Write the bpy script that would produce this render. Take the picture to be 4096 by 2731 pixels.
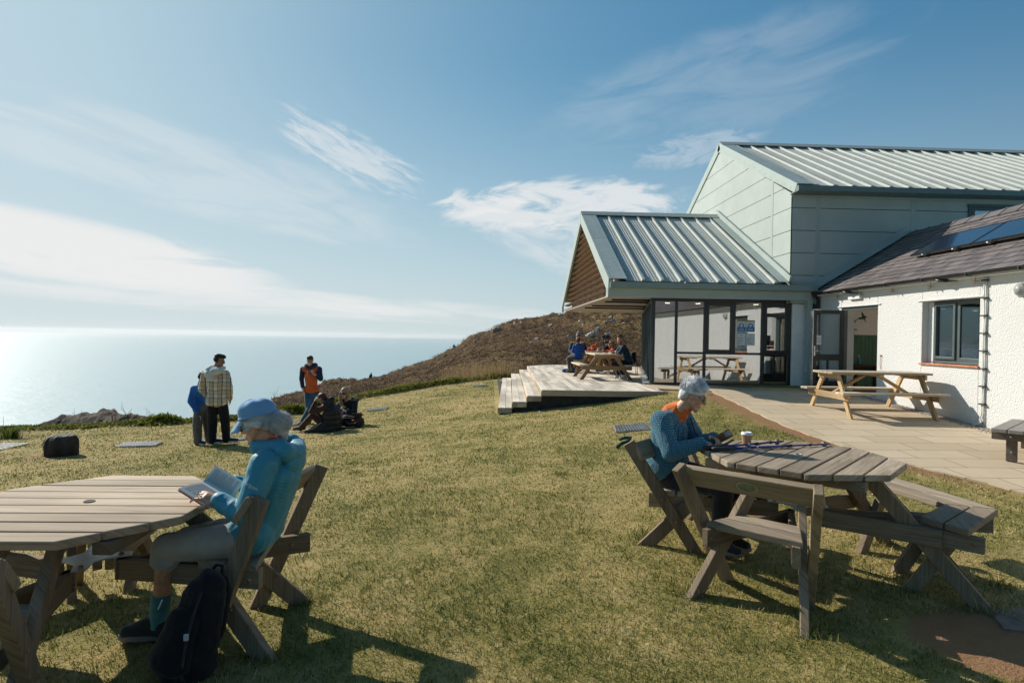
import bpy, bmesh, math, random
import numpy as np
from math import sin, cos, pi, radians, atan2, sqrt
from mathutils import Vector, Matrix, Quaternion, noise as mnoise
from mathutils.bvhtree import BVHTree
SC = bpy.context.scene
for o in list(bpy.data.objects): bpy.data.objects.remove(o)
COL = SC.collection
random.seed(7); RNG = np.random.default_rng(7)

# ---------------------------------------------------------------- camera, sun, sky, exposure
EYE = 1.21
cam_d = bpy.data.cameras.new('camera'); cam = bpy.data.objects.new('camera', cam_d); COL.objects.link(cam)
cam_d.sensor_width = 36; cam_d.lens = 36*2400/4096; cam_d.clip_start = .05; cam_d.clip_end = 60000
cam.matrix_world = Matrix.Translation((0,0,EYE)) @ Matrix.Rotation(radians(-2.06),4,'Z') @ Matrix.Rotation(radians(90-.48),4,'X') @ Matrix.Rotation(radians(.944),4,'Z')
SC.camera = cam
SUN_EL = radians(32); TRAVEL = Vector((1.1*.83,-.95*.83,0)).normalized()      # light goes right and towards us
sun_to = Vector((-TRAVEL.x*cos(SUN_EL), -TRAVEL.y*cos(SUN_EL), sin(SUN_EL)))
sd = bpy.data.lights.new('sun','SUN'); sd.energy = 5.0; sd.angle = radians(.5); sd.color = (1,.93,.82)
so = bpy.data.objects.new('sun', sd); COL.objects.link(so); so.rotation_euler = sun_to.to_track_quat('Z','Y').to_euler()
SC.view_settings.view_transform = 'Standard'; SC.view_settings.look = 'None'; SC.view_settings.gamma = 1; SC.view_settings.exposure = 0.25
SC.render.engine = 'CYCLES'; SC.cycles.max_bounces = 7; SC.cycles.transparent_max_bounces = 16; SC.cycles.caustics_reflective = False; SC.cycles.caustics_refractive = False
try: SC.cycles.use_denoising = True
except Exception: pass

class NT:
    """small helper round a node tree"""
    def __init__(s, nt): s.nt = nt; s.L = nt.links
    def n(s, t, ins=None, **kw):
        nd = s.nt.nodes.new(t)
        for k, v in kw.items(): setattr(nd, k, v)
        for k, v in (ins or {}).items():
            if isinstance(v, bpy.types.NodeSocket): s.L.new(v, nd.inputs[k])
            else: nd.inputs[k].default_value = v
        return nd
    def m(s, op, a, b=0., c=None, clamp=False):
        nd = s.nt.nodes.new('ShaderNodeMath'); nd.operation = op; nd.use_clamp = clamp
        for i, v in enumerate((a, b, c)):
            if v is None: continue
            if isinstance(v, bpy.types.NodeSocket): s.L.new(v, nd.inputs[i])
            else: nd.inputs[i].default_value = v
        return nd.outputs[0]
    def mix(s, f, a, b, blend='MIX'):
        nd = s.nt.nodes.new('ShaderNodeMix'); nd.data_type = 'RGBA'; nd.blend_type = blend
        for i, v in ((0, f), (6, a), (7, b)):
            if isinstance(v, bpy.types.NodeSocket): s.L.new(v, nd.inputs[i])
            else: nd.inputs[i].default_value = (tuple(v)+(1,))[:4] if i else v
        return nd.outputs[2]
    def ramp(s, v, stops, interp='LINEAR'):
        nd = s.nt.nodes.new('ShaderNodeValToRGB'); cr = nd.color_ramp; cr.interpolation = interp
        while len(cr.elements) < len(stops): cr.elements.new(.5)
        for e, (p, c) in zip(cr.elements, stops):
            e.position = p; e.color = (tuple(c)+(1,))[:4] if hasattr(c, '__len__') else (c, c, c, 1)
        s.L.new(v, nd.inputs[0]); return nd.outputs[0]
    def noise(s, vec, scale, detail=4, rough=.55, dist=0., dim='3D'):
        nd = s.n('ShaderNodeTexNoise', {'Scale': scale, 'Detail': detail, 'Roughness': rough, 'Distortion': dist}); nd.noise_dimensions = dim
        s.L.new(vec, nd.inputs['Vector']); return nd.outputs['Fac']
    def sstep(s, v, lo, hi):
        nd = s.n('ShaderNodeMapRange', {'From Min': lo, 'From Max': hi}); nd.interpolation_type = 'SMOOTHSTEP'
        s.L.new(v, nd.inputs['Value']); return nd.outputs[0]
    def map(s, vec, scale=(1,1,1), rot=(0,0,0), loc=(0,0,0)):
        nd = s.n('ShaderNodeMapping', {'Scale': scale, 'Rotation': rot, 'Location': loc}); s.L.new(vec, nd.inputs['Vector']); return nd.outputs[0]

def build_world():
    W = bpy.data.worlds.new('World'); SC.world = W; W.use_nodes = True; nt = W.node_tree; nt.nodes.clear(); t = NT(nt)
    sky = t.n('ShaderNodeTexSky'); sky.sky_type = 'NISHITA'; sky.sun_disc = False
    sky.sun_elevation = SUN_EL; sky.sun_rotation = atan2(sun_to.x, sun_to.y); sky.air_density = 1.0; sky.dust_density = 1.2; sky.ozone_density = 1.6; sky.altitude = 60
    tc = t.n('ShaderNodeTexCoord').outputs['Generated']
    sep = t.n('ShaderNodeSeparateXYZ'); t.L.new(tc, sep.inputs[0]); x, y, z = sep.outputs
    az = t.m('MULTIPLY', t.m('ARCTAN2', x, y), 180/pi); el = t.m('MULTIPLY', t.m('ARCSINE', z), 180/pi)
    # veil of bright haze on the sun's side
    dot = t.n('ShaderNodeVectorMath', operation='DOT_PRODUCT'); t.L.new(tc, dot.inputs[0]); dot.inputs[1].default_value = sun_to
    ang = t.m('MULTIPLY', t.m('ARCCOSINE', dot.outputs['Value']), 180/pi)
    base = t.mix(1., sky.outputs[0], t.mix(t.sstep(ang, 62., 12.), SKY_TINT, (.80,1.42,1.70)), 'MULTIPLY')
    base = t.mix(t.sstep(ang, 66., 125.), base, t.mix(1., base, (.40,.41,.43), 'MULTIPLY'))
    ad = t.n('ShaderNodeVectorMath', operation='ADD'); t.L.new(base, ad.inputs[0]); ad.inputs[1].default_value = (8.5,10.5,12.0); ml = t.n('ShaderNodeVectorMath', operation='MULTIPLY'); t.L.new(base, ml.inputs[0]); ml.inputs[1].default_value = (8.5,10.5,12.0); mn = t.n('ShaderNodeVectorMath', operation='DIVIDE'); t.L.new(ml.outputs[0], mn.inputs[0]); t.L.new(ad.outputs[0], mn.inputs[1]); base = mn.outputs[0]
    glow = t.m('POWER', t.m('MULTIPLY', t.m('SUBTRACT', 1.0, t.m('DIVIDE', ang, 66.), clamp=True), 1.), 2.5)
    hz = t.m('POWER', t.m('SUBTRACT', 1.0, t.m('DIVIDE', t.m('ABSOLUTE', el), 25.), clamp=True), 1.5)
    hzw = t.m('MULTIPLY', hz, t.ramp(t.m('DIVIDE', t.m('ADD', az, 180.), 360.), [(0,.12),(.2,.2),(.30,.8),(.36,.95),(.40,.95),(.49,.88),(.56,.75),(.64,.55),(.75,.15),(1,.12)]))
    c1 = t.mix(t.m('MULTIPLY', glow, GLOW, clamp=True), base, (4.8,6.2,7.0))
    c1 = t.mix(hzw, c1, (6.6,7.45,7.75))
    # streaky cloud
    cv = t.n('ShaderNodeCombineXYZ'); t.L.new(az, cv.inputs[0]); t.L.new(el, cv.inputs[1]); cvec = cv.outputs[0]
    def patch(a0, e0, da, de, rot, amt, sc, th, soft, stretch=4., seed=0., dist=.6, mk=.30):
        ax = t.m('SUBTRACT', az, a0); ey = t.m('SUBTRACT', el, e0); c, s_ = cos(radians(rot)), sin(radians(rot))
        u = t.m('ADD', t.m('MULTIPLY', ax, c), t.m('MULTIPLY', ey, s_)); v = t.m('SUBTRACT', t.m('MULTIPLY', ey, c), t.m('MULTIPLY', ax, s_))
        r2 = t.m('ADD', t.m('POWER', t.m('ABSOLUTE', t.m('DIVIDE', u, da)), 2.4), t.m('POWER', t.m('ABSOLUTE', t.m('DIVIDE', v, de)), 2.4))
        m_ = t.m('SUBTRACT', 1., r2, clamp=True)
        uv = t.n('ShaderNodeCombineXYZ'); t.L.new(t.m('DIVIDE', u, stretch), uv.inputs[0]); t.L.new(v, uv.inputs[1]); uv.inputs[2].default_value = seed
        nz = t.noise(uv.outputs[0], sc, 7, .6, dist)
        k = t.sstep(t.m('ADD', nz, t.m('MULTIPLY', t.m('SUBTRACT', m_, .75), mk)), th-soft, th+soft)
        return t.m('MULTIPLY', t.m('MULTIPLY', k, t.sstep(m_, 0., .75)), amt, clamp=True)
    P = [patch(-37,6.4,21,2.9,-7,.97,.5,.40,.09,6.,1.3,mk=.34), patch(-24,2.9,27,1.7,-2.5,.66,.75,.48,.16,9.,4.1),
         patch(-5,2.2,17,1.5,-2,.55,.8,.50,.16,9.,9.1),
         patch(-13.2,16.0,8.5,2.6,-22,.55,1.6,.50,.16,4.5,2.2), patch(-24,12.5,22,4.4,-10,.34,.5,.48,.2,5.,7.7),
         patch(8,12.2,15,3.2,3,.78,.55,.49,.10,3.4,5.5,.7), patch(9,8.0,12,3.2,-14,.5,.6,.50,.16,3.4,6.1,1.0), patch(-.5,12.7,6.5,1.9,9,.78,.6,.48,.10,3.2,8.3,.6),
         patch(20,21.8,19,5.0,8,.16,.34,.49,.2,3.6,3.4,.9), patch(19,16.8,7,1.8,6,.3,.8,.50,.16,2.6,3.9,1.3)]
    tot = P[0]
    for p_ in P[1:]: tot = t.m('SUBTRACT', t.m('ADD', tot, p_), t.m('MULTIPLY', tot, p_))
    c2 = t.mix(tot, c1, (8.4,8.45,8.4))
    # below the horizon: same as the haze over the sea
    bg = t.n('ShaderNodeBackground', {'Strength': .084}); t.L.new(c2, bg.inputs[0])
    out = t.n('ShaderNodeOutputWorld'); t.L.new(bg.outputs[0], out.inputs[0])
SKY_TINT = (.70,1.50,1.85); GLOW = 1.0
build_world()

# ---------------------------------------------------------------- materials
def newmat(name):
    m = bpy.data.materials.new(name); m.use_nodes = True; nt = m.node_tree; nt.nodes.clear(); t = NT(nt)
    out = t.n('ShaderNodeOutputMaterial'); b = t.n('ShaderNodeBsdfPrincipled'); t.L.new(b.outputs[0], out.inputs[0])
    return m, t, b, out
def setc(t, b, k, v):
    if isinstance(v, bpy.types.NodeSocket): t.L.new(v, b.inputs[k])
    else: b.inputs[k].default_value = (tuple(v)+(1,))[:4] if hasattr(v,'__len__') else v
def bump(t, b, h, strength=.5, dist=.01):
    nd = t.n('ShaderNodeBump', {'Strength': strength, 'Distance': dist}); t.L.new(h, nd.inputs['Height']); t.L.new(nd.outputs[0], b.inputs['Normal'])
MATS = {}
def mat(name, col, rough=.6, var=.18, scale=6., bmp=0., bscale=80., metal=0., spec=.5, coat=0., sheen=0., bdist=.004):
    """plain procedural material: base colour broken up by two noises, optional fine bump"""
    if name in MATS: return MATS[name]
    m, t, b, o = newmat(name); oc = t.n('ShaderNodeTexCoord').outputs['Object']
    n1 = t.noise(oc, scale, 5, .6); 
    c = t.mix(t.sstep(n1, .3, .7), tuple(x*(1-var) for x in col), tuple(min(1,x*(1+var)) for x in col))
    setc(t,b,'Base Color',c); setc(t,b,'Metallic',metal); setc(t,b,'Specular IOR Level',spec)
    r = t.m('ADD', t.m('MULTIPLY', t.m('SUBTRACT', t.noise(oc, scale*3.1, 3), .5), .25), rough, clamp=True); setc(t,b,'Roughness',r)
    if coat: setc(t,b,'Coat Weight',coat)
    if sheen: setc(t,b,'Sheen Weight',sheen)
    if bmp: bump(t,b,t.noise(oc,bscale,4,.6),bmp,bdist)
    MATS[name] = m; return m
def wood(name, dark, light, rough=.75, gscale=1., bmp=.35, knots=False, lich=0.):
    """grain runs along u of the UV map"""
    if name in MATS: return MATS[name]
    m, t, b, o = newmat(name); uv = t.n('ShaderNodeTexCoord').outputs['UV']
    g1 = t.noise(t.map(uv,(2.2*gscale,46*gscale,1)),1.,6,.65,1.2); g2 = t.noise(t.map(uv,(1.0,9,1)),1.,4,.6,.4); g3 = t.noise(t.map(uv,(5*gscale,150*gscale,1)),1.,3,.6)
    f = t.m('ADD', t.m('MULTIPLY', g1,.55), t.m('ADD', t.m('MULTIPLY', g2,.35), t.m('MULTIPLY', g3,.2)))
    c = t.ramp(f, [(.36,dark),(.52,tuple((a+b_)/2 for a,b_ in zip(dark,light))),(.70,light)])
    tone=t.noise(t.map(uv,(.33,.33,1)),1.,2,.5); c=t.mix(t.sstep(tone,.36,.64),t.mix(1.,c,(.66,.64,.62),'MULTIPLY'),t.mix(1.,c,(1.18,1.17,1.15),'MULTIPLY'))
    ck=t.noise(t.map(uv,(1.1*gscale,120*gscale,1)),1.,2,.5,.8); ckm=t.sstep(ck,.66,.72); c=t.mix(t.m('MULTIPLY',ckm,.75),c,tuple(x*.28 for x in dark))
    f=t.m('SUBTRACT',f,t.m('MULTIPLY',ckm,.5))
    if lich:
        l = t.sstep(t.noise(t.map(uv,(14,14,1)),1.,6,.7), .60, .72); c = t.mix(t.m('MULTIPLY',l,lich), c, (.36,.37,.31))
    if knots:
        v = t.n('ShaderNodeTexVoronoi', {'Scale': 1.0}); t.L.new(t.map(uv,(2.1,7,1)), v.inputs['Vector']); k = t.sstep(v.outputs['Distance'], .16, .05); c = t.mix(t.m('MULTIPLY',k,.8), c, tuple(x*.35 for x in dark))
    setc(t,b,'Base Color',c); setc(t,b,'Roughness',rough); setc(t,b,'Specular IOR Level',.3); bump(t,b,f,bmp,.004)
    MATS[name] = m; return m

# ---------------------------------------------------------------- mesh helpers
class MB:
    def __init__(s): s.v=[]; s.f=[]; s.uv=[]; s.mi=[]; s.cur=0
    def add(s, vs, fs, uvs=None):
        o=len(s.v); s.v += [tuple(v) for v in vs]
        for i,f in enumerate(fs):
            s.f.append([o+k for k in f]); s.mi.append(s.cur)
            s.uv += (uvs[i] if uvs else [(vs[k][0]+vs[k][2]*.37, vs[k][1]+vs[k][2]) for k in f])
        return s
    def hexa(s, p, axis=None):
        """eight corners: 0-3 bottom ring, 4-7 top ring"""
        p=[Vector(q) for q in p]; fs=[(3,2,1,0),(4,5,6,7),(0,1,5,4),(1,2,6,5),(2,3,7,6),(3,0,4,7)]
        e=[(p[1]-p[0]),(p[3]-p[0]),(p[4]-p[0])]; k=max(range(3), key=lambda i:e[i].length) if axis is None else axis
        a=e[k].normalized() if e[k].length>1e-9 else Vector((1,0,0)); o=[e[i].normalized() if e[i].length>1e-9 else Vector((0,0,1)) for i in range(3) if i!=k]
        r=(random.random()*20,random.random()*20)
        uv=[[(r[0]+(p[j]-p[0]).dot(a), r[1]+(p[j]-p[0]).dot(o[0])+1.31*(p[j]-p[0]).dot(o[1])) for j in f] for f in fs]
        return s.add(p,fs,uv)
    def box(s, c, d, rz=0., M=None):
        h=[x/2 for x in d]; pts=[(-h[0],-h[1],-h[2]),(h[0],-h[1],-h[2]),(h[0],h[1],-h[2]),(-h[0],h[1],-h[2])]; pts+= [(a,b,-z) for a,b,z in pts]
        R=M if M is not None else Matrix.Rotation(rz,3,'Z')
        return s.hexa([R@Vector(q)+Vector(c) for q in pts])
    def bb(s, x0,x1,y0,y1,z0,z1): return s.box(((x0+x1)/2,(y0+y1)/2,(z0+z1)/2),(abs(x1-x0),abs(y1-y0),abs(z1-z0)))
    def bar(s, p0, p1, w, h, up=(0,0,1), cut0=None, cut1=None):
        """rectangular bar p0->p1, w across, h along up"""
        p0=Vector(p0); p1=Vector(p1); a=(p1-p0).normalized(); x=a.cross(Vector(up)); 
        if x.length<1e-5: x=a.cross(Vector((1,0,0)))
        x.normalize(); u=x.cross(a).normalized(); q=[]
        for sx,su in ((-1,-1),(1,-1),(1,1),(-1,1)):
            q.append(x*(sx*w/2)+u*(su*h/2))
        def proj(P,off,n):   # slide along the bar so the end is flush with a plane normal n
            pt=P+off
            if n is None: return pt
            n=Vector(n); return pt-a*((pt-P).dot(n)/a.dot(n))
        A=[proj(p0,o_,cut0) for o_ in q]; B=[proj(p1,o_,cut1) for o_ in q]
        return s.hexa([A[0],A[1],B[1],B[0],A[3],A[2],B[2],B[3]])
    def prism(s, poly, z0, z1=None, M=None, d=None):
        """polygon (x,y) extruded z0..z1, or 3-D polygon extruded by vector d"""
        n=len(poly)
        if d is None: A=[Vector((p[0],p[1],z0)) for p in poly]; B=[Vector((p[0],p[1],z1)) for p in poly]
        else: A=[Vector(p) for p in poly]; B=[Vector(p)+Vector(d) for p in poly]
        if M is not None: A=[M@a for a in A]; B=[M@b for b in B]
        return s.add(A+B,[tuple(range(n-1,-1,-1)),tuple(range(n,2*n))]+[(i,(i+1)%n,n+(i+1)%n,n+i) for i in range(n)])
    def tube(s, pts, r, k=8, cap=True):
        pts=[Vector(p) for p in pts]; R=r if hasattr(r,'__len__') else [r]*len(pts); vs=[]; fs=[]; up=None
        for i,p in enumerate(pts):
            a=(pts[min(i+1,len(pts)-1)]-pts[max(i-1,0)]).normalized()
            if up is None: up=a.orthogonal().normalized()
            x=(up-a*up.dot(a)).normalized(); y=a.cross(x); up=x
            vs+=[p+(x*cos(2*pi*j/k)+y*sin(2*pi*j/k))*R[i] for j in range(k)]
        for i in range(len(pts)-1): fs+=[(i*k+j,i*k+(j+1)%k,(i+1)*k+(j+1)%k,(i+1)*k+j) for j in range(k)]
        if cap: fs+=[tuple(range(k-1,-1,-1)),tuple(range((len(pts)-1)*k,len(pts)*k))]
        return s.add(vs,fs)
    def lathe(s, prof, c=(0,0,0), k=24, M=None):
        vs=[];fs=[]
        for r,z in prof:
            vs+=[Vector((r*cos(2*pi*j/k),r*sin(2*pi*j/k),z)) for j in range(k)]
        for i in range(len(prof)-1): fs+=[(i*k+j,i*k+(j+1)%k,(i+1)*k+(j+1)%k,(i+1)*k+j) for j in range(k)]
        fs+=[tuple(range(k-1,-1,-1)),tuple(range((len(prof)-1)*k,len(prof)*k))]
        if M is not None: vs=[M@v for v in vs]
        return s.add([v+Vector(c) for v in vs],fs)
    def quad(s,a,b,c,d): return s.add([a,b,c,d],[(0,1,2,3)],[[(0,0),(1,0),(1,1),(0,1)]])
    def build(s, name, mats, parent=None, bevel=0., smooth=False, loc=None, seg=2, fix=True):
        me=bpy.data.meshes.new(name); me.from_pydata(s.v,[],s.f); ul=me.uv_layers.new(name='UVMap')
        ul.data.foreach_set('uv',np.array(s.uv,'f').ravel())
        for m in (mats if isinstance(mats,(list,tuple)) else [mats]): me.materials.append(m)
        me.polygons.foreach_set('material_index',s.mi)
        if fix:
            bm=bmesh.new(); bm.from_mesh(me); bmesh.ops.recalc_face_normals(bm,faces=bm.faces); bm.to_mesh(me); bm.free()
        if smooth: me.polygons.foreach_set('use_smooth',[True]*len(me.polygons))
        return link(name,me,parent,bevel,loc,seg)
def link(name, me, parent=None, bevel=0., loc=None, seg=2):
    o=bpy.data.objects.new(name,me); COL.objects.link(o)
    if loc is not None: o.location=loc
    if parent is not None:
        o.parent=parent
        o.matrix_parent_inverse=world_of(parent).inverted()
    if bevel:
        b=o.modifiers.new('bevel','BEVEL'); b.width=bevel; b.segments=seg; b.limit_method='ANGLE'; b.angle_limit=radians(40)
    return o
def world_of(o):
    m=o.matrix_basis.copy()
    if o.parent: m=world_of(o.parent)@o.matrix_parent_inverse@m
    return m
def tag(o, label=None, cat=None, group=None, kind=None):
    if label: o['label']=label
    if cat: o['category']=cat
    if group: o['group']=group
    if kind: o['kind']=kind
    return o
def thing(name, loc, label, cat, group=None, rz=0.):
    o=bpy.data.objects.new(name,None); COL.objects.link(o); o.location=loc; o.rotation_euler=(0,0,rz); o.empty_display_size=.2
    return tag(o,label,cat,group)
def npmesh(name, V, F, mats, parent=None, smooth=True, attrs=None, uv=None):
    """fast mesh from arrays; F is an (n,3|4) int array"""
    me=bpy.data.meshes.new(name); V=np.asarray(V,'f'); F=np.asarray(F,'i'); k=F.shape[1]
    me.vertices.add(len(V)); me.vertices.foreach_set('co',V.ravel()); me.loops.add(F.size); me.loops.foreach_set('vertex_index',F.ravel())
    me.polygons.add(len(F)); me.polygons.foreach_set('loop_start',np.arange(0,F.size,k,dtype='i')); me.polygons.foreach_set('loop_total',np.full(len(F),k,'i'))
    for m in (mats if isinstance(mats,(list,tuple)) else [mats]): me.materials.append(m)
    me.update(calc_edges=True); me.validate()
    if smooth: me.polygons.foreach_set('use_smooth',[True]*len(me.polygons))
    for n_,a in (attrs or {}).items():
        at=me.attributes.new(n_,'FLOAT','POINT'); at.data.foreach_set('value',np.asarray(a,'f'))
    return link(name,me,parent)
def gridfaces(nx,ny):
    i=np.arange(nx-1)[:,None]*ny+np.arange(ny-1)[None,:]; return np.stack([i,i+ny,i+ny+1,i+1],-1).reshape(-1,4)
# value-noise fbm for arrays
_P=np.random.default_rng(3).random((256,256)).astype('f')
def vnoise(x,y):
    xi=np.floor(x).astype(int); yi=np.floor(y).astype(int); fx=x-xi; fy=y-yi; fx=fx*fx*(3-2*fx); fy=fy*fy*(3-2*fy)
    a=_P[xi%256,yi%256]; b=_P[(xi+1)%256,yi%256]; c=_P[xi%256,(yi+1)%256]; d=_P[(xi+1)%256,(yi+1)%256]
    return (a*(1-fx)+b*fx)*(1-fy)+(c*(1-fx)+d*fx)*fy
def fbm(x,y,o=4,g=.5):
    s=0;a=1;t=0
    for k in range(o): s=s+a*vnoise(x*2**k+17.3*k,y*2**k+9.1*k); t+=a; a*=g
    return s/t
# ---------------------------------------------------------------- ground
CTRL=np.array([(8.67,14,0),(8.67,10.7,-.21),(8.5,7,-.45),(8.5,3,-.6),(5.2,10,-.27),(5.3,8.9,-.33),(6,6.8,-.47),(4.1,13.7,-.06),(5,14.4,-.02),(2.5,13.7,-.3),(.4,13.7,-.55),
 (.6,25.5,-.6),(.4,19,-.56),(2.4,9.8,-.27),(2.26,4.28,-.41),(1.85,3.3,-.44),(1.3,3.8,-.41),(1.4,5,-.37),(3.4,4.6,-.41),(-2.1,3.3,-.46),(-1.1,3.8,-.46),(-1.8,3.2,-.45),(-1.1,3.1,-.46),(0,3,-.46),(0,0,-.5),(3,3,-.46),
 (-5.3,12,-1.01),(-4.9,15.9,-1.17),(-4.0,14,-1.06),(-7.4,10.7,-.98),(-11.8,14.4,-1.26),(-8,15.8,-1.24),(-6.1,17.3,-1.22),(-4.4,21,-1.02),(-9,11,-1.0),(-2,8,-.66),(-6,5,-.66),(6,0,-.62),(-6,0,-.58),(-14,6,-.95),(12,30,-.3),(-1,11,-.7)],float)
def _tps(d): return np.where(d>1e-9,d*d*np.log(d+1e-12),0)
_n=len(CTRL); _D=np.hypot(CTRL[:,None,0]-CTRL[None,:,0],CTRL[:,None,1]-CTRL[None,:,1]); _A=np.zeros((_n+3,_n+3)); _A[:_n,:_n]=_tps(_D)+np.eye(_n)*.05; _A[:_n,_n]=1; _A[:_n,_n+1:]=CTRL[:,:2]; _A[_n,:_n]=1; _A[_n+1:,:_n]=CTRL[:,:2].T
_w=np.linalg.solve(_A,np.r_[CTRL[:,2],0,0,0])
PATIO_EDGE=[(-6,7.4),(0,7.3),(4,7.0),(5.5,6.55),(6.83,6.07),(7.86,5.55),(8.9,5.27),(10.05,5.13),(11.5,5.12),(13,5.2),(14.2,5.25),(14.42,4.1),(16,4.1)]     # (y, x) of the lawn side
def pedge(y): return np.interp(y,[p[0] for p in PATIO_EDGE],[p[1] for p in PATIO_EDGE])
def pz(y): return -.065*np.maximum(14-np.asarray(y,float),0)
def gz(x,y):
    x=np.atleast_1d(np.asarray(x,float)); y=np.atleast_1d(np.asarray(y,float)); sh=x.shape; X=x.ravel(); Y=y.ravel(); out=np.empty(len(X))
    for i in range(0,len(X),20000):
        d=np.hypot(X[i:i+20000,None]-CTRL[None,:,0],Y[i:i+20000,None]-CTRL[None,:,1]); out[i:i+20000]=_tps(d)@_w[:_n]+_w[_n]+_w[_n+1]*X[i:i+20000]+_w[_n+2]*Y[i:i+20000]
    s=np.clip((pedge(Y)-X)/.9,0,1); s=s*s*(3-2*s); s=np.where(Y>16,1,s); k=np.clip((Y-14)/2,0,1); s=np.maximum(s,k)
    out=np.where(s<1,(pz(Y)-.02)*(1-s)+out*s,out)
    return out.reshape(sh)
def g1(x,y): return float(gz([x],[y])[0])
EDGE=[(-30,11),(-16,13.4),(-11.8,14.7),(-8,16.2),(-6.1,17.7),(-4.4,21.2),(-2,23.9),(.4,26.4),(4,29.5),(12,35)]
def yedge(x): return np.interp(x,[p[0] for p in EDGE],[p[1] for p in EDGE])

def ground_material(blade):
    m,t,b,o=newmat('grass_blade' if blade else 'lawn_turf'); oc=t.n('ShaderNodeTexCoord').outputs['Object']
    flat=t.map(oc,(1,1,0))
    big=t.noise(flat,.34,5,.65,.5); mid=t.noise(flat,1.9,6,.72,.6); fine=t.noise(flat,11.,4,.6)
    f=t.m('ADD',t.m('MULTIPLY',big,.5),t.m('ADD',t.m('MULTIPLY',mid,.52),t.m('MULTIPLY',fine,.28)))
    f=t.m('SUBTRACT',f,.075)
    sep=t.n('ShaderNodeSeparateXYZ'); t.L.new(oc,sep.inputs[0])
    near=t.sstep(sep.outputs[1],8.,2.2)            # greener, longer sward round the tables
    left=t.sstep(sep.outputs[0],3.,-4.)
    f=t.m('SUBTRACT',f,t.m('MULTIPLY',t.m('MULTIPLY',left,t.m('SUBTRACT',1.,near)),.035)); f=t.m('ADD',f,t.m('MULTIPLY',near,.02))
    straw,green,dkg,soil=(.50,.375,.165),(.235,.205,.058),(.10,.112,.026),(.30,.165,.075)
    if blade:
        at=t.n('ShaderNodeAttribute',attribute_name='rnd').outputs['Fac']
        f2=t.m('ADD',f,t.m('MULTIPLY',t.m('SUBTRACT',at,.5),.34))
        c=t.ramp(f2,[(.34,(.66,.52,.28)),(.46,(.42,.34,.13)),(.54,(.22,.23,.055)),(.64,(.12,.15,.03)),(.78,(.06,.09,.016))])
        setc(t,b,'Base Color',c); setc(t,b,'Roughness',.55); setc(t,b,'Specular IOR Level',.35)
        tr=t.n('ShaderNodeBsdfTranslucent'); t.L.new(c,tr.inputs[0]); mx=t.n('ShaderNodeMixShader',{0:.3}); t.L.new(b.outputs[0],mx.inputs[1]); t.L.new(tr.outputs[0],mx.inputs[2]); t.L.new(mx.outputs[0],o.inputs[0])
        return m
    c=t.ramp(f,[(.42,straw),(.54,tuple((a+b_)/2 for a,b_ in zip(straw,green))),(.62,green),(.73,dkg)])
    fib=t.noise(t.map(oc,(60,60,0)),1.,3,.7); c=t.mix(t.m('MULTIPLY',t.sstep(fib,.45,.7),.55),c,(.36,.27,.11)); c=t.mix(t.m('MULTIPLY',t.sstep(fib,.48,.3),.6),c,(.06,.052,.02))
    # bare earth: worn patches, the strip along the paving, the corner at bottom right
    at=t.n('ShaderNodeAttribute',attribute_name='bare').outputs['Fac']
    e=t.sstep(t.m('ADD',at,t.m('MULTIPLY',t.m('SUBTRACT',t.noise(flat,3.2,6,.7),.5),1.1)),.45,.75)
    c=t.mix(e,c,t.mix(fine,(.24,.125,.06),(.36,.215,.115)))
    setc(t,b,'Base Color',c); setc(t,b,'Roughness',.9); setc(t,b,'Specular IOR Level',.15)
    bump(t,b,t.m('ADD',t.noise(t.map(oc,(26,26,0)),1.,5,.7),t.m('MULTIPLY',fib,.6)),.9,.03)
    return m
def bare_amount(x,y):
    d=pedge(y)-x
    s=np.clip(1-d/1.05,0,1)*np.clip((y-5.5)/2,0,1)*.95*(d>-.2)
    s=np.maximum(s,np.clip(1-np.hypot((x-2.9)*.85,(y-3.2))/.66,0,1)*1.7)
    for (cx,cy,r,a) in ((-6.9,12.05,.9,.75),(-5.5,12.6,.75,.7),(-9.3,11.4,.8,.6),(-7.6,10.5,.75,.8),(-7.9,10.1,.9,.5),(2.36,9.75,.5,.85),(-3.3,17.7,.5,.5),(0,7.2,1.,.36),(1.5,5.2,.6,.4),(-.9,2.9,.6,.3),(.5,13.0,.9,.4),(2.,3.9,.9,.5),(-2.1,3.3,1.,.42)):
        s=np.maximum(s,np.clip(1-np.hypot(x-cx,y-cy)/r,0,1)**.5*a)
    return np.clip(s,0,1)
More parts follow.
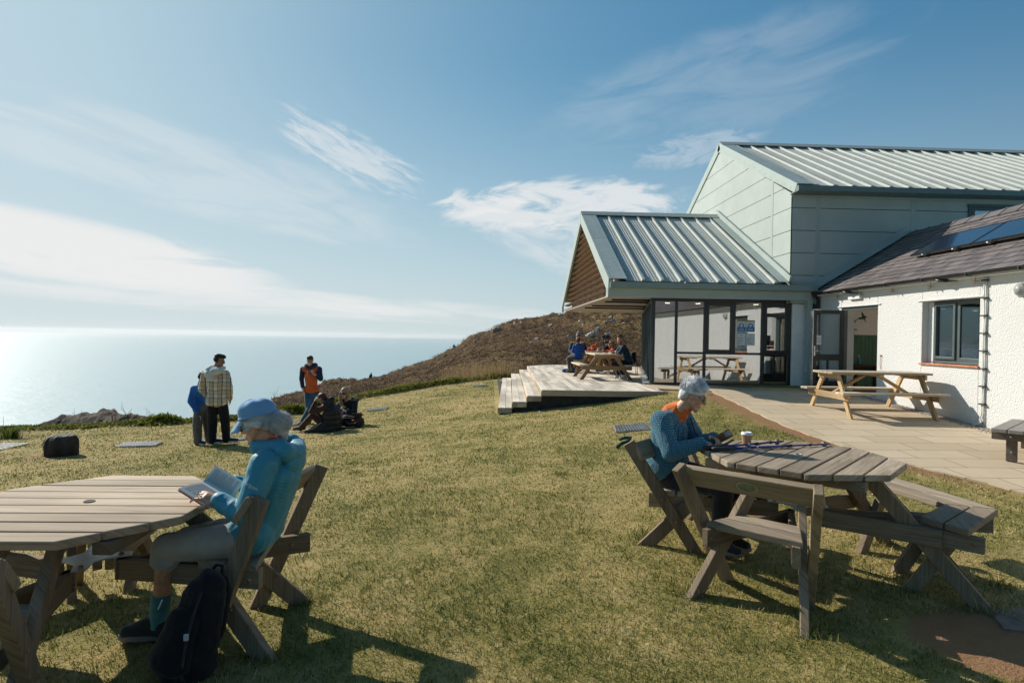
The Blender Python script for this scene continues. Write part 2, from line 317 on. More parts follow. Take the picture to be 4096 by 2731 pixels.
def build_ground():
    xs=np.arange(-24,14.01,.14); ys=np.arange(-5,37,.14); X,Y=np.meshgrid(xs,ys,indexing='ij')
    Z=gz(X,Y); d=Y-yedge(X); Z=Z+.05*(fbm(X*1.4,Y*1.4,4)-.5)*np.clip((pedge(Y)-X)*2,0,1)
    Z=Z+np.clip(1-np.abs(d+.1)/.8,0,1)*.10*fbm(X*2,Y*2)         # a low bank along the cliff edge
    Z=np.where(d>.3,Z-(d-.3)*.9-.12*(d-.3)**2,Z)
    far=np.clip((Y-28)/4,0,1); Z=Z-far*.3
    keep=(d<4.5)
    V=np.stack([X,Y,Z],-1).reshape(-1,3); F=gridfaces(len(xs),len(ys)); kf=keep.reshape(-1)[F].all(1); F=F[kf]
    used=np.unique(F); mp=-np.ones(len(V),int); mp[used]=np.arange(len(used))
    o=npmesh('ground',V[used],mp[F],ground_material(False),attrs={'bare':bare_amount(V[used,0],V[used,1])}); tag(o,kind='structure')
    # individual blades, denser where they show larger
    n=int(GRASS_N); lr=np.log; R0,R1,E=1.35,25.,.42
    u=RNG.random(n); r=(R0**E+u*(R1**E-R0**E))**(1/E); az=np.radians(RNG.uniform(-56,52,n)); x=r*np.sin(az); y=r*np.cos(az)
    bare=bare_amount(x,y); nb=fbm(x*3.2,y*3.2,4,.6); ok=(y<yedge(x)+.2)&(x<pedge(y)-.03)&(bare+(nb-.5)*1.1<.62)&~((x>.15)&(y>13.62)&(y<29)&(x<9))
    ok&=(RNG.random(n)<np.clip(.35+1.3*fbm(x*2.1+40,y*2.1,3),0,1))
    x=x[ok];y=y[ok];r=r[ok]; hm=np.ones(len(x))
    feet=[(-1.12,3.12),(-1.13,3.78),(-1.45,3.1),(1.27,3.8),(1.83,3.32),(3.16,3.58),(3.5,3.96),(1.25,4.75),(-1.9,2.25),(-7.37,10.62),(3.1,4.7)]+[(RNG.uniform(-4,4),RNG.uniform(2.2,9)) for _ in range(46)]
    for i,(fx,fy) in enumerate(feet):
        k=150 if i<11 else 70; s=.06 if i<11 else .05+.05*RNG.random(); ex=fx+RNG.normal(0,s,k); ey=fy+RNG.normal(0,s,k); sel=ex<pedge(ey)-.1; x=np.r_[x,ex[sel]]; y=np.r_[y,ey[sel]]; r=np.r_[r,np.hypot(ex,ey)[sel]]; hm=np.r_[hm,np.full(sel.sum(),2.3 if i<11 else 1.5)]
    n=len(x); z=gz(x,y)+.05*(fbm(x*1.4,y*1.4,4)-.5)*np.clip((pedge(y)-x)*2,0,1)-.004; d=y-yedge(x); z=z+np.clip(1-np.abs(d+.1)/.8,0,1)*.10*fbm(x*2,y*2)
    tuft=fbm(x*1.7+9,y*1.7+4,3); h=(.010+.020*RNG.random(n)**1.5)*(.55+1.1*tuft)*(1+.35*np.clip((5-r)/4,0,1)); h*=np.where(RNG.random(n)<.03,1.7,1.)*hm
    lie=RNG.random(n)<.010; h=np.where(lie,.006,h)
    w=np.clip(.0008*r**.9,.0011,.014)*(.7+.6*RNG.random(n)); th=RNG.uniform(0,2*pi,n); ln=np.where(lie,RNG.uniform(.02,.06,n),RNG.normal(0,.75,n)*h); rv=np.where(lie,-.5,RNG.random(n)); lt=RNG.uniform(0,2*pi,n)
    c,s=np.cos(th)*w,np.sin(th)*w; P=np.stack([x,y,z],-1); D=np.stack([c,s,0*c],-1); T=np.stack([np.cos(lt)*ln,np.sin(lt)*ln,h],-1)
    V=np.stack([P-D,P+D,P+T*np.array([.45,.45,.62])+D*.7,P+T*np.array([.45,.45,.62])-D*.7,P+T+D*.12],1).reshape(-1,3)
    i=np.arange(n)[:,None]*5; F=np.concatenate([i+np.array([[0,1,2]]),i+np.array([[0,2,3]]),i+np.array([[3,2,4]])])
    o=npmesh('grass',V,F,ground_material(True),smooth=False,attrs={'rnd':np.repeat(rv,5)}); tag(o,kind='stuff')
GRASS_N=430000
build_ground()

def build_patio():
    m,t,b,o=newmat('paving_slabs'); oc=t.n('ShaderNodeTexCoord').outputs['Object']
    br=t.n('ShaderNodeTexBrick',{'Scale':1.,'Mortar Size':.009,'Mortar Smooth':.2,'Bias':0.,'Brick Width':.9,'Row Height':.45,'Color1':(.46,.375,.26,1),'Color2':(.54,.445,.32,1),'Mortar':(.22,.165,.11,1)}); br.offset=.37; t.L.new(t.map(oc,(1,1,0),(0,0,.0)),br.inputs['Vector'])
    n=t.noise(t.map(oc,(1,1,0)),1.3,6,.7); c=t.mix(t.m('MULTIPLY',t.sstep(n,.35,.7),.35),br.outputs['Color'],(.40,.315,.21)); n2=t.noise(t.map(oc,(1,1,0)),22,4,.7); c=t.mix(t.m('MULTIPLY',t.sstep(n2,.55,.8),.3),c,(.33,.26,.18))
    setc(t,b,'Base Color',c); setc(t,b,'Roughness',.85); setc(t,b,'Specular IOR Level',.2); bump(t,b,t.m('SUBTRACT',t.m('MULTIPLY',n2,.3),br.outputs['Fac']),.5,.006)
    ys=np.r_[np.arange(-6,14,.25),14.05,14.43,14.6,15.2,15.95]; V=[];F=[]
    jx=lambda y: float(pedge(y))+.025*sin(y*9.1)+.02*sin(y*23.7)
    for y in ys: V+=[(jx(y),y,float(pz(y))),(8.72,y,float(pz(y)))]
    k=len(ys); V+=[(x,y,z-.08) for x,y,z in V]
    F=[(2*i,2*i+1,2*i+3,2*i+2) for i in range(k-1)]+[(2*i,2*i+2,2*k+2*i+2,2*k+2*i) for i in range(k-1)]
    mb=MB(); mb.add(V,F); mb.build('patio',m); tag(bpy.data.objects['patio'],kind='structure')
    # tactile warning strip in front of the glass
    mt=mat('tactile_paving',(.50,.38,.17),.8,.15); q=MB(); q.bb(6.6,8.45,14.62,15.02,.004,.010)
    for i in range(28):
        for j in range(6): q.lathe([(.016,.010),(.013,.016),(.004,.017)],(6.64+i*.066,14.66+j*.066,0),6)
    tag(q.build('tactile_paving',mt),kind='structure')
    # loose grey gravel along the cottage wall
    gm,t,b,o=newmat('gravel'); at=t.n('ShaderNodeAttribute',attribute_name='rnd').outputs['Fac']; setc(t,b,'Base Color',t.ramp(at,[(0,(.12,.11,.1)),(.5,(.3,.27,.245)),(1,(.55,.51,.47))])); setc(t,b,'Roughness',.85)
    n=5200; y=RNG.uniform(4.,13.35,n); wdt=.10+.12*fbm(y*1.1,y*0+3); x=8.665-np.abs(RNG.normal(0,.8,n))*wdt; z=pz(y)+.004
    r=RNG.uniform(.006,.017,n); base=np.array([(1,0,0),(0,1,0),(-1,0,0),(0,-1,0),(0,0,.7),(0,0,-.3)]); A=RNG.uniform(0,2*pi,n); ca,sa=np.cos(A),np.sin(A)
    jit=1+.5*(RNG.random((n,6,1))-.5); L=base[None]*jit*r[:,None,None]; V=np.stack([L[...,0]*ca[:,None]-L[...,1]*sa[:,None]*.7,L[...,0]*sa[:,None]+L[...,1]*ca[:,None]*.7,L[...,2]],-1)+np.stack([x,y,z],-1)[:,None]
    f=np.array([(0,1,4),(1,2,4),(2,3,4),(3,0,4),(1,0,5),(2,1,5),(3,2,5),(0,3,5)]); F=(np.arange(n)[:,None,None]*6+f[None]).reshape(-1,3)
    tag(npmesh('gravel',V.reshape(-1,3),F,gm,smooth=False,attrs={'rnd':np.repeat(RNG.random(n),6)}),kind='stuff')
build_patio()

# ---------------------------------------------------------------- sea
def build_sea():
    m,t,b,o=newmat('sea_water'); oc=t.n('ShaderNodeTexCoord').outputs['Object']
    setc(t,b,'Base Color',(.31,.43,.45)); setc(t,b,'Roughness',.34); setc(t,b,'IOR',1.33); setc(t,b,'Specular IOR Level',.5)
    w1=t.noise(t.map(oc,(.035,.05,1)),1.,6,.65); w2=t.noise(t.map(oc,(.006,.011,1)),1.,5,.6)
    bump(t,b,t.m('ADD',w1,t.m('MULTIPLY',w2,1.2)),.5,2.4)
    mb=MB(); R=19000; zs=-100; k=96
    prof=[0.,60,150,400,1000,3000,8000,R]
    vs=[];fs=[]
    for r in prof[1:]: vs+=[(r*cos(2*pi*j/k),r*sin(2*pi*j/k),zs) for j in range(k)]
    for i in range(len(prof)-2): fs+=[(i*k+j,(i+1)*k+j,(i+1)*k+(j+1)%k,i*k+(j+1)%k) for j in range(k)]
    fs+=[tuple(range(k))]
    mb.add(vs,fs); tag(mb.build('sea',m),kind='structure')
build_sea()

# ---------------------------------------------------------------- headland of heather beyond the lawn
SIL=[(-900,1760,30),(600,1760,30),(900,1735,36),(1000,1690,42),(1040,1640,55),(1100,1600,70),(1169,1569,80),(1284,1539,95),(1368,1525,105),(1490,1511,120),(1548,1502,122),(1594,1481,122),(1674,1453,120),(1747,1426,116),(1804,1403,112),(1850,1376,108),(1881,1353,105),(1923,1334,102),(1961,1322,99),(1968,1315,98),(2090,1280,92),(2259,1257,86),(2420,1252,84),(2569,1258,82),(2900,1290,80),(4200,1300,78)]
_sx=np.array([s[0] for s in SIL],float); _sy=np.array([1344+.01647*(s[0]-1962)-s[1] for s in SIL])/2400.; _sr=np.array([s[2] for s in SIL],float)
def hill_point(tx,v):
    """tx: X/Y direction, v 0..1 lawn edge to skyline (>1 beyond): returns Y and z"""
    fx=1962+2400*tx; tan=np.interp(fx,_sx,_sy); Ys=np.interp(fx,_sx,_sr)
    y=np.full_like(tx,20.)
    for _ in range(25): y=y*.5+.5*yedge(tx*y)
    y=y+.15; x=y*tx; zb=gz(x,y)-.1; tb=(zb-EYE)/y
    vv=np.clip(v,0,1); Y=y*(Ys/y)**(vv**.8); tt=tb+(tan-tb)*(vv**.55*.55+vv*.45); z=EYE+tt*Y
    ov=np.maximum(v-1,0); Y=Y+ov*140; z=z-ov*ov*60-ov*20
    return Y,z
def build_headland():
    nu,nv=440,330; fx=np.r_[np.linspace(-900,980,30),np.linspace(990,2700,nu-60),np.linspace(2720,4200,30)]; tx=(fx-1962)/2400.
    v=np.r_[np.linspace(0,1,nv-40)**1.15,np.linspace(1.004,3.2,40)]; T,Vv=np.meshgrid(tx,v,indexing='ij'); Y,Z=hill_point(T.ravel().copy(),Vv.ravel()); X=T.ravel()*Y
    w=np.clip((Y-19)/12,0,1); sx,sy=X*.9+.3*Y,Y*.42
    bumps=np.abs(fbm(sx*.45,sy*.7,4,.55)-.5)*2; n=(1-bumps)*.34+.36*fbm(sx*1.3+5,sy*1.6,3,.6)+.8*(fbm(X*.06,Y*.05,3)-.5)
    Z=Z+w*(n-.42)*np.clip(Y/70,.45,1.3)*2.1
    m,t,b,o=newmat('heather_moor'); oc=t.n('ShaderNodeTexCoord').outputs['Object']
    a=t.noise(t.map(oc,(.10,.05,.1)),1.,5,.65,.5); c2=t.noise(t.map(oc,(1.1,.55,1.6)),1.,6,.72); 
    at=t.n('ShaderNodeAttribute',attribute_name='hgt').outputs['Fac']
    f=t.m('ADD',t.m('MULTIPLY',a,.45),t.m('ADD',t.m('MULTIPLY',c2,.45),t.m('MULTIPLY',at,.28)))
    c=t.ramp(f,[(.36,(.040,.024,.015)),(.50,(.082,.050,.029)),(.62,(.155,.097,.047)),(.76,(.28,.19,.085))])
    hf=t.noise(t.map(oc,(3.2,1.6,4.)),1.,5,.75); c=t.mix(t.m('MULTIPLY',t.sstep(hf,.52,.35),.65),c,(.028,.02,.015))
    setc(t,b,'Base Color',c); setc(t,b,'Roughness',.95); setc(t,b,'Specular IOR Level',.1); bump(t,b,t.m('ADD',hf,c2),1.,.35)
    o=npmesh('headland',np.stack([X,Y,Z],-1),gridfaces(len(tx),len(v)),m,attrs={'hgt':np.clip(n,0,1)}); tag(o,kind='structure'); return o
HEAD=build_headland()
# ---------------------------------------------------------------- materials of the buildings
CLAD=mat('sage_cladding',(.40,.445,.415),.55,.05,1.2,.06,220.,spec=.3); CLADD=mat('sage_trim',(.36,.42,.395),.55,.06,1.5,spec=.3); SEAM=mat('sage_roof_sheet',(.40,.425,.39),.62,.07,.9,.03,30.,spec=.2)
GAPM=mat('dark_joint',(.03,.035,.035),.8); DARKF=mat('charcoal_frame',(.018,.022,.024),.4,.1); GREYF=mat('slate_grey_frame',(.075,.10,.105),.4,.08); WHITEP=mat('white_smooth_render',(.78,.79,.78),.8,.05,3.,.25,60.)
BLACKP=mat('black_plastic',(.012,.012,.013),.42,.2); SOFM=mat('beige_soffit',(.40,.33,.26),.7,.05); TIMB=mat('brown_louvre',(.31,.215,.14),.65,.25,4.); BROWNP=mat('brown_panel',(.30,.235,.18),.7,.1); STEEL=mat('brushed_steel',(.55,.56,.57),.3,.08,metal=1.); GALV=mat('galvanised_steel',(.42,.44,.45),.45,.2,9.,metal=.7)
def glass(name,refl,tint,rough=.0):
    m,t,b,o=newmat(name); t.nt.nodes.remove(b); tr=t.n('ShaderNodeBsdfTransparent',{0:tint+(1,)}); gl=t.n('ShaderNodeBsdfGlossy',{'Color':(.93,.95,.97,1),'Roughness':rough})
    lw=t.n('ShaderNodeLayerWeight',{0:.3}); f=t.m('ADD',refl,t.m('MULTIPLY',lw.outputs['Fresnel'],.6),clamp=True); mx=t.n('ShaderNodeMixShader'); t.L.new(f,mx.inputs[0]); t.L.new(tr.outputs[0],mx.inputs[1]); t.L.new(gl.outputs[0],mx.inputs[2]); t.L.new(mx.outputs[0],o.inputs[0]); return m
GLASSC=glass('coated_glass',.46,(.45,.47,.46),.004); GLASSW=glass('window_glass',.42,(.6,.66,.66),.004); GLASSD=glass('door_glass',.07,(.8,.84,.83))
def roughcast():
    m,t,b,o=newmat('white_roughcast'); oc=t.n('ShaderNodeTexCoord').outputs['Object']
    n=t.noise(oc,34,5,.65,.6); n2=t.noise(oc,.9,5,.7); n3=t.noise(oc,70,3,.6); v=t.n('ShaderNodeTexVoronoi',{'Scale':42.}); t.L.new(oc,v.inputs['Vector'])
    sep=t.n('ShaderNodeSeparateXYZ'); t.L.new(oc,sep.inputs[0]); low=t.sstep(t.m('ADD',sep.outputs[2],t.m('MULTIPLY',n2,.25)),.05,-.35)
    c=t.mix(t.m('MULTIPLY',t.sstep(n2,.4,.75),.3),(.665,.665,.65),(.58,.57,.535)); c=t.mix(t.m('MULTIPLY',low,.35),c,(.42,.38,.30)); c=t.mix(t.m('MULTIPLY',t.sstep(n3,.62,.75),.35),c,(.6,.58,.52))
    setc(t,b,'Base Color',c); setc(t,b,'Roughness',.9); setc(t,b,'Specular IOR Level',.2); bump(t,b,t.m('ADD',t.m('MULTIPLY',t.m('SUBTRACT',1.,v.outputs['Distance']),.6),n),.9,.014); return m
RCAST=roughcast()
def slate():
    m,t,b,o=newmat('purple_slate'); uv=t.n('ShaderNodeTexCoord').outputs['UV']
    br=t.n('ShaderNodeTexBrick',{'Scale':1.,'Mortar Size':.006,'Bias':0.,'Brick Width':.30,'Row Height':.2,'Color1':(.10,.086,.084,1),'Color2':(.185,.155,.148,1),'Mortar':(.02,.018,.018,1)}); t.L.new(uv,br.inputs['Vector'])
    n=t.noise(uv,2.2,6,.7); c=t.mix(t.m('MULTIPLY',t.sstep(n,.5,.75),.5),br.outputs['Color'],(.20,.17,.155)); n2=t.noise(uv,26,4,.7); c=t.mix(t.m('MULTIPLY',t.sstep(n2,.55,.75),.35),c,(.07,.06,.06))
    sp=t.n('ShaderNodeSeparateXYZ'); t.L.new(uv,sp.inputs[0]); row=t.m('FRACT',t.m('DIVIDE',sp.outputs[1],.2))
    setc(t,b,'Base Color',c); setc(t,b,'Roughness',.55); setc(t,b,'Specular IOR Level',.45); bump(t,b,t.m('ADD',t.m('MULTIPLY',row,-.7),t.m('ADD',t.m('MULTIPLY',br.outputs['Fac'],-.7),t.m('MULTIPLY',n2,.35))),.9,.02); return m
SLATE=slate()

def rib_roof(mb, x0, x1, eave, ridge, pitch=.5, first=.45, ends=True):
    """standing-seam sheet between an eave (y,z) and a ridge (y,z), ribs running up the slope"""
    e=Vector((0,eave[0],eave[1])); r=Vector((0,ridge[0],ridge[1])); a=(r-e).normalized(); n=Vector((1,0,0)).cross(a); n= n if n.z>0 else -n
    prof=[(x0,0)]; x=x0+first
    def micro(u): return [(u-.012,0),(u-.006,.007),(u+.006,.007),(u+.012,0)]
    last=x0+.04
    while x<x1-.06:
        w=x-.05-last; 
        if w>.2:
            for k in range(1,5): prof+=micro(last+w*k/5)
        prof+=[(x-.045,0),(x-.028,.055),(x+.028,.055),(x+.045,0)]; last=x+.05; x+=pitch
    w=x1-last
    if w>.2:
        for k in range(1,5): prof+=micro(last+w*k/5)
    prof+=[(x1,0)]
    vs=[Vector((u,0,0))+e+n*h for u,h in prof]+[Vector((u,0,0))+r+n*h for u,h in prof]; k=len(prof)
    mb.add(vs,[(i,i+1,k+i+1,k+i) for i in range(k-1)])
    if ends:                                    # wider cover pieces at the foot of each rib
        x=x0+first
        while x<x1-.06:
            p=[Vector((u,0,0))+e+n*h for u,h in ((x-.06,.002),(x-.036,.062),(x+.036,.062),(x+.06,.002))]; mb.prism(p,0,d=a*.5); x+=pitch
    return n

def rivets(mb, pts, n, r=.012):
    n=Vector(n).normalized(); q=n.to_track_quat('Z','Y').to_matrix()
    for p in pts: mb.lathe([(r,0),(r*.8,r*.5),(r*.2,r*.7)],p,6,q)

def build_centre():
    T=thing('visitor_centre',(7.9,15.6,0),'large sage green metal clad building with ribbed roofs, louvred gable and glazed corner','building')
    # --- main hall
    YF,YB,YR,ZE,ZR,XG,XE=15.6,25.8,20.7,5.22,7.98,7.88,34.
    w=MB(); wl=[(YF+.032,2.2),(YB-.03,2.2),(YB-.03,5.10),(YR,7.82),(YF+.032,5.10)]
    # gable: plain core 3 mm behind the panels
    w.prism([(XG+.03,y,z) for y,z in wl],0,d=(.1,0,0)); w.bb(XG+.13,XE,YF+.03,YF+.13,2.2,5.12); w.bb(XG+.13,XE,YB-.13,YB-.03,-.5,5.12); w.prism([(XE,y,z) for y,z in wl],0,d=(.1,0,0))
    w.build('wall',GAPM,T)
    p=MB(); zs=[2.2,2.36,2.95,3.54,4.135,4.73,5.33,5.92,6.51,7.1,7.69,7.9]
    for i in range(len(zs)-1):                  # gable cladding panels, cut to the rake
        z0,z1=zs[i]+.008,zs[i+1]-.008
        for ya,yb in ((YF,16.62),(16.74,YB)):
            mm=(7.84-5.12)/(YR-YF); poly=[(ya,z0),(yb,z0),(yb,z1),(ya,z1)]
            for fn in (lambda q:5.11+(q[0]-YF)*mm-q[1], lambda q:5.11+(YB-q[0])*mm-q[1]):
                out=[]
                for k in range(len(poly)):
                    P0,P1=poly[k],poly[(k+1)%len(poly)]; f0,f1=fn(P0),fn(P1)
                    if f0>=0: out.append(P0)
                    if f0*f1<0: u=f0/(f0-f1); out.append((P0[0]+(P1[0]-P0[0])*u,P0[1]+(P1[1]-P0[1])*u))
                poly=out
                if len(poly)<3: break
            if len(poly)>=3: p.prism([(XG,y,z) for y,z in poly],0,d=(.029,0,0))
    for i in range(len(zs)-1):
        z0,z1=zs[i]+.008,min(zs[i+1]-.008,5.1)
        if z1-z0<.03: continue
        xs=[XG+.03,8.555,8.665,11.13,11.25,12.70] ; 
        for a,b_ in ((XG+.001,8.55),(8.67,11.12),(11.25,12.70 if z1>3.9 else 16.5),(15.4,XE) if z1>3.9 else (16.5,XE)): p.bb(a,b_,YF,YF+.029,z0,z1)
    p.bb(12.70,15.4,YF,YF+.029,4.93,5.1)
    p.build('cladding_panel',CLAD,T)
    c=MB(); c.bb(XG-.006,XG+.025,16.62,16.74,2.2,5.75); c.bb(8.55,8.67,YF-.006,YF+.02,2.2,5.1); c.bb(11.12,11.25,YF-.006,YF+.02,2.2,5.1)
    c.bb(XG-.003,XE,YF-.02,YF+.02,5.0,5.10); c.build('cover_strip',CLADD,T)
    r=MB(); rib_roof(r,XG+.36,XE,(15.30,ZE),(YR-.12,ZR-.05),.5,.12); r.quad((XG,YR,ZR),(XE,YR,ZR),(XE,26.1,ZE),(XG,26.1,ZE))
    rf=r.build('roof',SEAM,T,fix=False)
    sl=(Vector((0,YR-15.30,ZR-ZE))).normalized(); nn=Vector((0,-sl.z,sl.y))
    t=MB()                                       # verge flashing on the slope, rake board on the gable, ridge cap
    def slope(x,s,h=0.): return Vector((x,15.30,ZE))+Vector((0,sl.y,sl.z))*s+nn*h
    L=(Vector((0,YR,ZR))-Vector((0,15.30,ZE))).length
    t.prism([slope(XG-.03,0,.062),slope(XG+.40,0,.062),slope(XG+.40,L,.062),slope(XG-.03,L,.062)],0,d=nn*.012)
    t.prism([slope(XG-.034,-.02,.07),slope(XG-.034,L+.03,.07),slope(XG-.034,L+.03,-.20)+Vector((0,.02,0)),slope(XG-.034,.02,-.17)],0,d=(.03,0,0))
    def bslope(x,s,h=0.): q=slope(x,s,h); return Vector((q.x,2*YR-q.y,q.z))
    t.prism([bslope(XG-.034,-.02,.07),bslope(XG-.034,L+.03,.07),bslope(XG-.034,L+.03,-.20),bslope(XG-.034,.02,-.17)],0,d=(.03,0,0))
    rv=[slope(XG-.036,.25+.42*i,-.10) for i in range(13)]; rivets(t,rv,(-1,0,0)); rivets(t,[slope(XG+.08+.24*j,.2+.35*i,.076) for i in range(15) for j in range(2)],nn)
    t.build('verge_trim',CLADD,T)
    t=MB(); c0=slope(XG-.03,L-.30,.10); t.prism([slope(XG-.03,L-.26,.085),slope(XG-.03,L+.04,.12),bslope(XG-.03,L-.26,.085),bslope(XG-.03,L-.26,.07),slope(XG-.03,L+.02,.10),slope(XG-.03,L-.26,.07)],0,d=(XE-XG,0,0)); t.build('ridge_cap',SEAM,T)
    g=MB(); g.prism([(XG-.03,15.17,5.22),(XG-.03,15.17,5.085),(XG-.03,15.34,5.07),(XG-.03,15.36,5.22)],0,d=(XE-XG,0,0)); g.prism([(XG-.02,15.35,5.10),(XG-.02,15.62,5.06),(XG-.02,15.62,5.09),(XG-.02,15.35,5.14)],0,d=(XE-XG,0,0)); g.build('gutter',mat('dark_sage_gutter',(.13,.175,.17),.45,.08),T)
    # high window
    wf=MB(); wf.bb(12.66,15.42,YF-.05,YF+.06,4.86,4.93); wf.bb(12.68,12.76,YF-.03,YF+.06,3.6,4.86)
    for a in (12.78,13.62,14.5,15.3): wf.bb(a,a+.08,YF-.02,YF+.05,3.6,4.855)
    wf.bb(12.86,15.3,YF-.019,YF+.049,4.77,4.855)
    wi=wf.build('window',GREYF,T); q=MB(); q.bb(12.8,15.3,YF+.012,YF+.02,3.6,4.8); q.build('pane',glass('sky_glass',.6,(.2,.22,.24)),wi)
    # --- lower porch roof running out to the left
    XP,YF2,YB2,YR2,ZE2,ZR2=3.06,15.5,25.6,20.62,2.70,5.44; X1=7.84
    sl2=(Vector((0,YR2-YF2,ZR2-ZE2))).normalized(); n2=Vector((0,-sl2.z,sl2.y)); L2=(Vector((0,YR2-YF2,ZR2-ZE2))).length
    def s2(x,s,h=0.,back=False):
        q=Vector((x,YF2,ZE2))+Vector((0,sl2.y,sl2.z))*s+n2*h; return Vector((q.x,2*YR2-q.y,q.z)) if back else q
    r=MB(); rib_roof(r,XP+.44,X1-.2,(YF2,ZE2),(YR2-.1,ZR2-.05),.5,.46); r.quad((XP,YR2,ZR2),(X1,YR2,ZR2),(X1,YB2+.1,ZE2),(XP,YB2+.1,ZE2)); r.build('porch_roof',SEAM,T,fix=False)
    t=MB()
    wf_=MB(); x0,x1,h=X1-.30,X1-.002,.062; wf_.prism([s2(x0,-.01,h),s2(x1,-.01,h),s2(x1,L2,h),s2(x0,L2,h)],0,d=n2*.010)
    x0,x1,h=XP-.02,XP+.46,.062; t.prism([s2(x0,-.01,h),s2(x1,-.01,h),s2(x1,L2,h),s2(x0,L2,h)],0,d=n2*.010)
    wf_.prism([s2(X1-.05,.0,.075),s2(X1-.006,.0,.075),s2(X1-.006,L2+.2,.075),s2(X1-.05,L2+.2,.075)],0,d=n2*.15); wf_.build('wall_flashing',CLADD,T)
    for bk in (False,True): t.prism([s2(XP-.028,-.02,.075,bk),s2(XP-.028,L2+.02,.075,bk),s2(XP-.028,L2-.16,-.25,bk),Vector((XP-.028,2*YR2-15.74 if bk else 15.74,2.50)),Vector((XP-.028,2*YR2-15.78 if bk else 15.78,2.29)),Vector((XP-.028,2*YR2-15.49 if bk else 15.49,2.28))],0,d=(.07,0,0))
    rivets(t,[s2(XP+.12+.2*j,.18+.3*i+.1*j,.074) for i in range(18) for j in range(2)],n2); rivets(t,[s2(XP-.01+.055*j,L2*.55,.074) for j in range(9)],n2)
    t.build('verge_trim',CLADD,T)
    t=MB(); t.prism([s2(XP-.02,L2-.24,.085),s2(XP-.02,L2+.03,.12),s2(XP-.02,L2-.24,.085,True),s2(XP-.02,L2-.24,.07,True),s2(XP-.02,L2+.01,.10),s2(XP-.02,L2-.24,.07)],0,d=(X1-XP,0,0)); rivets(t,[s2(XP+.1+.24*i,L2-.18,.10) for i in range(20)],n2); t.build('ridge_cap',SEAM,T)
    g=MB(); g.prism([(XP,15.33,2.665),(XP,15.33,2.52),(XP,15.49,2.505),(XP,15.52,2.665)],0,d=(8.50-XP,0,0)); g.build('gutter',mat('sage_gutter',(.20,.265,.245),.42,.07),T)
    f=MB(); f.bb(XP-.028,8.42,15.50,15.62,2.345,2.51); f.bb(XP-.03,8.425,15.488,15.60,2.28,2.345); f.bb(XP-.03,3.72,15.484,15.499,2.345,2.507); rivets(f,[(3.85+.52*i,15.5,2.44) for i in range(9)],(0,-1,0),.014)
    f.bb(7.86,7.9,15.494,15.5,2.345,2.507); f.build('fascia',CLADD,T)
    so=MB(); so.prism([(XP+.04,15.63),(8.4,15.63),(8.4,25.5),(XP+.04,25.5)],2.30,2.33); so.build('soffit',SOFM,T)
    for y in (16.6,17.6,19.9,21.4):
        tr=MB(); tr.bar((XP+.3,y,2.275),(4.29+(y-15.8)*.227-.05,y,2.275),.07,.045); tr.bb(4.29+(y-15.8)*.227-.13,4.29+(y-15.8)*.227-.02,y-.09,y+.09,2.235,2.298); tr.build('soffit_track',BLACKP,T)
    # louvred gable: brown panels, black backing filling the dark gaps, and slats
    lv=MB(); hz=lambda y:(min(y-YF2,2*YR2-YF2-y))*(ZR2-ZE2)/(YR2-YF2)+ZE2-.20
    ys=[15.85,16.9,18.1,19.3,20.5,21.7,22.9,24.1,25.35]
    for a,b_ in zip(ys[:-1],ys[1:]): lv.prism([(XP+.36,a+.09,2.34),(XP+.36,b_-.09,2.34),(XP+.36,b_-.09,hz(b_-.09)),(XP+.36,a+.09,hz(a+.09))] if not(a<YR2<b_) else [(XP+.36,a+.09,2.34),(XP+.36,b_-.09,2.34),(XP+.36,b_-.09,hz(b_-.09)),(XP+.36,YR2,hz(YR2)),(XP+.36,a+.09,hz(a+.09))],0,d=(.03,0,0))
    lv.build('gable_panel',BROWNP,T)
    bk=MB(); bk.prism([(XP+.44,15.75,2.34),(XP+.44,25.5,2.34),(XP+.44,YR2,5.05)],0,d=(.03,0,0)); bk.build('gable_backing',BLACKP,T)
    sb=MB(); z=2.36
    while z<5.0:
        y0=YF2+(z-ZE2+.32)/((ZR2-ZE2)/(YR2-YF2)); y0=max(y0,15.80); y1=2*YR2-y0
        if y1-y0>.3:
            pr=[(.0,-.010),(.05,-.018),(.14,-.016),(.20,0.),(.14,.016),(.05,.018)]; sb.prism([Vector((XP+.05+a,y0,z+h-.25*a+.02)) for a,h in pr],0,d=(0,y1-y0,0))
        z+=.185
    sb.build('louvre_slat',TIMB,T)
    # glazed corner
    fr=MB(); Y0=15.8
    fr.bb(4.29,8.02,Y0-.045,Y0+.06,2.21,2.295); fr.bb(4.29,8.02,Y0-.045,Y0+.06,-.02,.055)
    for x,wd in ((4.32,.07),(4.93,.06),(5.70,.06),(6.49,.06),(7.26,.06),(7.985,.075)):
        lo=.056
        if x in (6.49,): lo=.88
        fr.bb(x-wd/2,x+wd/2,Y0-.043,Y0+.058,lo,2.209)
    for a,b_ in ((4.961,5.669),(5.731,6.459),(6.521,7.229),(7.291,7.947)): fr.bb(a,b_,Y0-.040,Y0+.055,.82,.879)
    fr.bb(6.459,6.521,Y0-.040,Y0+.055,.82,.8795)
    for a,b_ in ((5.731,6.459),(7.291,7.947)):   # opening lights have a second inner frame
        for q in ((a,a+.07,.88,2.208),(b_-.07,b_,.88,2.208),(a+.07,b_-.07,.88,.95),(a+.07,b_-.07,2.10,2.208)): fr.bb(q[0],q[1],Y0-.055,Y0+.03,q[2],q[3])
    fo=fr.build('glazing_frame',DARKF,T,bevel=.004,seg=1)
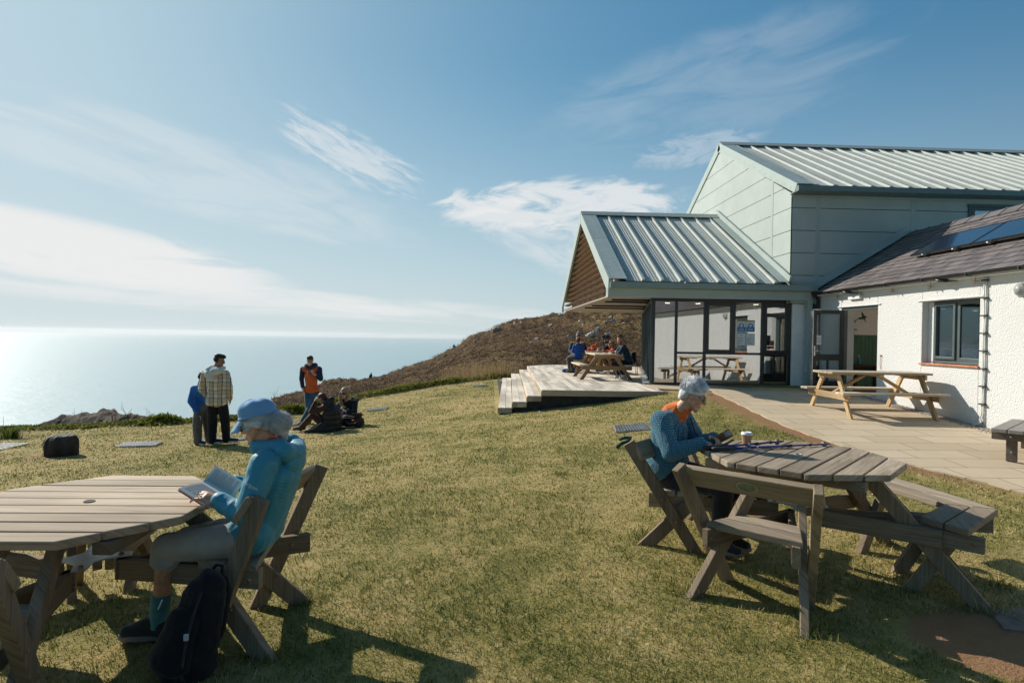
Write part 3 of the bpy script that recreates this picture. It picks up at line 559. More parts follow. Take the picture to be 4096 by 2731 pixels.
    for a,b_,z0,z1 in ((4.35,4.905,.05,2.21),(4.96,5.67,.05,.825),(4.96,5.67,.875,2.21),(5.73,7.23,.05,.825),(5.80,6.39,.945,2.11),(6.52,7.23,.875,2.21),(7.29,7.95,.05,.825),(7.36,7.88,.945,2.11)):
        q=MB(); tl=random.uniform(-.004,.004); q.add([(a,Y0-.005+tl,z0),(b_,Y0-.005-tl,z0),(b_,Y0-.005-tl,z1),(a,Y0-.005+tl,z1)],[(0,1,2,3)]); q.build('pane',GLASSC,fo)
    sf=MB(); A=Vector((4.29,15.86,0)); B=Vector((6.48,25.45,0)); d=(B-A); n3=Vector((d.y,-d.x,0)).normalized()
    for k in range(9):
        p_=A+d*(k/8.); sf.bar(p_+Vector((0,0,0)),p_+Vector((0,0,2.3)),.06,.09,up=d)
    for z in (.03,2.25): sf.bar(A+Vector((0,0,z)),B+Vector((0,0,z)),.08,.06)
    so_=sf.build('side_glazing_frame',GREYF,T)
    q=MB(); q.quad(A,B,B+Vector((0,0,2.25)),A+Vector((0,0,2.25))); q.build('side_pane',GLASSC,so_)
    fl=MB(); fl.bar(A+Vector((-.12,-.06,.03)),A+d*.35+Vector((-.12,0,.03)),.20,.02); fl.build('floor_flashing',GALV,T)
    # white pier, downpipe, interior
    pi_=MB(); pi_.bb(8.03,8.46,15.70,16.0,-.03,2.29); pi_.build('pier',WHITEP,T,bevel=.02)
    dp=MB(); dp.bb(8.335,8.455,15.50,15.62,.03,2.344)
    for z in (.35,1.15,2.05): dp.bb(8.30,8.336,15.52,15.6,z,z+.05)
    dp.build('downpipe',CLADD,T,bevel=.006)
    inn=MB(); inn.bb(4.3,8.35,15.9,25.6,-.06,-.005); inn.build('cafe_floor',wood('cafe_boards',(.10,.055,.03),(.2,.12,.06)),T)
    inn=MB(); inn.bb(8.3,8.4,16.0,25.6,0,2.3); inn.bb(6.6,8.3,25.5,25.6,0,2.3); inn.build('cafe_wall',mat('cafe_wall_paint',(.4,.42,.41),.8),T)
    cl=MB(); cl.prism([(4.3,15.87),(8.3,15.87),(8.3,25.5),(6.5,25.5)],2.26,2.295); cl.build('cafe_ceiling',mat('cafe_ceiling_paint',(.5,.5,.48),.9),T)
    lt=MB(); em,t_,b_,o_=newmat('lamp_glow'); setc(t_,b_,'Emission Color',(1,.86,.65)); b_.inputs['Emission Strength'].default_value=4.
    for x,y in ((5.1,17.2),(6.0,17.2),(6.9,17.2),(7.7,17.2)): lt=MB(); lt.lathe([(.06,2.235),(.07,2.25),(.07,2.259)],(x,y,0),12); lt.build('ceiling_light',em,T)
    return T
CENTRE=build_centre()

def text_obj(s,size,M,material,name,parent=None,depth=.0008,align='CENTER'):
    cu=bpy.data.curves.new('t','FONT'); cu.body=s; cu.size=size; cu.extrude=depth; cu.align_x=align; cu.align_y='CENTER'; cu.resolution_u=2
    o=bpy.data.objects.new('t',cu); COL.objects.link(o); bpy.context.view_layer.update()
    me=bpy.data.meshes.new_from_object(o.evaluated_get(bpy.context.evaluated_depsgraph_get())); bpy.data.objects.remove(o); me.transform(M); me.materials.clear(); me.materials.append(material)
    return link(name,me,parent)

def build_cottage():
    T=thing('cottage',(8.9,9,0),'low white roughcast cottage with purple slate roof, open glazed door and grey window','cottage')
    X0,X1=8.67,9.0; w=MB(); zb=-.75; zt=2.52
    def wl(y0,y1,z0,z1): w.bb(X0,X1,y0,y1,z0,z1)
    wl(14.55,15.59,zb,zt); wl(13.16,14.55,2.05,zt); wl(13.16,14.55,zb,-.012); wl(11.77,13.16,zb,zt); wl(10.35,11.77,zb,.80); wl(10.35,11.77,2.04,zt); wl(-3,10.35,zb,zt)
    w.prism([(X0,-3,zb),(13.4,-3,zb),(13.4,-3,zt),(11.05,-3,4.02),(X0,-3,zt)],0,d=(0,.3,0)); w.bb(13.1,13.4,-2.69,15.59,zb,zt)
    w.bb(8.645,X0,13.05,14.69,2.052,2.085); w.bb(8.645,X0,10.26,11.88,2.042,2.075)      # drip edges of the render
    wo=w.build('wall',RCAST,T,bevel=.012)
    r=MB(); e=Vector((8.46,0,2.475)); rd=Vector((11.05,0,4.08)); sl=(rd-e); L=sl.length
    def pl(y0,y1,a,b_,flip=False):
        A=e+sl*a; B=e+sl*b_; f=(lambda v:Vector((22.1-v.x,v.y,v.z))) if flip else (lambda v:v)
        p=[f(A+Vector((0,y0,0))),f(A+Vector((0,y1,0))),f(B+Vector((0,y1,0))),f(B+Vector((0,y0,0)))]; uv=[[(y0,a*L),(y1,a*L),(y1,b_*L),(y0,b_*L)]]; r.add(p,[(0,1,2,3)],uv)
    # rows of slates laid as overlapping courses
    nrow=15
    for k in range(nrow):
        a,b_=k/nrow,(k+1.35)/nrow; b_=min(b_,1.0); lift=Vector((-sl.z,0,sl.x)).normalized()*.014
        A=e+sl*a; B=e+sl*b_; y=-3.1-random.random()*.3
        while y<15.55:
            wd=.34*random.uniform(.75,1.2); y1=min(y+wd-.006,15.57); j=random.uniform(-.008,.008); h=lift*random.uniform(.8,1.35)
            p=[A+Vector((0,y,0))+h+sl.normalized()*j,A+Vector((0,y1,0))+h+sl.normalized()*j,B+Vector((0,y1,0)),B+Vector((0,y,0))]
            u=random.random()*30; r.add([*p,p[0]-h*.9,p[1]-h*.9],[(0,1,2,3),(4,5,1,0)],[[(u,0.02),(u+.25,.02),(u+.25,.18),(u,.18)]]*2); y=y1+.006
    pl(-3.1,15.57,0,1,True)
    ro=r.build('roof',SLATE,T,fix=False)
    rt=MB(); rm=mat('grey_ridge_tile',(.115,.105,.10),.7,.25,5.,.3,60.); y=-3.1
    while y<15.4:
        rt.prism([(11.05-.21,y,3.985),(11.05,y,4.145),(11.26,y,3.985),(11.24,y,3.965),(11.05,y,4.11),(10.86,y,3.965)],0,d=(0,.435,0)); rt.prism([(11.05-.225,y+.43,3.985),(11.05,y+.43,4.165),(11.275,y+.43,3.985),(11.24,y+.43,3.965),(11.05,y+.43,4.11),(10.86,y+.43,3.965)],0,d=(0,.035,0)); y+=.46
    rt.build('ridge_tile',rm,ro)
    fl=MB(); a=Vector((8.44,15.56,2.53)); b2=Vector((11.08,15.56,4.16)); up=Vector((-sl.z,0,sl.x)).normalized(); fl.prism([a,b2,b2+up*.16,a+up*.16],0,d=(0,.035,0)); fl.prism([a,b2,b2+up*.02,a+up*.02],0,d=(0,-.10,0)); fl.build('abutment_flashing',CLADD,T)
    g=MB(); pts=[(8.46,y,2.47) for y in np.arange(-3,15.51,.8)]+[(8.46,15.50,2.47)]
    gv=[];gf=[]; k=7
    for p in pts: gv+=[Vector((p[0]-.055*cos(pi*j/(k-1)),p[1],p[2]-.05*sin(pi*j/(k-1)))) for j in range(k)]+[Vector((p[0]+.048*cos(pi*j/(k-1)),p[1],p[2]-.043*sin(pi*j/(k-1)))) for j in range(k)]
    n=2*k
    for i in range(len(pts)-1): gf+=[(i*n+j,i*n+(j+1)%n,(i+1)*n+(j+1)%n,(i+1)*n+j) for j in range(n)]
    g.add(gv,gf)
    for y in (14.75,13.68,12.58,11.46,10.37,9.3,8.2): g.bb(8.40,8.515,y-.012,y+.012,2.415,2.476)
    for y in (11.2,14.2): g.tube([(8.46,y,2.45),(8.47,y-.12,2.40),(8.52,y-.22,2.385),(8.58,y-.30,2.40),(8.66,y-.33,2.41)],.03,8)
    g.tube([(8.47,15.46,2.44),(8.55,15.47,2.36),(8.60,15.5,2.28),(8.60,15.5,.02)],.036,10); g.build('gutter',BLACKP,T,smooth=False)
    sf=MB(); sf.bb(8.535,8.668,-2.9,15.5,2.395,2.44); sf.build('eaves_board',WHITEP,T)
    hk=MB(); hm=mat('rusty_hook',(.30,.14,.06),.7,.3)
    for y in (14.63,13.68,12.58,11.46,10.37): hk=MB(); hk.tube([(8.60,y,2.40),(8.60,y,2.30),(8.56,y,2.26)],.006,6); hk.tube([(8.66,y,2.33),(8.54,y,2.33)],.006,6); hk.tube([(8.60,y-.05,2.30),(8.60,y+.05,2.30)],.005,6); hk.build('wall_hook',hm,T)
    # window: left casement opens, right light is fixed
    wf=MB(); X=8.80
    def fr(y0,y1,z0,z1,t,x0,x1): wf.bb(x0,x1,y0,y0+t,z0,z1); wf.bb(x0,x1,y1-t,y1,z0,z1); wf.bb(x0,x1,y0+t,y1-t,z1-t,z1); wf.bb(x0,x1,y0+t,y1-t,z0,z0+t)
    fr(10.36,11.62,.86,2.035,.05,X,X+.07); wf.bb(X-.002,X+.068,10.98,11.05,.91,1.985); fr(11.035,11.575,.905,1.99,.055,X-.035,X+.03); fr(10.405,10.99,.905,1.99,.04,X-.004,X+.04); wf.bb(X-.05,X+.05,10.36,11.62,.835,.859)
    wo_=wf.build('window',GREYF,T,bevel=.006); wl2=MB(); wl2.bb(X,X1-.002,11.622,11.768,.81,2.03); wl2.build('reveal_block',RCAST,T)
    p=MB(); p.bb(X+.008,X+.014,11.088,11.522,.958,1.937); p.build('pane',GLASSW,wo_); p=MB(); p.bb(X+.008,X+.014,10.443,10.952,.943,1.952); p.build('pane',GLASSW,wo_)
    s=MB(); sm=mat('terracotta_sill',(.50,.20,.10),.75,.2,9.)
    for k in range(10): s.bb(8.63,X+.02,10.33+.147*k,10.33+.147*k+.143,.785,.818)
    s.build('sill',sm,T,bevel=.004)
    # doorway: left leaf swung out, right leaf swung in, dark head
    fr_=MB(); fr_.bb(8.70,8.78,13.165,14.545,1.985,2.045); fr_.bb(8.70,8.78,14.47,14.545,0,1.984); fr_.build('door_frame',GREYF,T)
    def leaf(name,A,d,w_,h,mt,gl,handle=True,label=None):
        A=Vector(A); d=Vector(d).normalized(); up=Vector((0,0,1)); q=MB(); th=.045
        def st(a0,a1,z0,z1): q.bar(A+d*((a0+a1)/2)+up*z0,A+d*((a0+a1)/2)+up*z1,abs(a1-a0),th,up=d.cross(up))
        st(0,.10,.02,h); st(w_-.10,w_,.02,h); st(.10,w_-.10,h-.09,h); st(.10,w_-.10,.75,.90); st(.10,w_-.10,.02,.25); st(w_/2-.02,w_/2+.02,.25,.75)
        o=q.build(name,mt,T,bevel=.003,seg=1)
        g_=MB(); n=d.cross(up)
        for z0,z1 in ((.25,.75),(.90,h-.09)): g_.quad(A+d*.1+up*z0,A+d*(w_-.1)+up*z0,A+d*(w_-.1)+up*z1,A+d*.1+up*z1)
        g_.build('pane',gl,o)
        if handle:
            hb=MB(); P=A+d*(w_-.05)+up*.98
            for s in (-1,1):
                N=n*s*(th/2+.004); hb.bar(P+N-up*.12,P+N+up*.12,.03,.006,up=n); hb.tube([P+N,P+N*1.9,P+N*2.1-d*.13],.009,8)
            hb.build('handle',STEEL,o)
        return o
    L1=leaf('door',(8.68,14.45,0),(-1,-.02,0),.80,1.98,DARKF,GLASSD)
    hb=MB(); hb.bb(7.873,7.885,14.40,14.50,.04,1.96); hb.bb(7.9,8.08,14.41,14.49,1.981,2.0); hb.build('edge_strip',STEEL,L1)
    leaf('door',(8.80,13.19,0),(1,.10,0),.62,1.98,GREYF,GLASSD,True)
    # room behind
    rm=MB(); wp=mat('room_wall_paint',(.74,.72,.68),.85,.03); rm.bb(11.4,11.5,9.7,15.5,0,2.5); rm.bb(9.0,11.4,15.4,15.5,0,2.5); rm.bb(9.0,11.4,9.7,9.8,0,2.5); rm.build('room_wall',wp,T)
    rm=MB(); rm.bb(8.98,11.5,9.7,15.5,2.42,2.46); rm.build('room_ceiling',wp,T)
    rm=MB(); rm.bb(8.70,11.5,9.7,15.39,-.06,-.004); rm.build('room_floor',wood('room_boards',(.12,.07,.04),(.22,.14,.08)),T)
    pn=MB(); gm=mat('green_boarding',(.07,.16,.11),.6,.08)
    for k in range(23): pn.bb(9.01+.1*k,9.01+.1*k+.092,15.37,15.398,.02,1.36)
    pn.bb(9.01,11.3,15.355,15.398,1.361,1.40); pn.build('wainscot',gm,T)
    tk=mat('teal_decal',(.05,.22,.23),.6); dk=mat('ink',(.02,.02,.02),.6)
    def bird(x,z,s,m_,rot):
        q=MB(); pts=[(-1,-.1),(-.35,.02),(-.15,.75),(.1,1.1),(.12,.2),(.6,.12),(.9,.0),(.55,-.12),(.2,-.2),(-.2,-.55),(-.25,-.18)]; c,sn=cos(rot),sin(rot)
        q.prism([(x+(a*c-b_*sn)*s,15.391,z+(a*sn+b_*c)*s) for a,b_ in pts],0,d=(0,.004,0)); q.build('bird_decal',m_,T)
    bird(9.53,1.76,.10,tk,.5); bird(9.76,1.87,.17,mat('dark_decal',(.02,.05,.05),.6),1.9)
    MM=Matrix.Translation((9.52,15.388,1.545))@Matrix.Rotation(radians(90),4,'X'); text_obj('dau',.11,MM,dk,'wall_lettering',T); text_obj('ts',.11,Matrix.Translation((-.03,0,-.11))@MM,dk,'wall_lettering',T)
    # fittings on the wall
    el=MB(); el.bb(8.60,8.668,13.73,14.19,2.225,2.335); el.build('emergency_light',mat('white_plastic',(.8,.81,.8),.45,.03),T,bevel=.012)
    lm=MB(); Mh=Matrix.Rotation(radians(90),3,'Y'); lm.lathe([(.11,0),(.115,.03),(.10,.09),(.05,.13),(.01,.14)],(8.668,9.47,2.11),18,Matrix.Rotation(radians(-90),3,'Y')); lm.bb(8.655,8.67,9.36,9.58,2.0,2.22); lm.build('wall_lamp',mat('grey_lamp',(.30,.30,.29),.4,.05),T)
    cb=MB()
    for k,dy in enumerate((0,.035)):
        cb.tube([(8.645,10.19+dy+.006*sin(z*6+k),z) for z in np.arange(2.40,-.12,-.12)]+[(8.62,10.19+dy+.02,-.16),(8.56,10.30+dy*1.4,-.23)],.013,6)
    co=cb.build('cable',mat('pale_cable',(.66,.66,.62),.6),T,smooth=True)
    cl_=MB()
    for z in np.arange(2.33,-.1,-.31): cl_=MB(); cl_.bb(8.60,8.668,10.155,10.26,z-.012,z+.012); cl_.build('cable_clip',mat('dark_clip',(.03,.028,.026),.6),T)
    hs=MB(); hs.tube([(8.655,13.0,.92),(8.645,13.0,.90),(8.648,13.01,.75),(8.648,12.99,.62)],.006,6); hs.bb(8.64,8.67,12.985,13.015,.905,.935); hs.build('door_hook',hm,T)
    # solar panels on rails
    N=Vector((-sl.z,0,sl.x)).normalized(); S=sl.normalized(); O=Vector((9.40,0,2.475+(9.40-8.46)*sl.z/sl.x))+N*.13
    pm,t,b,o=newmat('solar_cells'); uv=t.n('ShaderNodeTexCoord').outputs['UV']; br=t.n('ShaderNodeTexBrick',{'Scale':1.,'Mortar Size':.004,'Brick Width':.156,'Row Height':.156,'Color1':(.010,.018,.04,1),'Color2':(.012,.022,.048,1),'Mortar':(.03,.04,.06,1)}); br.offset=0; t.L.new(uv,br.inputs['Vector']); setc(t,b,'Base Color',br.outputs['Color']); setc(t,b,'Roughness',.12); setc(t,b,'Coat Weight',.6); setc(t,b,'Coat Roughness',.05)
    for k in range(5):
        y1=13.08-1.70*k; y0=y1-1.68; q=MB(); A=O+Vector((0,y0,0)); q.add([A,A+Vector((0,1.68,0)),A+Vector((0,1.68,0))+S*.84,A+S*.84],[(0,1,2,3)],[[(0,0),(1.68,0),(1.68,.84),(0,.84)]]); po=q.build('solar_panel',pm,T,fix=False)
        f=MB(); up=N*-.035
        for a_,b__ in ((A,A+Vector((0,1.68,0))),(A+S*.84,A+S*.84+Vector((0,1.68,0)))): f.bar(a_+N*-.014,b__+N*-.014,.02,.04,up=N)
        for yy in (y0+.01,y1-.01): f.bar(O+Vector((0,yy,0))+N*-.014+S*.01,O+Vector((0,yy,0))+S*.83+N*-.014,.02,.038,up=N)
        f.build('panel_frame',BLACKP,po)
    ra=MB()
    for s_ in (.10,.72): ra.bar(O+S*s_+N*-.06+Vector((0,4.5,0)),O+S*s_+N*-.06+Vector((0,13.13,0)),.035,.04,up=N)
    for y in np.arange(5,13.1,.85): ra.bar(O+S*-.03+N*-.055+Vector((0,y,0)),O+S*.2+N*-.10+Vector((0,y,0)),.04,.02,up=N); ra.bb(O.x-.05,O.x-.0,y-.02,y+.02,O.z-.06,O.z-.03)
    ra.build('panel_rail',GALV,T)
    ch=MB(); ch.bb(10.6,11.5,-2.2,-1.2,3.6,5.0); ch.bb(10.5,11.6,-2.3,-1.1,5.0,5.12); ch.build('chimney',RCAST,T)
    return T
COTT=build_cottage()

# ---------------------------------------------------------------- timber deck with side steps
DECKW=wood('silvered_decking',(.43,.38,.31),(.70,.645,.565),.8,1.2,.5)
def build_deck():
    T=thing('timber_deck',(2.5,18,0),'pale silvered timber deck with long steps down its left side','deck')
    top=MB(); sh=.030
    X=lambda x,y: x+sh*(y-13.7)*(1 if x<2.4 else max(0,(4.2-x)/1.8))
    def board(x0,x1,y0,y1,z,bend=None):
        top.hexa([(X(x0,y0),y0,z-.03),(X(x1,y0),y0,z-.03),(X(x1,y1),y1,z-.03),(X(x0,y1),y1,z-.03),(X(x0,y0),y0,z),(X(x1,y0),y0,z),(X(x1,y1),y1,z),(X(x0,y1),y1,z)],axis=1)
    x=1.20
    while x<6.3:
        x1=x+.137; xm=x+.07; y0=13.70 if x<4.05 else 15.88+(x1-4.29)/.227+.05; y1=26.2-max(0,(2.7-xm)/1.5)**2*1.6
        if x1<4.12 or y0>15.8:
            cuts=[y0]; yy=y0+random.uniform(1.5,4.2)
            while yy<y1-.6: cuts.append(yy); yy+=4.2
            cuts.append(y1)
            for a,b_ in zip(cuts[:-1],cuts[1:]): board(x,x1,a,b_-.004,0.)
        x+=.142
    R=.140; G=.335
    for k in (1,2,3):
        for j in range(2):
            xr=1.205-G*(k-1)-j*.166-.004; board(xr-.160,xr,13.70,25.1-.5*k,-R*k)
    top.build('deck_board',DECKW,T,bevel=.003,seg=1)
    f=MB(); f.hexa([(1.185,13.66,-.135),(4.10,13.66,-.135),(4.10,13.695,-.135),(1.185,13.695,-.135),(1.185,13.66,-.002),(4.10,13.66,-.002),(4.10,13.695,-.002),(1.185,13.695,-.002)])
    for k in range(1,4):
        xl=1.205-G*k; xr=1.205-G*(k-1); f.bb(xl-.012,xr-.022 if k>0 else xr,13.661,13.694,-R*k-.125,-R*k-.034); f.bb(xl-.012,xl+.10,13.655,13.660,-R*k-.125,-R*k-.0)
        f.bb(xr-.03,xr-.003,13.6605,13.6945,-R*k+.002,-R*(k-1)-.033)
    # risers along the steps
    for k in range(0,4):
        xr=1.205-G*k-.004; f.hexa([(X(xr,13.70),13.70,-R*k-R+.001),(X(xr,13.7)+.025,13.70,-R*k-R+.001),(X(xr,25)+.025,25-.5*k,-R*k-R+.001),(X(xr,25),25-.5*k,-R*k-R+.001),(X(xr,13.7),13.70,-R*k-.032),(X(xr,13.7)+.025,13.70,-R*k-.032),(X(xr,25)+.025,25-.5*k,-R*k-.032),(X(xr,25),25-.5*k,-R*k-.032)])
    f.build('fascia',wood('deck_fascia',(.36,.28,.19),(.60,.50,.37),.8,1.,.4,True),T,bevel=.003,seg=1)
    p=MB(); p.bb(1.24,4.6,13.76,13.86,-.75,-.04)
    for k in (1,2,3): p.bb(1.25-G*k,1.25-G*(k-1)-.001,13.762,13.86,-.85,-R*k-.04)
    p.bb(.3,.4,13.87,24,-.9,-.48); p.build('brick_plinth',mat('dark_brick',(.035,.032,.03),.9,.4,9.,.5,30.),T)
    return T
DECK=build_deck()
# ---------------------------------------------------------------- furniture
GREYW=wood('weathered_oak',(.15,.112,.075),(.47,.39,.295),.85,1.,.55,lich=.6); DARKW=wood('weathered_oak_dark',(.10,.070,.044),(.33,.255,.175),.85,1.,.55,lich=.5); PALEW=wood('sun_bleached_tabletop',(.24,.175,.115),(.60,.485,.355),.8,.8,.5)
PINE=wood('weathered_pine',(.30,.19,.09),(.60,.44,.25),.75,1.,.35,True); PINEG=wood('greyed_pine_top',(.34,.27,.19),(.66,.57,.45),.8,1.,.4); PINEB=wood('brown_pine',(.20,.115,.055),(.42,.27,.14),.75,1.,.35,True)
RECY=mat('brown_recycled_plastic',(.115,.085,.066),.7,.2,14.,.25,120.); RECYT=mat('grey_recycled_plastic',(.24,.22,.20),.7,.15,14.,.25,120.); BOLT=mat('rusty_bolt',(.28,.17,.09),.5,.3,metal=.6)

def bolt(P,n,T,r=.013):
    q=Vector(n).normalized().to_track_quat('Z','Y').to_matrix(); b=MB(); b.lathe([(r,0),(r*.9,r*.5),(r*.4,r*.75)],P,8,q); b.build('bolt',BOLT,T)

def octo_table(C,zt,zg,pang,spokes,benches,label,woods,Rf=.62,plaques=(),ring=None,seatz=.47,seatr=0.):
    """octagonal table on a radial frame: every spoke carries a diagonal leg up to the top, a horizontal beam and (with a back) a leaning post"""
    C=Vector((C[0],C[1],0)); T=thing('octagonal_picnic_table',(C.x,C.y,zg),label,'picnic table','weathered octagonal picnic tables')
    wt,wf,ws=woods
    # planked top
    n_=9; pw=2*Rf/n_; c,s=cos(pang),sin(pang); R=Rf/cos(pi/8); top=MB(); oct_=[(R*cos(pi/8+k*pi/4+(0)),R*sin(pi/8+k*pi/4)) for k in range(8)]
    oc=[(x*c+y*s,-x*s+y*c) for x,y in oct_]                 # octagon in plank coordinates
    for i in range(n_):
        v0,v1=-Rf*1.02+i*(2*Rf*1.02/n_)+.005,-Rf*1.02+(i+1)*(2*Rf*1.02/n_)-.005; poly=oc
        for sg,lim in ((1,v1),(-1,-v0)):
            out=[]
            for k in range(len(poly)):
                a,b=poly[k],poly[(k+1)%len(poly)]; fa,fb=lim-sg*a[1],lim-sg*b[1]
                if fa>=0: out.append(a)
                if fa*fb<0: u=fa/(fa-fb); out.append((a[0]+(b[0]-a[0])*u,a[1]+(b[1]-a[1])*u))
            poly=out
        if len(poly)<3: continue
        dz=random.uniform(-.002,.002); r0=(random.random()*9,random.random()*9); k=len(poly)
        P=[C+Vector((x*c-y*s,x*s+y*c,zt-.042+dz)) for x,y in poly]+[C+Vector((x*c-y*s,x*s+y*c,zt+dz)) for x,y in poly]
        fs=[tuple(range(k-1,-1,-1)),tuple(range(k,2*k))]+[(j,(j+1)%k,k+(j+1)%k,k+j) for j in range(k)]
        uvp=[(r0[0]+x,r0[1]+y) for x,y in poly]; uv=[[uvp[j] for j in range(k-1,-1,-1)],[uvp[j] for j in range(k)]]+[[(uvp[j][0],uvp[j][1]),(uvp[(j+1)%k][0],uvp[(j+1)%k][1]),(uvp[(j+1)%k][0],uvp[(j+1)%k][1]+.04),(uvp[j][0],uvp[j][1]+.04)] for j in range(k)]
        top.add(P,fs,uv)
    to=top.build('tabletop',wt,T,bevel=.007)
    h=MB(); h.lathe([(.028,zt+.0015),(.027,zt+.006),(.02,zt+.006),(.018,zt+.002)],(C.x,C.y,0),18); h.build('parasol_ring',ring or GALV,to); h=MB(); h.lathe([(.018,zt+.001),(.018,zt+.0035)],(C.x,C.y,0),16); h.build('parasol_hole',GAPM,to)
    for q in (-.38,.38):
        bt=MB(); a=C+Vector((q*c,q*s,zt-.075)); d=Vector((-s,c,0)); L=sqrt(max(.05,(Rf*1.03)**2-q*q))*.98; bt.bar(a-d*L,a+d*L,.09,.06); bt.build('batten',wf,to,bevel=.004)
    # hub plate with four arms
    hub=MB(); pts=[]
    for k in range(4):
        a=k*pi/2+pang+.35
        for da,r in ((-.42,.10),(-.16,.20),(.16,.20),(.42,.10)): pts.append((C.x+r*cos(a+da),C.y+r*sin(a+da)))
    hub.prism(pts,zg+.445,zg+.453); ho=hub.build('hub_plate',GALV,T)
    for k in range(4): a=k*pi/2+pang+.35; bolt(C+Vector((.15*cos(a),.15*sin(a),zg+.453)),(0,0,1),ho,.014)
    gr=lambda P: g1(P.x,P.y)
    tops={}
    for (deg,kind,tan,*rs) in spokes:
        (l0,l1,p0,p1,lz)=(tuple(rs[0])+(None,))[:5] if rs else (.40,1.10,.68,1.19,None); lz=zt-.045 if lz is None else lz; a=radians(deg); d=Vector((cos(a),sin(a),0)); tg=Vector((-sin(a),cos(a),0))*(.038*tan); t2=-tg*.0
        P=lambda r,z:C+d*r+Vector((0,0,z))
        gf=gr(P(l1,0)); F=P(l1,gf-.03)
        lg=MB(); lg.bar(P(l0,lz),F,.048,.095,up=d.cross(Vector((0,0,1))).cross((F-P(l0,lz)).normalized()),cut0=(0,0,1),cut1=(0,0,1)); lg.build('leg',wf,T,bevel=.005)
        bm_=MB(); bm_.bar(P(.13,zg+.385),P(p0+(p1-p0)*.5+.11 if kind=='back' else .86,zg+.385),.045,.11)
        for v in range(len(bm_.v)): bm_.v[v]=tuple(Vector(bm_.v[v])+tg*1.25)
        bm_.build('beam',wf,T,bevel=.005)
        G=gr(P(p0,0))-.03; tz=zg+(.83 if kind=='back' else .40); tr=p1 if kind=='back' else .93
        po=MB(); A=P(p0,G)-tg*1.25; B=P(tr,tz)-tg*1.25; tops[deg]=(B,d,tg*1.25); ax=(B-A).normalized(); po.bar(A,B,.05,.085,up=d.cross(Vector((0,0,1))).cross(ax),cut0=(0,0,1)); po.build('post',wf,T,bevel=.005)
        X_=P(.85*p0/.68*.6+.34,zg+.262)-tg*1.9; bolt(X_,-tg,T); bolt(P(1.02,zg+.39)+tg*1.9,tg,T); bolt(P(.955,zg+.42)-tg*1.9,-tg,T)
    for (d0,d1,back) in benches:
        a0,a1=radians(d0),radians(d1); am=(a0+a1)/2; d=Vector((cos(am),sin(am),0)); tv=Vector((-sin(am),cos(am),0)); ha=(a1-a0)/2
        seat=MB()
        for r0,r1 in ((.635+seatr,.785+seatr),(.80+seatr,.95+seatr)):
            w0,w1=r0*math.tan(ha)-.012,r1*math.tan(ha)-.012
            q=[C+d*r0-tv*w0,C+d*r1-tv*w1,C+d*r1+tv*w1,C+d*r0+tv*w0]; z0,z1=zg+seatz-.043,zg+seatz
            seat.hexa([v+Vector((0,0,z0)) for v in q]+[v+Vector((0,0,z1)) for v in q],axis=1)
        seat.build('seat',ws,T,bevel=.006)
        if back:
            (B0,e0,t0),(B1,e1,t1)=tops[d0],tops[d1]; Q0=B0-e0*.085+Vector((0,0,-.060)); Q1=B1-e1*.085+Vector((0,0,-.060)); ov=(Q1-Q0).normalized(); Q0=Q0-ov*.035; Q1=Q1+ov*.035
            tv=ov; d=ov.cross(Vector((0,0,1))); d=d if d.dot(e0)>0 else -d; lean=Vector((d.x*.54,d.y*.54,.84)).normalized(); cen=(Q0+Q1)/2
            bb=MB(); bb.bar(Q0,Q1,.042,.145,up=lean); bo=bb.build('backrest',wf if back==1 else ws,T,bevel=.008)
            if d0 in plaques:
                nrm=tv.cross(lean).normalized(); nrm=nrm if nrm.dot(d)>0 else -nrm; pc=cen+nrm*.0225
                Mx=Matrix((tv.cross(Vector((0,0,0)))+tv,lean,nrm)).transposed().to_4x4(); Mx.translation=pc
                if Mx.to_3x3().determinant()<0: Mx=Mx@Matrix.Scale(-1,4,(1,0,0))
                for rr,m_,zz in ((1.,mat('plaque_rim',(.42,.40,.30),.6),0.),(.9,mat('plaque_green',(.17,.20,.11),.6,.3,20.),.0012)):
                    pq=MB(); pq.prism([(.062*rr*cos(k*pi/18),.038*rr*sin(k*pi/18)) for k in range(36)],zz,zz+.002,M=Mx); pq.build('plaque',m_,bo)
    return T

# left table: planks along x, four benches at right angles
TL_C=(-2.13,3.28); TL_G=-.46; TL_Z=.29
TABL=octo_table(TL_C,TL_Z,TL_G,0.,[(-9,'back',1,(.70,1.02,.69,1.0,-.075)),(26,'back',-1,(.40,1.12,.83,1.21)),(-107,'back',1),(-73,'back',-1),(101,'low',-1),(126,'low',-1),(164,'low',1)],
   [(-9,26,1),(-107,-73,1)],'sun bleached octagonal picnic table where a woman reads, filling the lower left corner',(PALEW,DARKW,GREYW),.615,plaques=(-9,),ring=DARKW,seatr=-.04)
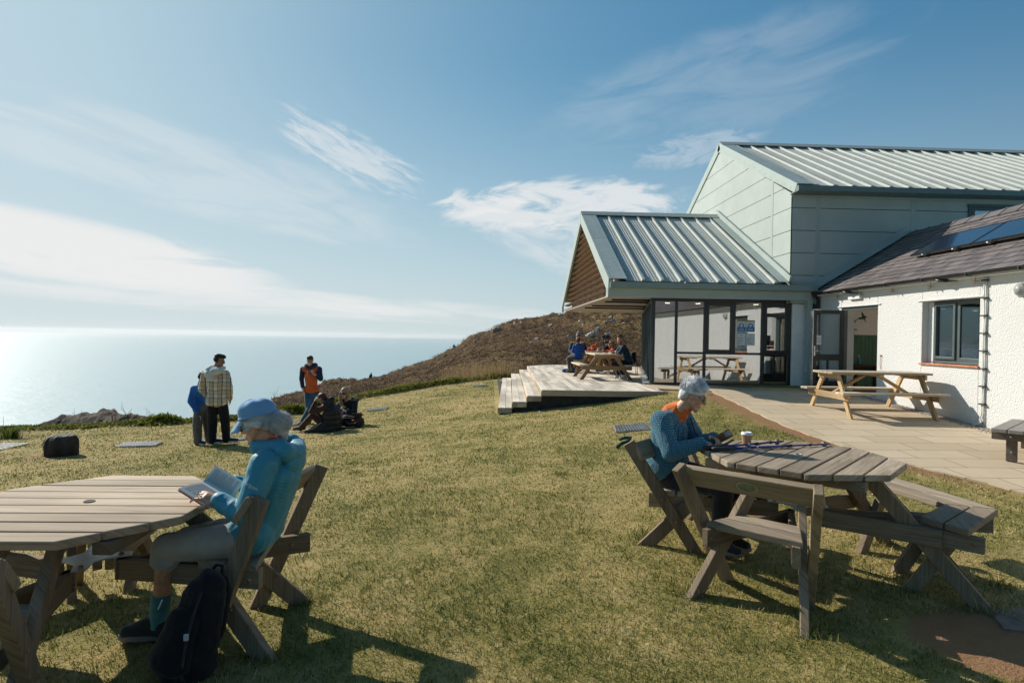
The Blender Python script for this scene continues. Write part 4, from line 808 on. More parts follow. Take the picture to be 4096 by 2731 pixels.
# right table: planks on the diagonal, bench with plaque in front, mitred corner seat at the right
TR_C=(2.25,4.28); TR_G=-.42; TR_Z=.385
TABR=octo_table(TR_C,TR_Z,TR_G,radians(46),[(210,'back',1),(245.,'back',-1),(119,'back',1),(164,'back',-1,(.40,1.10,.68,1.21)),(-38,'low',-1),(-13,'low',-1),(25,'low',1)],
   [(210,245,1),(119,164,1)],'grey octagonal picnic table with corner seat, coffee cup and blue hiking pole on it',(GREYW,DARKW,GREYW),.63,plaques=(210,))
def corner_seat(T,C,G,rot,wt,wf):
    R_=Matrix.Rotation(radians(rot),3,'Z'); c0=Vector((2.25,4.28,0)); tf=lambda p:tuple(R_@(Vector((p[0],p[1],0))-c0)+Vector((C[0],C[1],0)))[:2]
    s=MB(); z1=G+.49; z0=z1-.045; V=lambda p,z:Vector((p[0],p[1],z))
    A0,A1,B0,B1,E0,E1=[tf(p) for p in ((3.14,4.84),(3.45,4.98),(3.26,4.16),(3.54,4.03),(2.86,3.86),(2.96,3.58))]
    mid=lambda a,b,t:(a[0]+(b[0]-a[0])*t,a[1]+(b[1]-a[1])*t); off=R_@Vector((-.006,-.008,0))
    for t0,t1 in ((0,.485),(.515,1)):
        q=[mid(A0,A1,t0),mid(A0,A1,t1),mid(B0,B1,t1),mid(B0,B1,t0)]; s.hexa([V(p,z0) for p in q]+[V(p,z1) for p in q],axis=1)
        q=[mid(B0,B1,t0),mid(B0,B1,t1),mid(E0,E1,t1),mid(E0,E1,t0)]; q=[(p[0]+off.x,p[1]+off.y) for p in q]; s.hexa([V(p,z0) for p in q]+[V(p,z1) for p in q],axis=1)
    s.build('corner_seat',wt,T,bevel=.007)
    b=MB(); a_,e_=tf((2.95,4.12)),tf((3.46,3.985)); b.bar((*a_,z0-.055),(*e_,z0-.055),.045,.10); b.build('bearer',wf,T,bevel=.005)
    b=MB(); a_,e_=tf((2.70,3.95)),tf((3.06,3.57)); b.bar((*a_,z0-.056),(*e_,z0-.056),.045,.10); b.build('bearer',wf,T,bevel=.005)
corner_seat(TABR,TR_C,TR_G,0,GREYW,DARKW); corner_seat(TABL,TL_C,TL_G,139,GREYW,DARKW)

def a_frame_table(loc,rz,label,woods,L=1.8,group=None,cz=0.,H=.75,slope=0.):
    """pub picnic table: long axis local x"""
    T=thing('picnic_table',loc,label,'picnic table',group,rz); M=Matrix.Translation(loc)@Matrix.Rotation(rz,4,'Z'); wt,wf=woods
    def put(mb): mb.v=[tuple(M@Vector(v)) for v in mb.v]; return mb
    lz=lambda y: slope*y
    t=MB()
    for i in range(5):
        y=-.37+.148*i; e=.02 if i in(0,4) else 0; t.hexa([(-L/2+e*1.5,y,H-.042),(L/2-e*1.5,y,H-.042),(L/2-e*1.5*(i==4)-0*(e),y+.143,H-.042),(-L/2+e*1.5*(i==4),y+.143,H-.042),(-L/2+e*1.5*(i==0),y,H),(L/2-e*1.5*(i==0),y,H),(L/2-e*1.5*(i==4),y+.143,H),(-L/2+e*1.5*(i==4),y+.143,H)],axis=0)
    put(t).build('tabletop',wt,T,bevel=.009)
    for sy in (-1,1):
        s=MB()
        for k in (0,1): y=sy*(.60+.14*k); s.box((0,y,.44-.02+lz(y)*0),(L,.135,.042))
        put(s).build('seat',wt,T,bevel=.009)
    for sx in (-1,1):
        x=sx*(L/2-.20)
        for sy in (-1,1):
            l=MB(); A=Vector((x,sy*.25,H-.045)); B=Vector((x,sy*.72,lz(sy*.72)-.004)); l.bar(A,B,.045,.10,up=(0,1,0),cut0=(0,0,1),cut1=(0,0,1)); put(l).build('leg',wf,T,bevel=.005)
        b=MB(); b.bar((x+sx*.046,-.74,.345),(x+sx*.046,.74,.345),.045,.12); b.bar((x+sx*.046,-.36,H-.09),(x+sx*.046,.36,H-.09),.045,.09); put(b); b.build('cross_beam',wf,T,bevel=.005)
        br=MB(); br.bar((x-sx*.03,0,.36),(sx*.10,0,H-.05),.045,.095,up=(0,1,0),cut1=(0,0,1)); put(br).build('brace',wf,T,bevel=.005)
    m=MB(); m.bb(-.045,.045,-.34,.34,H-.085,H-.044); 
    for sx in (-1,1): m.bb(sx*.55-.03,sx*.55+.03,-.33,.33,H-.07,H-.043)
    put(m).build('batten',wf,T,bevel=.003)
    return T
PT=a_frame_table((7.47,11.50,float(pz(11.5))),radians(-2),'bright pale wooden picnic table standing alone on the paving by the door',(PINEG,PINE),1.98,'A-frame picnic tables',H=.80,slope=.065)
DT1=a_frame_table((3.36,17.95,0),radians(90),'brown wooden picnic table on the deck with the camera rig on it',(PINEG,PINEB),1.8,'A-frame picnic tables')
DT2=a_frame_table((3.66,21.35,0),radians(90),'brown wooden picnic table on the deck farthest from the steps, crowded with a family',(PINEG,PINEB),1.8,'A-frame picnic tables')

def plastic_bench():
    M=Matrix.Translation((7.00,7.95,-.385))@Matrix.Rotation(radians(40),4,'Z'); T=thing('plastic_bench',(7.4,8.2,-.385),'dark brown recycled plastic bench seat cut off at the right edge','bench')
    def put(mb,n,m_,bv=.006): mb.v=[tuple(M@Vector(v)) for v in mb.v]; return mb.build(n,m_,T,bevel=bv)
    s=MB()
    for k in range(4): s.bb(-.1,1.5,-.09-.18*k+.02,-.09-.18*k+.185,.40,.45)
    put(s,'seat',RECYT)
    for x in (.12,1.3):
        for y in (-.10,-.48): l=MB(); l.bb(x-.03,x+.03,y-.06,y+.06,0,.40); put(l,'leg',RECY)
        r=MB(); r.bb(x-.09,x-.031,-.66,.11,.29,.399); put(r,'rail',RECY)
    b=MB(); b.bar((.16,-.30,.06),(.75,-.30,.38),.06,.10,up=(0,1,0)); put(b,'brace',RECY)
    for z,y in ((.345,-.10),(.13,-.10)): q=MB(); q.lathe([(.016,0),(.012,.010),(.004,.013)],(.02 if z>.3 else .085,y,z),8,Matrix.Rotation(radians(-90),3,'Y')); put(q,'bolt',STEEL,0)
plastic_bench()

# ---------------------------------------------------------------- things on the lawn
def grates():
    gm=GALV
    def grate(P,label,dx=.06,lift=.015):
        P=[Vector((p[0],p[1],g1(p[0],p[1])+lift)) for p in P]; c=(P[0]+P[1]+P[2]+P[3])/4; b=MB()
        n=12
        for i in range(n+1):
            t=i/n; b.bar(P[0].lerp(P[1],t),P[3].lerp(P[2],t),.010,.03)
        m=14
        for i in range(m+1):
            t=i/m; b.bar(P[0].lerp(P[3],t)+Vector((0,0,.001)),P[1].lerp(P[2],t)+Vector((0,0,.001)),.008,.024)
        o=b.build('ground_grate',gm); o['label']=label; o['category']='grate'; o['group']='metal grates let into the lawn'
    G=[([(-9.75,10.95),(-8.75,10.9),(-9.05,12.15),(-10.0,12.2)],'large metal ground grate cut off by the left edge of the picture'),
       ([(-7.10,11.66),(-6.45,11.80),(-6.67,12.50),(-7.30,12.34)],'metal ground grate in bare soil between the black stump and the standing men'),
       ([(-6.02,12.45),(-5.25,12.25),(-5.05,12.95),(-5.85,13.05)],'metal ground grate behind the shoes of the two standing men'),
       ([(-3.55,17.55),(-3.0,17.5),(-3.0,17.95),(-3.55,17.98)],'small metal ground grate in the grass right of the seated blonde woman'),
       ([(2.03,9.50),(2.62,9.58),(2.66,10.15),(2.12,10.08)],'metal ground grate just behind the woman in the blue jumper'),
       ([(-.62,22.1),(-.15,22.05),(-.15,22.5),(-.62,22.55)],'tiny metal ground grate near the herb border at the far end of the lawn'),
       ([(-5.5,15.5),(-5.0,15.45),(-4.95,15.95),(-5.5,16.0)],'metal ground grate under the feet of the man in the orange hoodie')]
    for P,l in G: grate(P,l)
grates()
def slab():
    b=MB(); P=[(3.00,3.36),(3.32,3.28),(3.48,3.58),(3.16,3.68)]; b.prism(P,g1(3.15,3.5)-.03,g1(3.15,3.5)+.012); o=b.build('stone_slab',mat('grey_stone',(.17,.14,.115),.85,.3,9.,.5,40.),None,bevel=.004); tag(o,'grey stone slab sunk in bare soil at the bottom right corner','slab')
slab()
def stump():
    x0,y0=-7.37,10.62; z0=g1(x0,y0)-.02; m,t,b,o=newmat('charred_stump'); oc=t.n('ShaderNodeTexCoord').outputs['Object']; n=t.noise(t.map(oc,(9,9,1.2)),1.,6,.7,.6); setc(t,b,'Base Color',t.ramp(n,[(.35,(.012,.010,.009)),(.6,(.05,.042,.036)),(.75,(.13,.115,.10))])); setc(t,b,'Roughness',.75); bump(t,b,n,1.,.05)
    V=[];nu,nv=72,26
    for j in range(nv):
        v=j/(nv-1)
        for i in range(nu):
            a=2*pi*i/nu; r=.232*(1+.05*sin(3*a+1)+.035*sin(7*a))+.030*mnoise.noise((cos(a)*3.2,sin(a)*3.2,v*.7))+.022*mnoise.noise((cos(a)*9,sin(a)*9,v*.8)); z=v*.40; 
            if v>.62: k=(v-.62)/.38; r*=sqrt(max(0.,1-k*k*.985)); z=.40*(.62+.38*sin(k*pi/2)*.9)+.03*cos(a-.5)*(1-k)
            r*=.90+.17*sin(pi*(.12+v*.7))+.05*(1-v)**4; V.append((r*cos(a),r*sin(a)*.9,z+.02*mnoise.noise((cos(a)*2*r*8,sin(a)*2*r*8,2))))
    F=[(j*nu+i,j*nu+(i+1)%nu,(j+1)*nu+(i+1)%nu,(j+1)*nu+i) for j in range(nv-1) for i in range(nu)]
    me=bpy.data.meshes.new('tree_stump'); me.from_pydata(V,[],F+[tuple(range((nv-1)*nu,nv*nu))]); me.materials.append(m); me.polygons.foreach_set('use_smooth',[True]*len(me.polygons)); ob=link('tree_stump',me,None,loc=(x0,y0,z0)); tag(ob,'blackened gnarled tree stump standing on the lawn at the left','stump')
stump()
# ---------------------------------------------------------------- people: tapered limbs fused into one skin, clothes grown over them
def V3(*a): return Vector(a)
def capsule(p0,p1,r0,r1,side=None,flat=1.,n=16,caps=5):
    p0=Vector(p0);p1=Vector(p1);a=(p1-p0); L=a.length; a=a/L if L>1e-6 else Vector((0,0,1))
    x=Vector(side) if side is not None else a.orthogonal(); x=(x-a*x.dot(a)); x= x.normalized() if x.length>1e-5 else a.orthogonal().normalized(); y=a.cross(x)
    rings=[]
    for k in range(caps): t=pi/2*(1-k/caps); rings.append((p0-a*sin(t)*r0*(flat if flat<1 else 1),cos(t)*r0+1e-4))
    rings+= [(p0,r0),(p0.lerp(p1,.5),(r0+r1)/2),(p1,r1)]
    for k in range(1,caps+1): t=pi/2*k/caps; rings.append((p1+a*sin(t)*r1*(flat if flat<1 else 1),cos(t)*r1+1e-4))
    vs=[];fs=[]
    for c,r in rings: vs+=[c+x*(cos(2*pi*j/n)*r)+y*(sin(2*pi*j/n)*r*flat) for j in range(n)]
    for i in range(len(rings)-1): fs+=[(i*n+j,i*n+(j+1)%n,(i+1)*n+(j+1)%n,(i+1)*n+j) for j in range(n)]
    fs+=[tuple(range(n-1,-1,-1)),tuple(range((len(rings)-1)*n,len(rings)*n))]
    return vs,fs
def ellip(c,r,R=None,nu=20,nv=12):
    c=Vector(c); vs=[];fs=[]; R=R or Matrix.Identity(3)
    for j in range(nv+1):
        t=pi*j/nv; rr=max(sin(t),1e-3)
        vs+=[c+R@Vector((r[0]*rr*cos(2*pi*i/nu),r[1]*rr*sin(2*pi*i/nu),-r[2]*cos(t))) for i in range(nu)]
    for j in range(nv): fs+=[(j*nu+i,j*nu+(i+1)%nu,(j+1)*nu+(i+1)%nu,(j+1)*nu+i) for i in range(nu)]
    fs+=[tuple(range(nu-1,-1,-1)),tuple(range(nv*nu,(nv+1)*nu))]
    return vs,fs
def organic(name,prims,material,parent=None,vox=.008,smooth=4,wr=None,loc=None):
    me=bpy.data.meshes.new('tmp'); vs=[];fs=[]
    for v,f in prims: o=len(vs); vs+=[tuple(q) for q in v]; fs+=[[o+k for k in g] for g in f]
    me.from_pydata(vs,[],fs); ob=bpy.data.objects.new('tmp',me); COL.objects.link(ob)
    r=ob.modifiers.new('r','REMESH'); r.mode='VOXEL'; r.voxel_size=vox; r.use_smooth_shade=True
    if smooth: s=ob.modifiers.new('s','SMOOTH'); s.factor=.5; s.iterations=smooth
    bpy.context.view_layer.update(); m2=bpy.data.meshes.new_from_object(ob.evaluated_get(bpy.context.evaluated_depsgraph_get())); bpy.data.objects.remove(ob); bpy.data.meshes.remove(me)
    n=len(m2.vertices); co=np.empty(n*3,'f'); m2.vertices.foreach_get('co',co); co=co.reshape(-1,3)
    if wr:
        amp,sc,st=wr; no=np.empty(n*3,'f'); m2.vertices.foreach_get('normal',no); no=no.reshape(-1,3); d=np.empty(n,'f')
        for i in range(n):
            p=co[i]; d[i]=(1-abs(mnoise.noise((p[0]*sc*st[0],p[1]*sc*st[1],p[2]*sc*st[2])))*2.4)*.6+.4*mnoise.noise((p[0]*sc*2.3,p[1]*sc*2.3,p[2]*sc*2.3+5))
        co=co+no*(d*amp)[:,None]
    if loc is not None: co=co-np.array(loc,'f')
    m2.vertices.foreach_set('co',co.astype('f').ravel()); m2.materials.clear(); m2.materials.append(material); m2.polygons.foreach_set('use_smooth',[True]*len(m2.polygons)); m2.update()
    return link(name,m2,parent,loc=loc)
SKINM={}
def skin(col):
    k=tuple(col)
    if k in SKINM: return SKINM[k]
    m,t,b,o=newmat('skin'); oc=t.n('ShaderNodeTexCoord').outputs['Object']; n=t.noise(oc,38,4,.6); c=t.mix(t.sstep(n,.35,.7),tuple(x*.82 for x in col),tuple(min(1,x*1.12) for x in col)); setc(t,b,'Base Color',c); setc(t,b,'Roughness',.5); setc(t,b,'Specular IOR Level',.35)
    setc(t,b,'Subsurface Weight',.12); b.inputs['Subsurface Radius'].default_value=(.012,.005,.003); bump(t,b,t.noise(oc,260,3,.6),.25,.002); SKINM[k]=m; return m
def cloth(name,col,var=.14,bmp=.35,bscale=420,rough=.85,sheen=.25): return mat('cloth_'+name,col,rough,var,7.,bmp,bscale,sheen=sheen,spec=.2,bdist=.002)
def hand(wr,d,nrm,curl=.35,s=1.,thumb=1,spread=.12):
    """palm, four unequal bent fingers and a thumb; d along the hand, nrm out of the palm's back"""
    wr=Vector(wr); d=Vector(d).normalized(); n=Vector(nrm); n=(n-d*n.dot(d)).normalized(); x=d.cross(n)*thumb; P=[]
    P.append(capsule(wr+d*.02*s,wr+d*.068*s,.033*s,.036*s,side=x,flat=.42))
    for k,(off,L) in enumerate(((.030,.070),(.010,.079),(-.011,.073),(-.030,.057))):
        a=wr+d*.082*s+x*off*s; dd=(d+x*(off*spread*14)).normalized(); ang=curl*(1+.12*k); q=a
        for seg,(f,r0,r1) in enumerate(((.44,.0088,.0082),(.32,.0082,.0074),(.24,.0074,.0062))):
            ax=dd*cos(ang*(seg+.6))-n*sin(ang*(seg+.6)); e=q+ax*L*f*s; P.append(capsule(q,e,r0*s,r1*s,n=10,caps=3)); q=e
    t0=wr+d*.022*s+x*.028*s; t1=t0+(d*.55+x*.75-n*.25).normalized()*.038*s; t2=t1+(d*.85+x*.3-n*.4).normalized()*.030*s
    P+= [capsule(t0,t1,.013*s,.0105*s,n=10,caps=3),capsule(t1,t2,.0105*s,.008*s,n=10,caps=3)]
    return P
class Head:
    def __init__(s,c,f,u=(0,0,1),k=1.):
        s.c=Vector(c); s.F=Vector(f).normalized(); u=Vector(u); u=u-s.F*u.dot(s.F); s.U=u.normalized(); s.S=s.F.cross(s.U).normalized(); s.k=k; s.R=Matrix((s.S,s.F,s.U)).transposed()
    def p(s,a,f,u): return s.c+(s.S*a+s.F*f+s.U*u)*s.k
    def el(s,a,f,u,r,tilt=0): return ellip(s.p(a,f,u),[x*s.k for x in r],s.R@Matrix.Rotation(tilt,3,'X') if tilt else s.R)
    def cap(s,a,b,r0,r1,**k): return capsule(s.p(*a),s.p(*b),r0*s.k,r1*s.k,**k)
    def prims(s,age=0.):
        P=[s.el(0,-.012,.035,(.074,.094,.082)),s.el(0,.022,-.035,(.060,.066,.078)),s.cap((-.018,.066,-.098),(.018,.066,-.098),.022,.022),s.cap((-.052,.0,-.045),(-.024,.055,-.092),.020,.018),s.cap((.052,.0,-.045),(.024,.055,-.092),.020,.018),
           s.cap((0,.086,.012),(0,.106,-.026),.0085,.0125),s.cap((-.012,.092,-.030),(.012,.092,-.030),.009,.009),s.cap((-.040,.074,.028),(-.012,.086,.024),.011,.010),s.cap((.040,.074,.028),(.012,.086,.024),.011,.010),
           s.cap((-.019,.083,-.060),(.019,.083,-.060),.0085,.0085),s.cap((-.016,.082,-.071),(.016,.082,-.071),.0085,.0085),s.el(.036,.058,-.022,(.024,.022,.022)),s.el(-.036,.058,-.022,(.024,.022,.022))]
        for q in (-1,1): P+=[s.el(q*.074,-.008,-.006,(.009,.020,.031),.2),s.cap((q*.072,.0,-.026),(q*.074,-.012,-.032),.009,.008)]
        return P
    def eyes(s,parent,iris=(.03,.02,.015)):
        w=mat('eye_white',(.72,.70,.67),.25,.03); d=mat('iris_dark',iris,.2,.05)
        for q in (-1,1):
            e=MB(); v,f=ellip(s.p(q*.031,.071,.006),[.0125*s.k]*3,s.R,12,8); e.add(v,f); v,f=ellip(s.p(q*.031,.0795,.005),[.006*s.k,.0045*s.k,.006*s.k],s.R,10,6); e.cur=1; e.add(v,f); e.build('eye',[w,d],parent,smooth=True)
    def specs(s,parent,frame,lens,wide=.032,h=.021,name='glasses',fr=.0022):
        b=MB()
        for q in (-1,1): b.tube([s.p(q*.033+wide*.92*cos(a)*.95,.098-abs(q*.033+wide*cos(a))*.16,.004+h*sin(a)) for a in np.linspace(0,2*pi,19)],fr*s.k,6); b.tube([s.p(q*.062,.088,.008),s.p(q*.078,.06,.010),s.p(q*.082,-.01,.008),s.p(q*.078,-.03,-.008)],fr*.85*s.k,6)
        b.tube([s.p(-.006,.097,.008),s.p(0,.102,.010),s.p(.006,.097,.008)],fr*s.k,6); o=b.build(name,frame,parent,smooth=True)
        for q in (-1,1): g=MB(); g.add([s.p(q*.033+wide*.9*cos(a)*.95,.0985-abs(q*.033+wide*cos(a))*.16,.004+h*.95*sin(a)) for a in np.linspace(0,2*pi,18,endpoint=False)],[tuple(range(18))]); g.build('lens',lens,o)
    def face_paint(s,parent,lip=(.30,.10,.085),brow=None):
        pass
def strands(name,roots,material,parent,w=.0012,seg=4):
    """thin hair ribbons; roots = list of point lists"""
    V=[];F=[]
    for pts in roots:
        o=len(V); n=len(pts); side=(Vector(pts[-1])-Vector(pts[0])).orthogonal().normalized()
        for i,p in enumerate(pts): ww=w*(1-.75*i/(n-1)); V+=[tuple(Vector(p)-side*ww),tuple(Vector(p)+side*ww)]
        F+=[(o+2*i,o+2*i+1,o+2*i+3,o+2*i+2) for i in range(n-1)]
    return npmesh(name,np.array(V),np.array(F),material,parent,smooth=True)
def hairmat(name,col,var=.35): return mat('hair_'+name,col,.5,var,26.,.6,190.,spec=.4,bdist=.004)
def body(label,J,H,skinm,k=1.,vox=.010,hands=None,base=None,name='person',bulk=1.,group=None):
    S=(J['shR']-J['shL']).normalized(); HS=(J['hipR']-J['hipL']).normalized(); b=bulk*k
    P=[capsule(J['pelvis'],J['waist'],.125*b,.112*b,side=HS,flat=.74),capsule(J['waist'],J['chest'],.112*b,.135*b,side=S,flat=.70),capsule(J['chest'],(J['shL']+J['shR'])/2,.13*b,.085*b,side=S,flat=.66),capsule(J['shL'],J['shR'],.047*k,.047*k),capsule((J['shL']+J['shR'])/2,H.p(0,-.018,-.075),.058*k,.050*k)]
    for q in 'LR':
        P+=[capsule(J['sh'+q],J['el'+q],.046*b,.036*k),capsule(J['el'+q],J['wr'+q],.037*k,.025*k),capsule(J['hip'+q],J['kn'+q],.078*b,.052*b),capsule(J['kn'+q],J['an'+q],.051*b,.034*k),capsule(J['kn'+q].lerp(J['an'+q],.18)+(J.get('calf',Vector((0,0,0)))),J['kn'+q].lerp(J['an'+q],.5),.050*b,.040*k),capsule(J['an'+q],J['toe'+q],.034*k,.026*k)]
        hd=(hands or {}).get(q)
        if hd: P+=hand(J['wr'+q],hd[0],hd[1],hd[2],.98*k,hd[3] if len(hd)>3 else 1)
    P+=H.prims(); base=base or ((J['anL']+J['anR'])/2)
    o=organic(name,P,skinm,None,vox,3,loc=base); tag(o,label,'person',group); return o
def coat(name,J,material,parent,k=1.,e=.022,hem=None,vox=.010,wr=(.006,9.,(1,1,.6)),sleeve=1.,extra=(),bulk=1.,cuff=True,col=True,H=None,arms='LR',flat=.74):
    S=(J['shR']-J['shL']).normalized(); HS=(J['hipR']-J['hipL']).normalized(); b=bulk*k; hem=hem if hem is not None else J['pelvis']; P=[]
    P+=[capsule(hem,J['waist'],.135*b+e,.118*b+e,side=HS,flat=flat+.03),capsule(J['waist'],J['chest'],.118*b+e,.138*b+e,side=S,flat=flat),capsule(J['chest'],(J['shL']+J['shR'])/2,.135*b+e,.09*b+e,side=S,flat=flat-.05),capsule(J['shL'],J['shR'],.052*k+e*.8,.052*k+e*.8)]
    P.append(capsule(hem-HS*.075*b,hem+HS*.075*b,.095*b+e,.095*b+e))
    for q in arms:
        wrp=J['el'+q].lerp(J['wr'+q],sleeve*.97) if sleeve>0 else J['el'+q]
        P+=[capsule(J['sh'+q],J['el'+q],.052*b+e*.8,.042*k+e*.75)]
        if sleeve>0:
            P+=[capsule(J['el'+q],wrp,.042*k+e*.75,.030*k+e*.45)]
            if cuff: P+=[capsule(wrp.lerp(J['el'+q],.06),wrp,.033*k+e*.5,.033*k+e*.5)]
    return organic(name,P+list(extra),material,parent,vox,3,wr)
def trousers(name,J,material,parent,k=1.,e=.016,frac=1.,vox=.010,wr=(.005,9.,(1,1,.7)),bulk=1.,loose=0.,cuffr=None,extra=()):
    HS=(J['hipR']-J['hipL']).normalized(); b=bulk*k; P=[capsule(J['pelvis'],J['pelvis'].lerp(J['waist'],.45),.130*b+e,.118*b+e,side=HS,flat=.78),capsule(J['hipL'],J['hipR'],.085*b+e,.085*b+e)]
    for q in 'LR':
        P+=[capsule(J['hip'+q],J['kn'+q],.084*b+e,.056*b+e+loose)]; en=J['kn'+q].lerp(J['an'+q],frac)
        P+=[capsule(J['kn'+q],en,.056*b+e+loose,(.056+(.034-.056)*frac)*b+e+loose)]
        if cuffr: P+=[capsule(en.lerp(J['kn'+q],.06),en,cuffr,cuffr)]
    return organic(name,P+list(extra),material,parent,vox,3,wr)
def shoe(J,q,material,sole,parent,k=1.,vox=.007):
    a=J['an'+q]; t=J['toe'+q]; d=(t-a); d.z=0; d.normalize(); g=min(t.z,a.z-.05*k); x=Vector((-d.y,d.x,0)); h=a-d*.045*k
    P=[capsule(V3(a.x,a.y,a.z+.015*k),V3(h.x,h.y,g+.03*k)+d*.02*k,.044*k,.045*k),capsule(V3(h.x,h.y,g+.035*k)+d*.02*k,V3(t.x,t.y,g+.030*k),.044*k,.040*k,side=x,flat=.82),capsule(a,V3(t.x,t.y,g+.034*k)-d*.03*k,.040*k,.036*k)]
    o=organic('shoe',P,material,parent,vox,2); b=MB(); pts=[]
    L0=-.06*k; L1=(V3(t.x,t.y,0)-V3(a.x,a.y,0)).length+.042*k
    for i in range(20):
        an=2*pi*i/20; u=(L0+L1)/2+(L1-L0)/2*cos(an); w=.045*k*sin(an)*(1+.12*cos(an)); pts.append(V3(a.x,a.y,0)+d*u+x*w)
    b.prism([(p.x,p.y) for p in pts],g-.004,g+.022*k); b.build('sole',sole,o,bevel=.004)
    return o
SOLEW=mat('white_sole',(.62,.61,.58),.7); SOLEG=mat('grey_sole',(.16,.15,.14),.7); BLACKSHOE=cloth('black_shoe',(.018,.017,.017),.2,.3,200)
JV=lambda **k:{a:Vector(b) for a,b in k.items()}

# ---- reader at the left table
def woman_reading():
    J=JV(head=(-1.275,3.36,.715),neck=(-1.21,3.39,.60),chest=(-1.165,3.38,.42),waist=(-1.225,3.365,.22),pelvis=(-1.285,3.36,.115),shL=(-1.185,3.215,.515),shR=(-1.195,3.545,.515),elL=(-1.245,3.125,.265),elR=(-1.30,3.62,.29),
      wrL=(-1.405,3.175,.330),wrR=(-1.46,3.52,.335),hipL=(-1.31,3.265,.095),hipR=(-1.31,3.45,.095),knL=(-1.685,3.215,.070),knR=(-1.69,3.45,.03),anL=(-1.752,3.265,-.335),anR=(-1.60,3.455,-.34),toeL=(-1.905,3.25,-.425),toeR=(-1.75,3.46,-.43))
    H=Head(J['head'],(-.95,.16,-.36),k=.98); sk=skin((.56,.29,.175))
    B=body('person in pale blue cap and teal jacket reading a book at the left table',J,H,sk,vox=.0045,hands={'L':((-.95,.05,.28),(.15,-.45,.9),.45,-1),'R':((-.9,-.3,.2),(-.1,.7,.7),.5)},base=(-1.3,3.36,TL_G))
    # jacket
    m,t,b,o=newmat('teal_jacket'); oc=t.n('ShaderNodeTexCoord').outputs['Object']; n=t.noise(oc,6,4); setc(t,b,'Base Color',t.mix(n,(.022,.19,.27),(.035,.27,.37))); setc(t,b,'Roughness',.55); setc(t,b,'Sheen Weight',.15)
    sep=t.n('ShaderNodeSeparateXYZ'); t.L.new(oc,sep.inputs[0]); q1=t.m('SINE',t.m('MULTIPLY',t.m('ADD',sep.outputs[2],t.m('MULTIPLY',sep.outputs[1],.45)),330.)); back=t.sstep(sep.outputs[0],-1.155,-1.10)
    bump(t,b,t.m('ADD',t.m('MULTIPLY',t.m('MULTIPLY',q1,back),.5),t.m('MULTIPLY',t.noise(oc,520,2),.2)),.4,.003)
    ex=[capsule((-1.10,3.27,.565),(-1.075,3.385,.545),.050,.055),capsule((-1.075,3.385,.545),(-1.11,3.50,.565),.055,.050),ellip((-1.085,3.385,.50),(.055,.120,.085)),capsule((-1.265,3.31,.585),(-1.13,3.29,.585),.032,.046),capsule((-1.265,3.455,.585),(-1.13,3.49,.585),.032,.046),capsule((-1.285,3.335,.59),(-1.285,3.43,.59),.024,.024),
        capsule((-1.275,3.36,.14),(-1.225,3.36,.26),.145,.135,side=(0,1,0),flat=.84)]
    jk=coat('jacket',J,m,B,e=.024,hem=V3(-1.275,3.36,.13),vox=.0055,wr=(.0085,9.,(1.,1.,.5)),extra=ex,bulk=1.03)
    z=organic('collar_lining',[capsule((-1.275,3.33,.612),(-1.16,3.31,.632),.010,.010),capsule((-1.275,3.33,.612),(-1.29,3.38,.612),.010,.010),capsule((-1.29,3.38,.612),(-1.16,3.47,.632),.010,.010)],mat('red_lining',(.62,.03,.02),.7),B,.004,1)
    # sleeve lettering, laid on the cloth by ray casting
    bv=BVHTree.FromObject(jk,bpy.context.evaluated_depsgraph_get())
    wm=mat('pale_print',(.55,.62,.64),.6); tx=text_obj('berghaus',.030,Matrix.Identity(4),wm,'sleeve_lettering',jk,0.); lo=MB(); lo.box((-.083,0,0),(.006,.022,.0002)); lo.box((-.093,0,0),(.006,.022,.0002)); lo.box((-.103,0,0),(.006,.022,.0002)); lg=lo.build('sleeve_emblem',wm,jk)
    for ob in (tx,lg):
        for v in ob.data.vertices:
            x,y=v.co.x,v.co.y; P0=V3(-1.215+x*.62,2.7,.425-x*.34+y*.95); hit=bv.ray_cast(P0,V3(0,1,0)); v.co=(hit[0]+hit[1]*.0015) if hit[0] else P0+V3(0,.4,0)
    tr=trousers('trousers',J,cloth('khaki',(.36,.335,.29),.1,.3,380),B,e=.013,frac=.14,vox=.0055,wr=(.0065,11.,(1,1,1)),loose=.004,cuffr=.074)
    for q in 'LR':
        a=J['an'+q]; kn=J['kn'+q]; organic('sock',[capsule(a+V3(0,0,-.03),a.lerp(kn,.30),.046,.049)],cloth('teal_sock',(.06,.20,.21),.35,.6,160),B,.005,1)
        s=shoe(J,q,cloth('trail_shoe',(.030,.027,.025),.35,.6,120),SOLEG,B,1.08,.006)
        lc=MB(); d=(J['toe'+q]-a).normalized()
        for i in range(4): p=a+d*(.035+.024*i)+V3(0,0,.038-.006*i); lc.tube([p+V3(0,-.03,-.012),p+V3(0,0,.006),p+V3(0,.03,-.012)],.0032,6)
        lc.build('laces',cloth('lace',(.05,.045,.045)),s)
    # hair: smooth sides, bun of loose curls
    hm=hairmat('silver',(.52,.50,.46),.25)
    hp=[H.el(0,-.030,.028,(.079,.080,.080)),H.el(0,-.062,-.020,(.068,.048,.050)),H.cap((-.070,.030,.010),(-.072,-.04,-.015),.014,.024),H.cap((.070,.030,.010),(.072,-.04,-.015),.014,.024),H.el(0,-.118,-.040,(.050,.050,.062)),H.cap((0,-.130,-.070),(0,-.125,-.135),.036,.014)]
    ho=organic('hair',hp,hm,B,.0045,5,wr=(.0035,30.,(1,1,1)))
    rnd=random.Random(5); rts=[]
    bc=H.p(0,-.122,-.045)
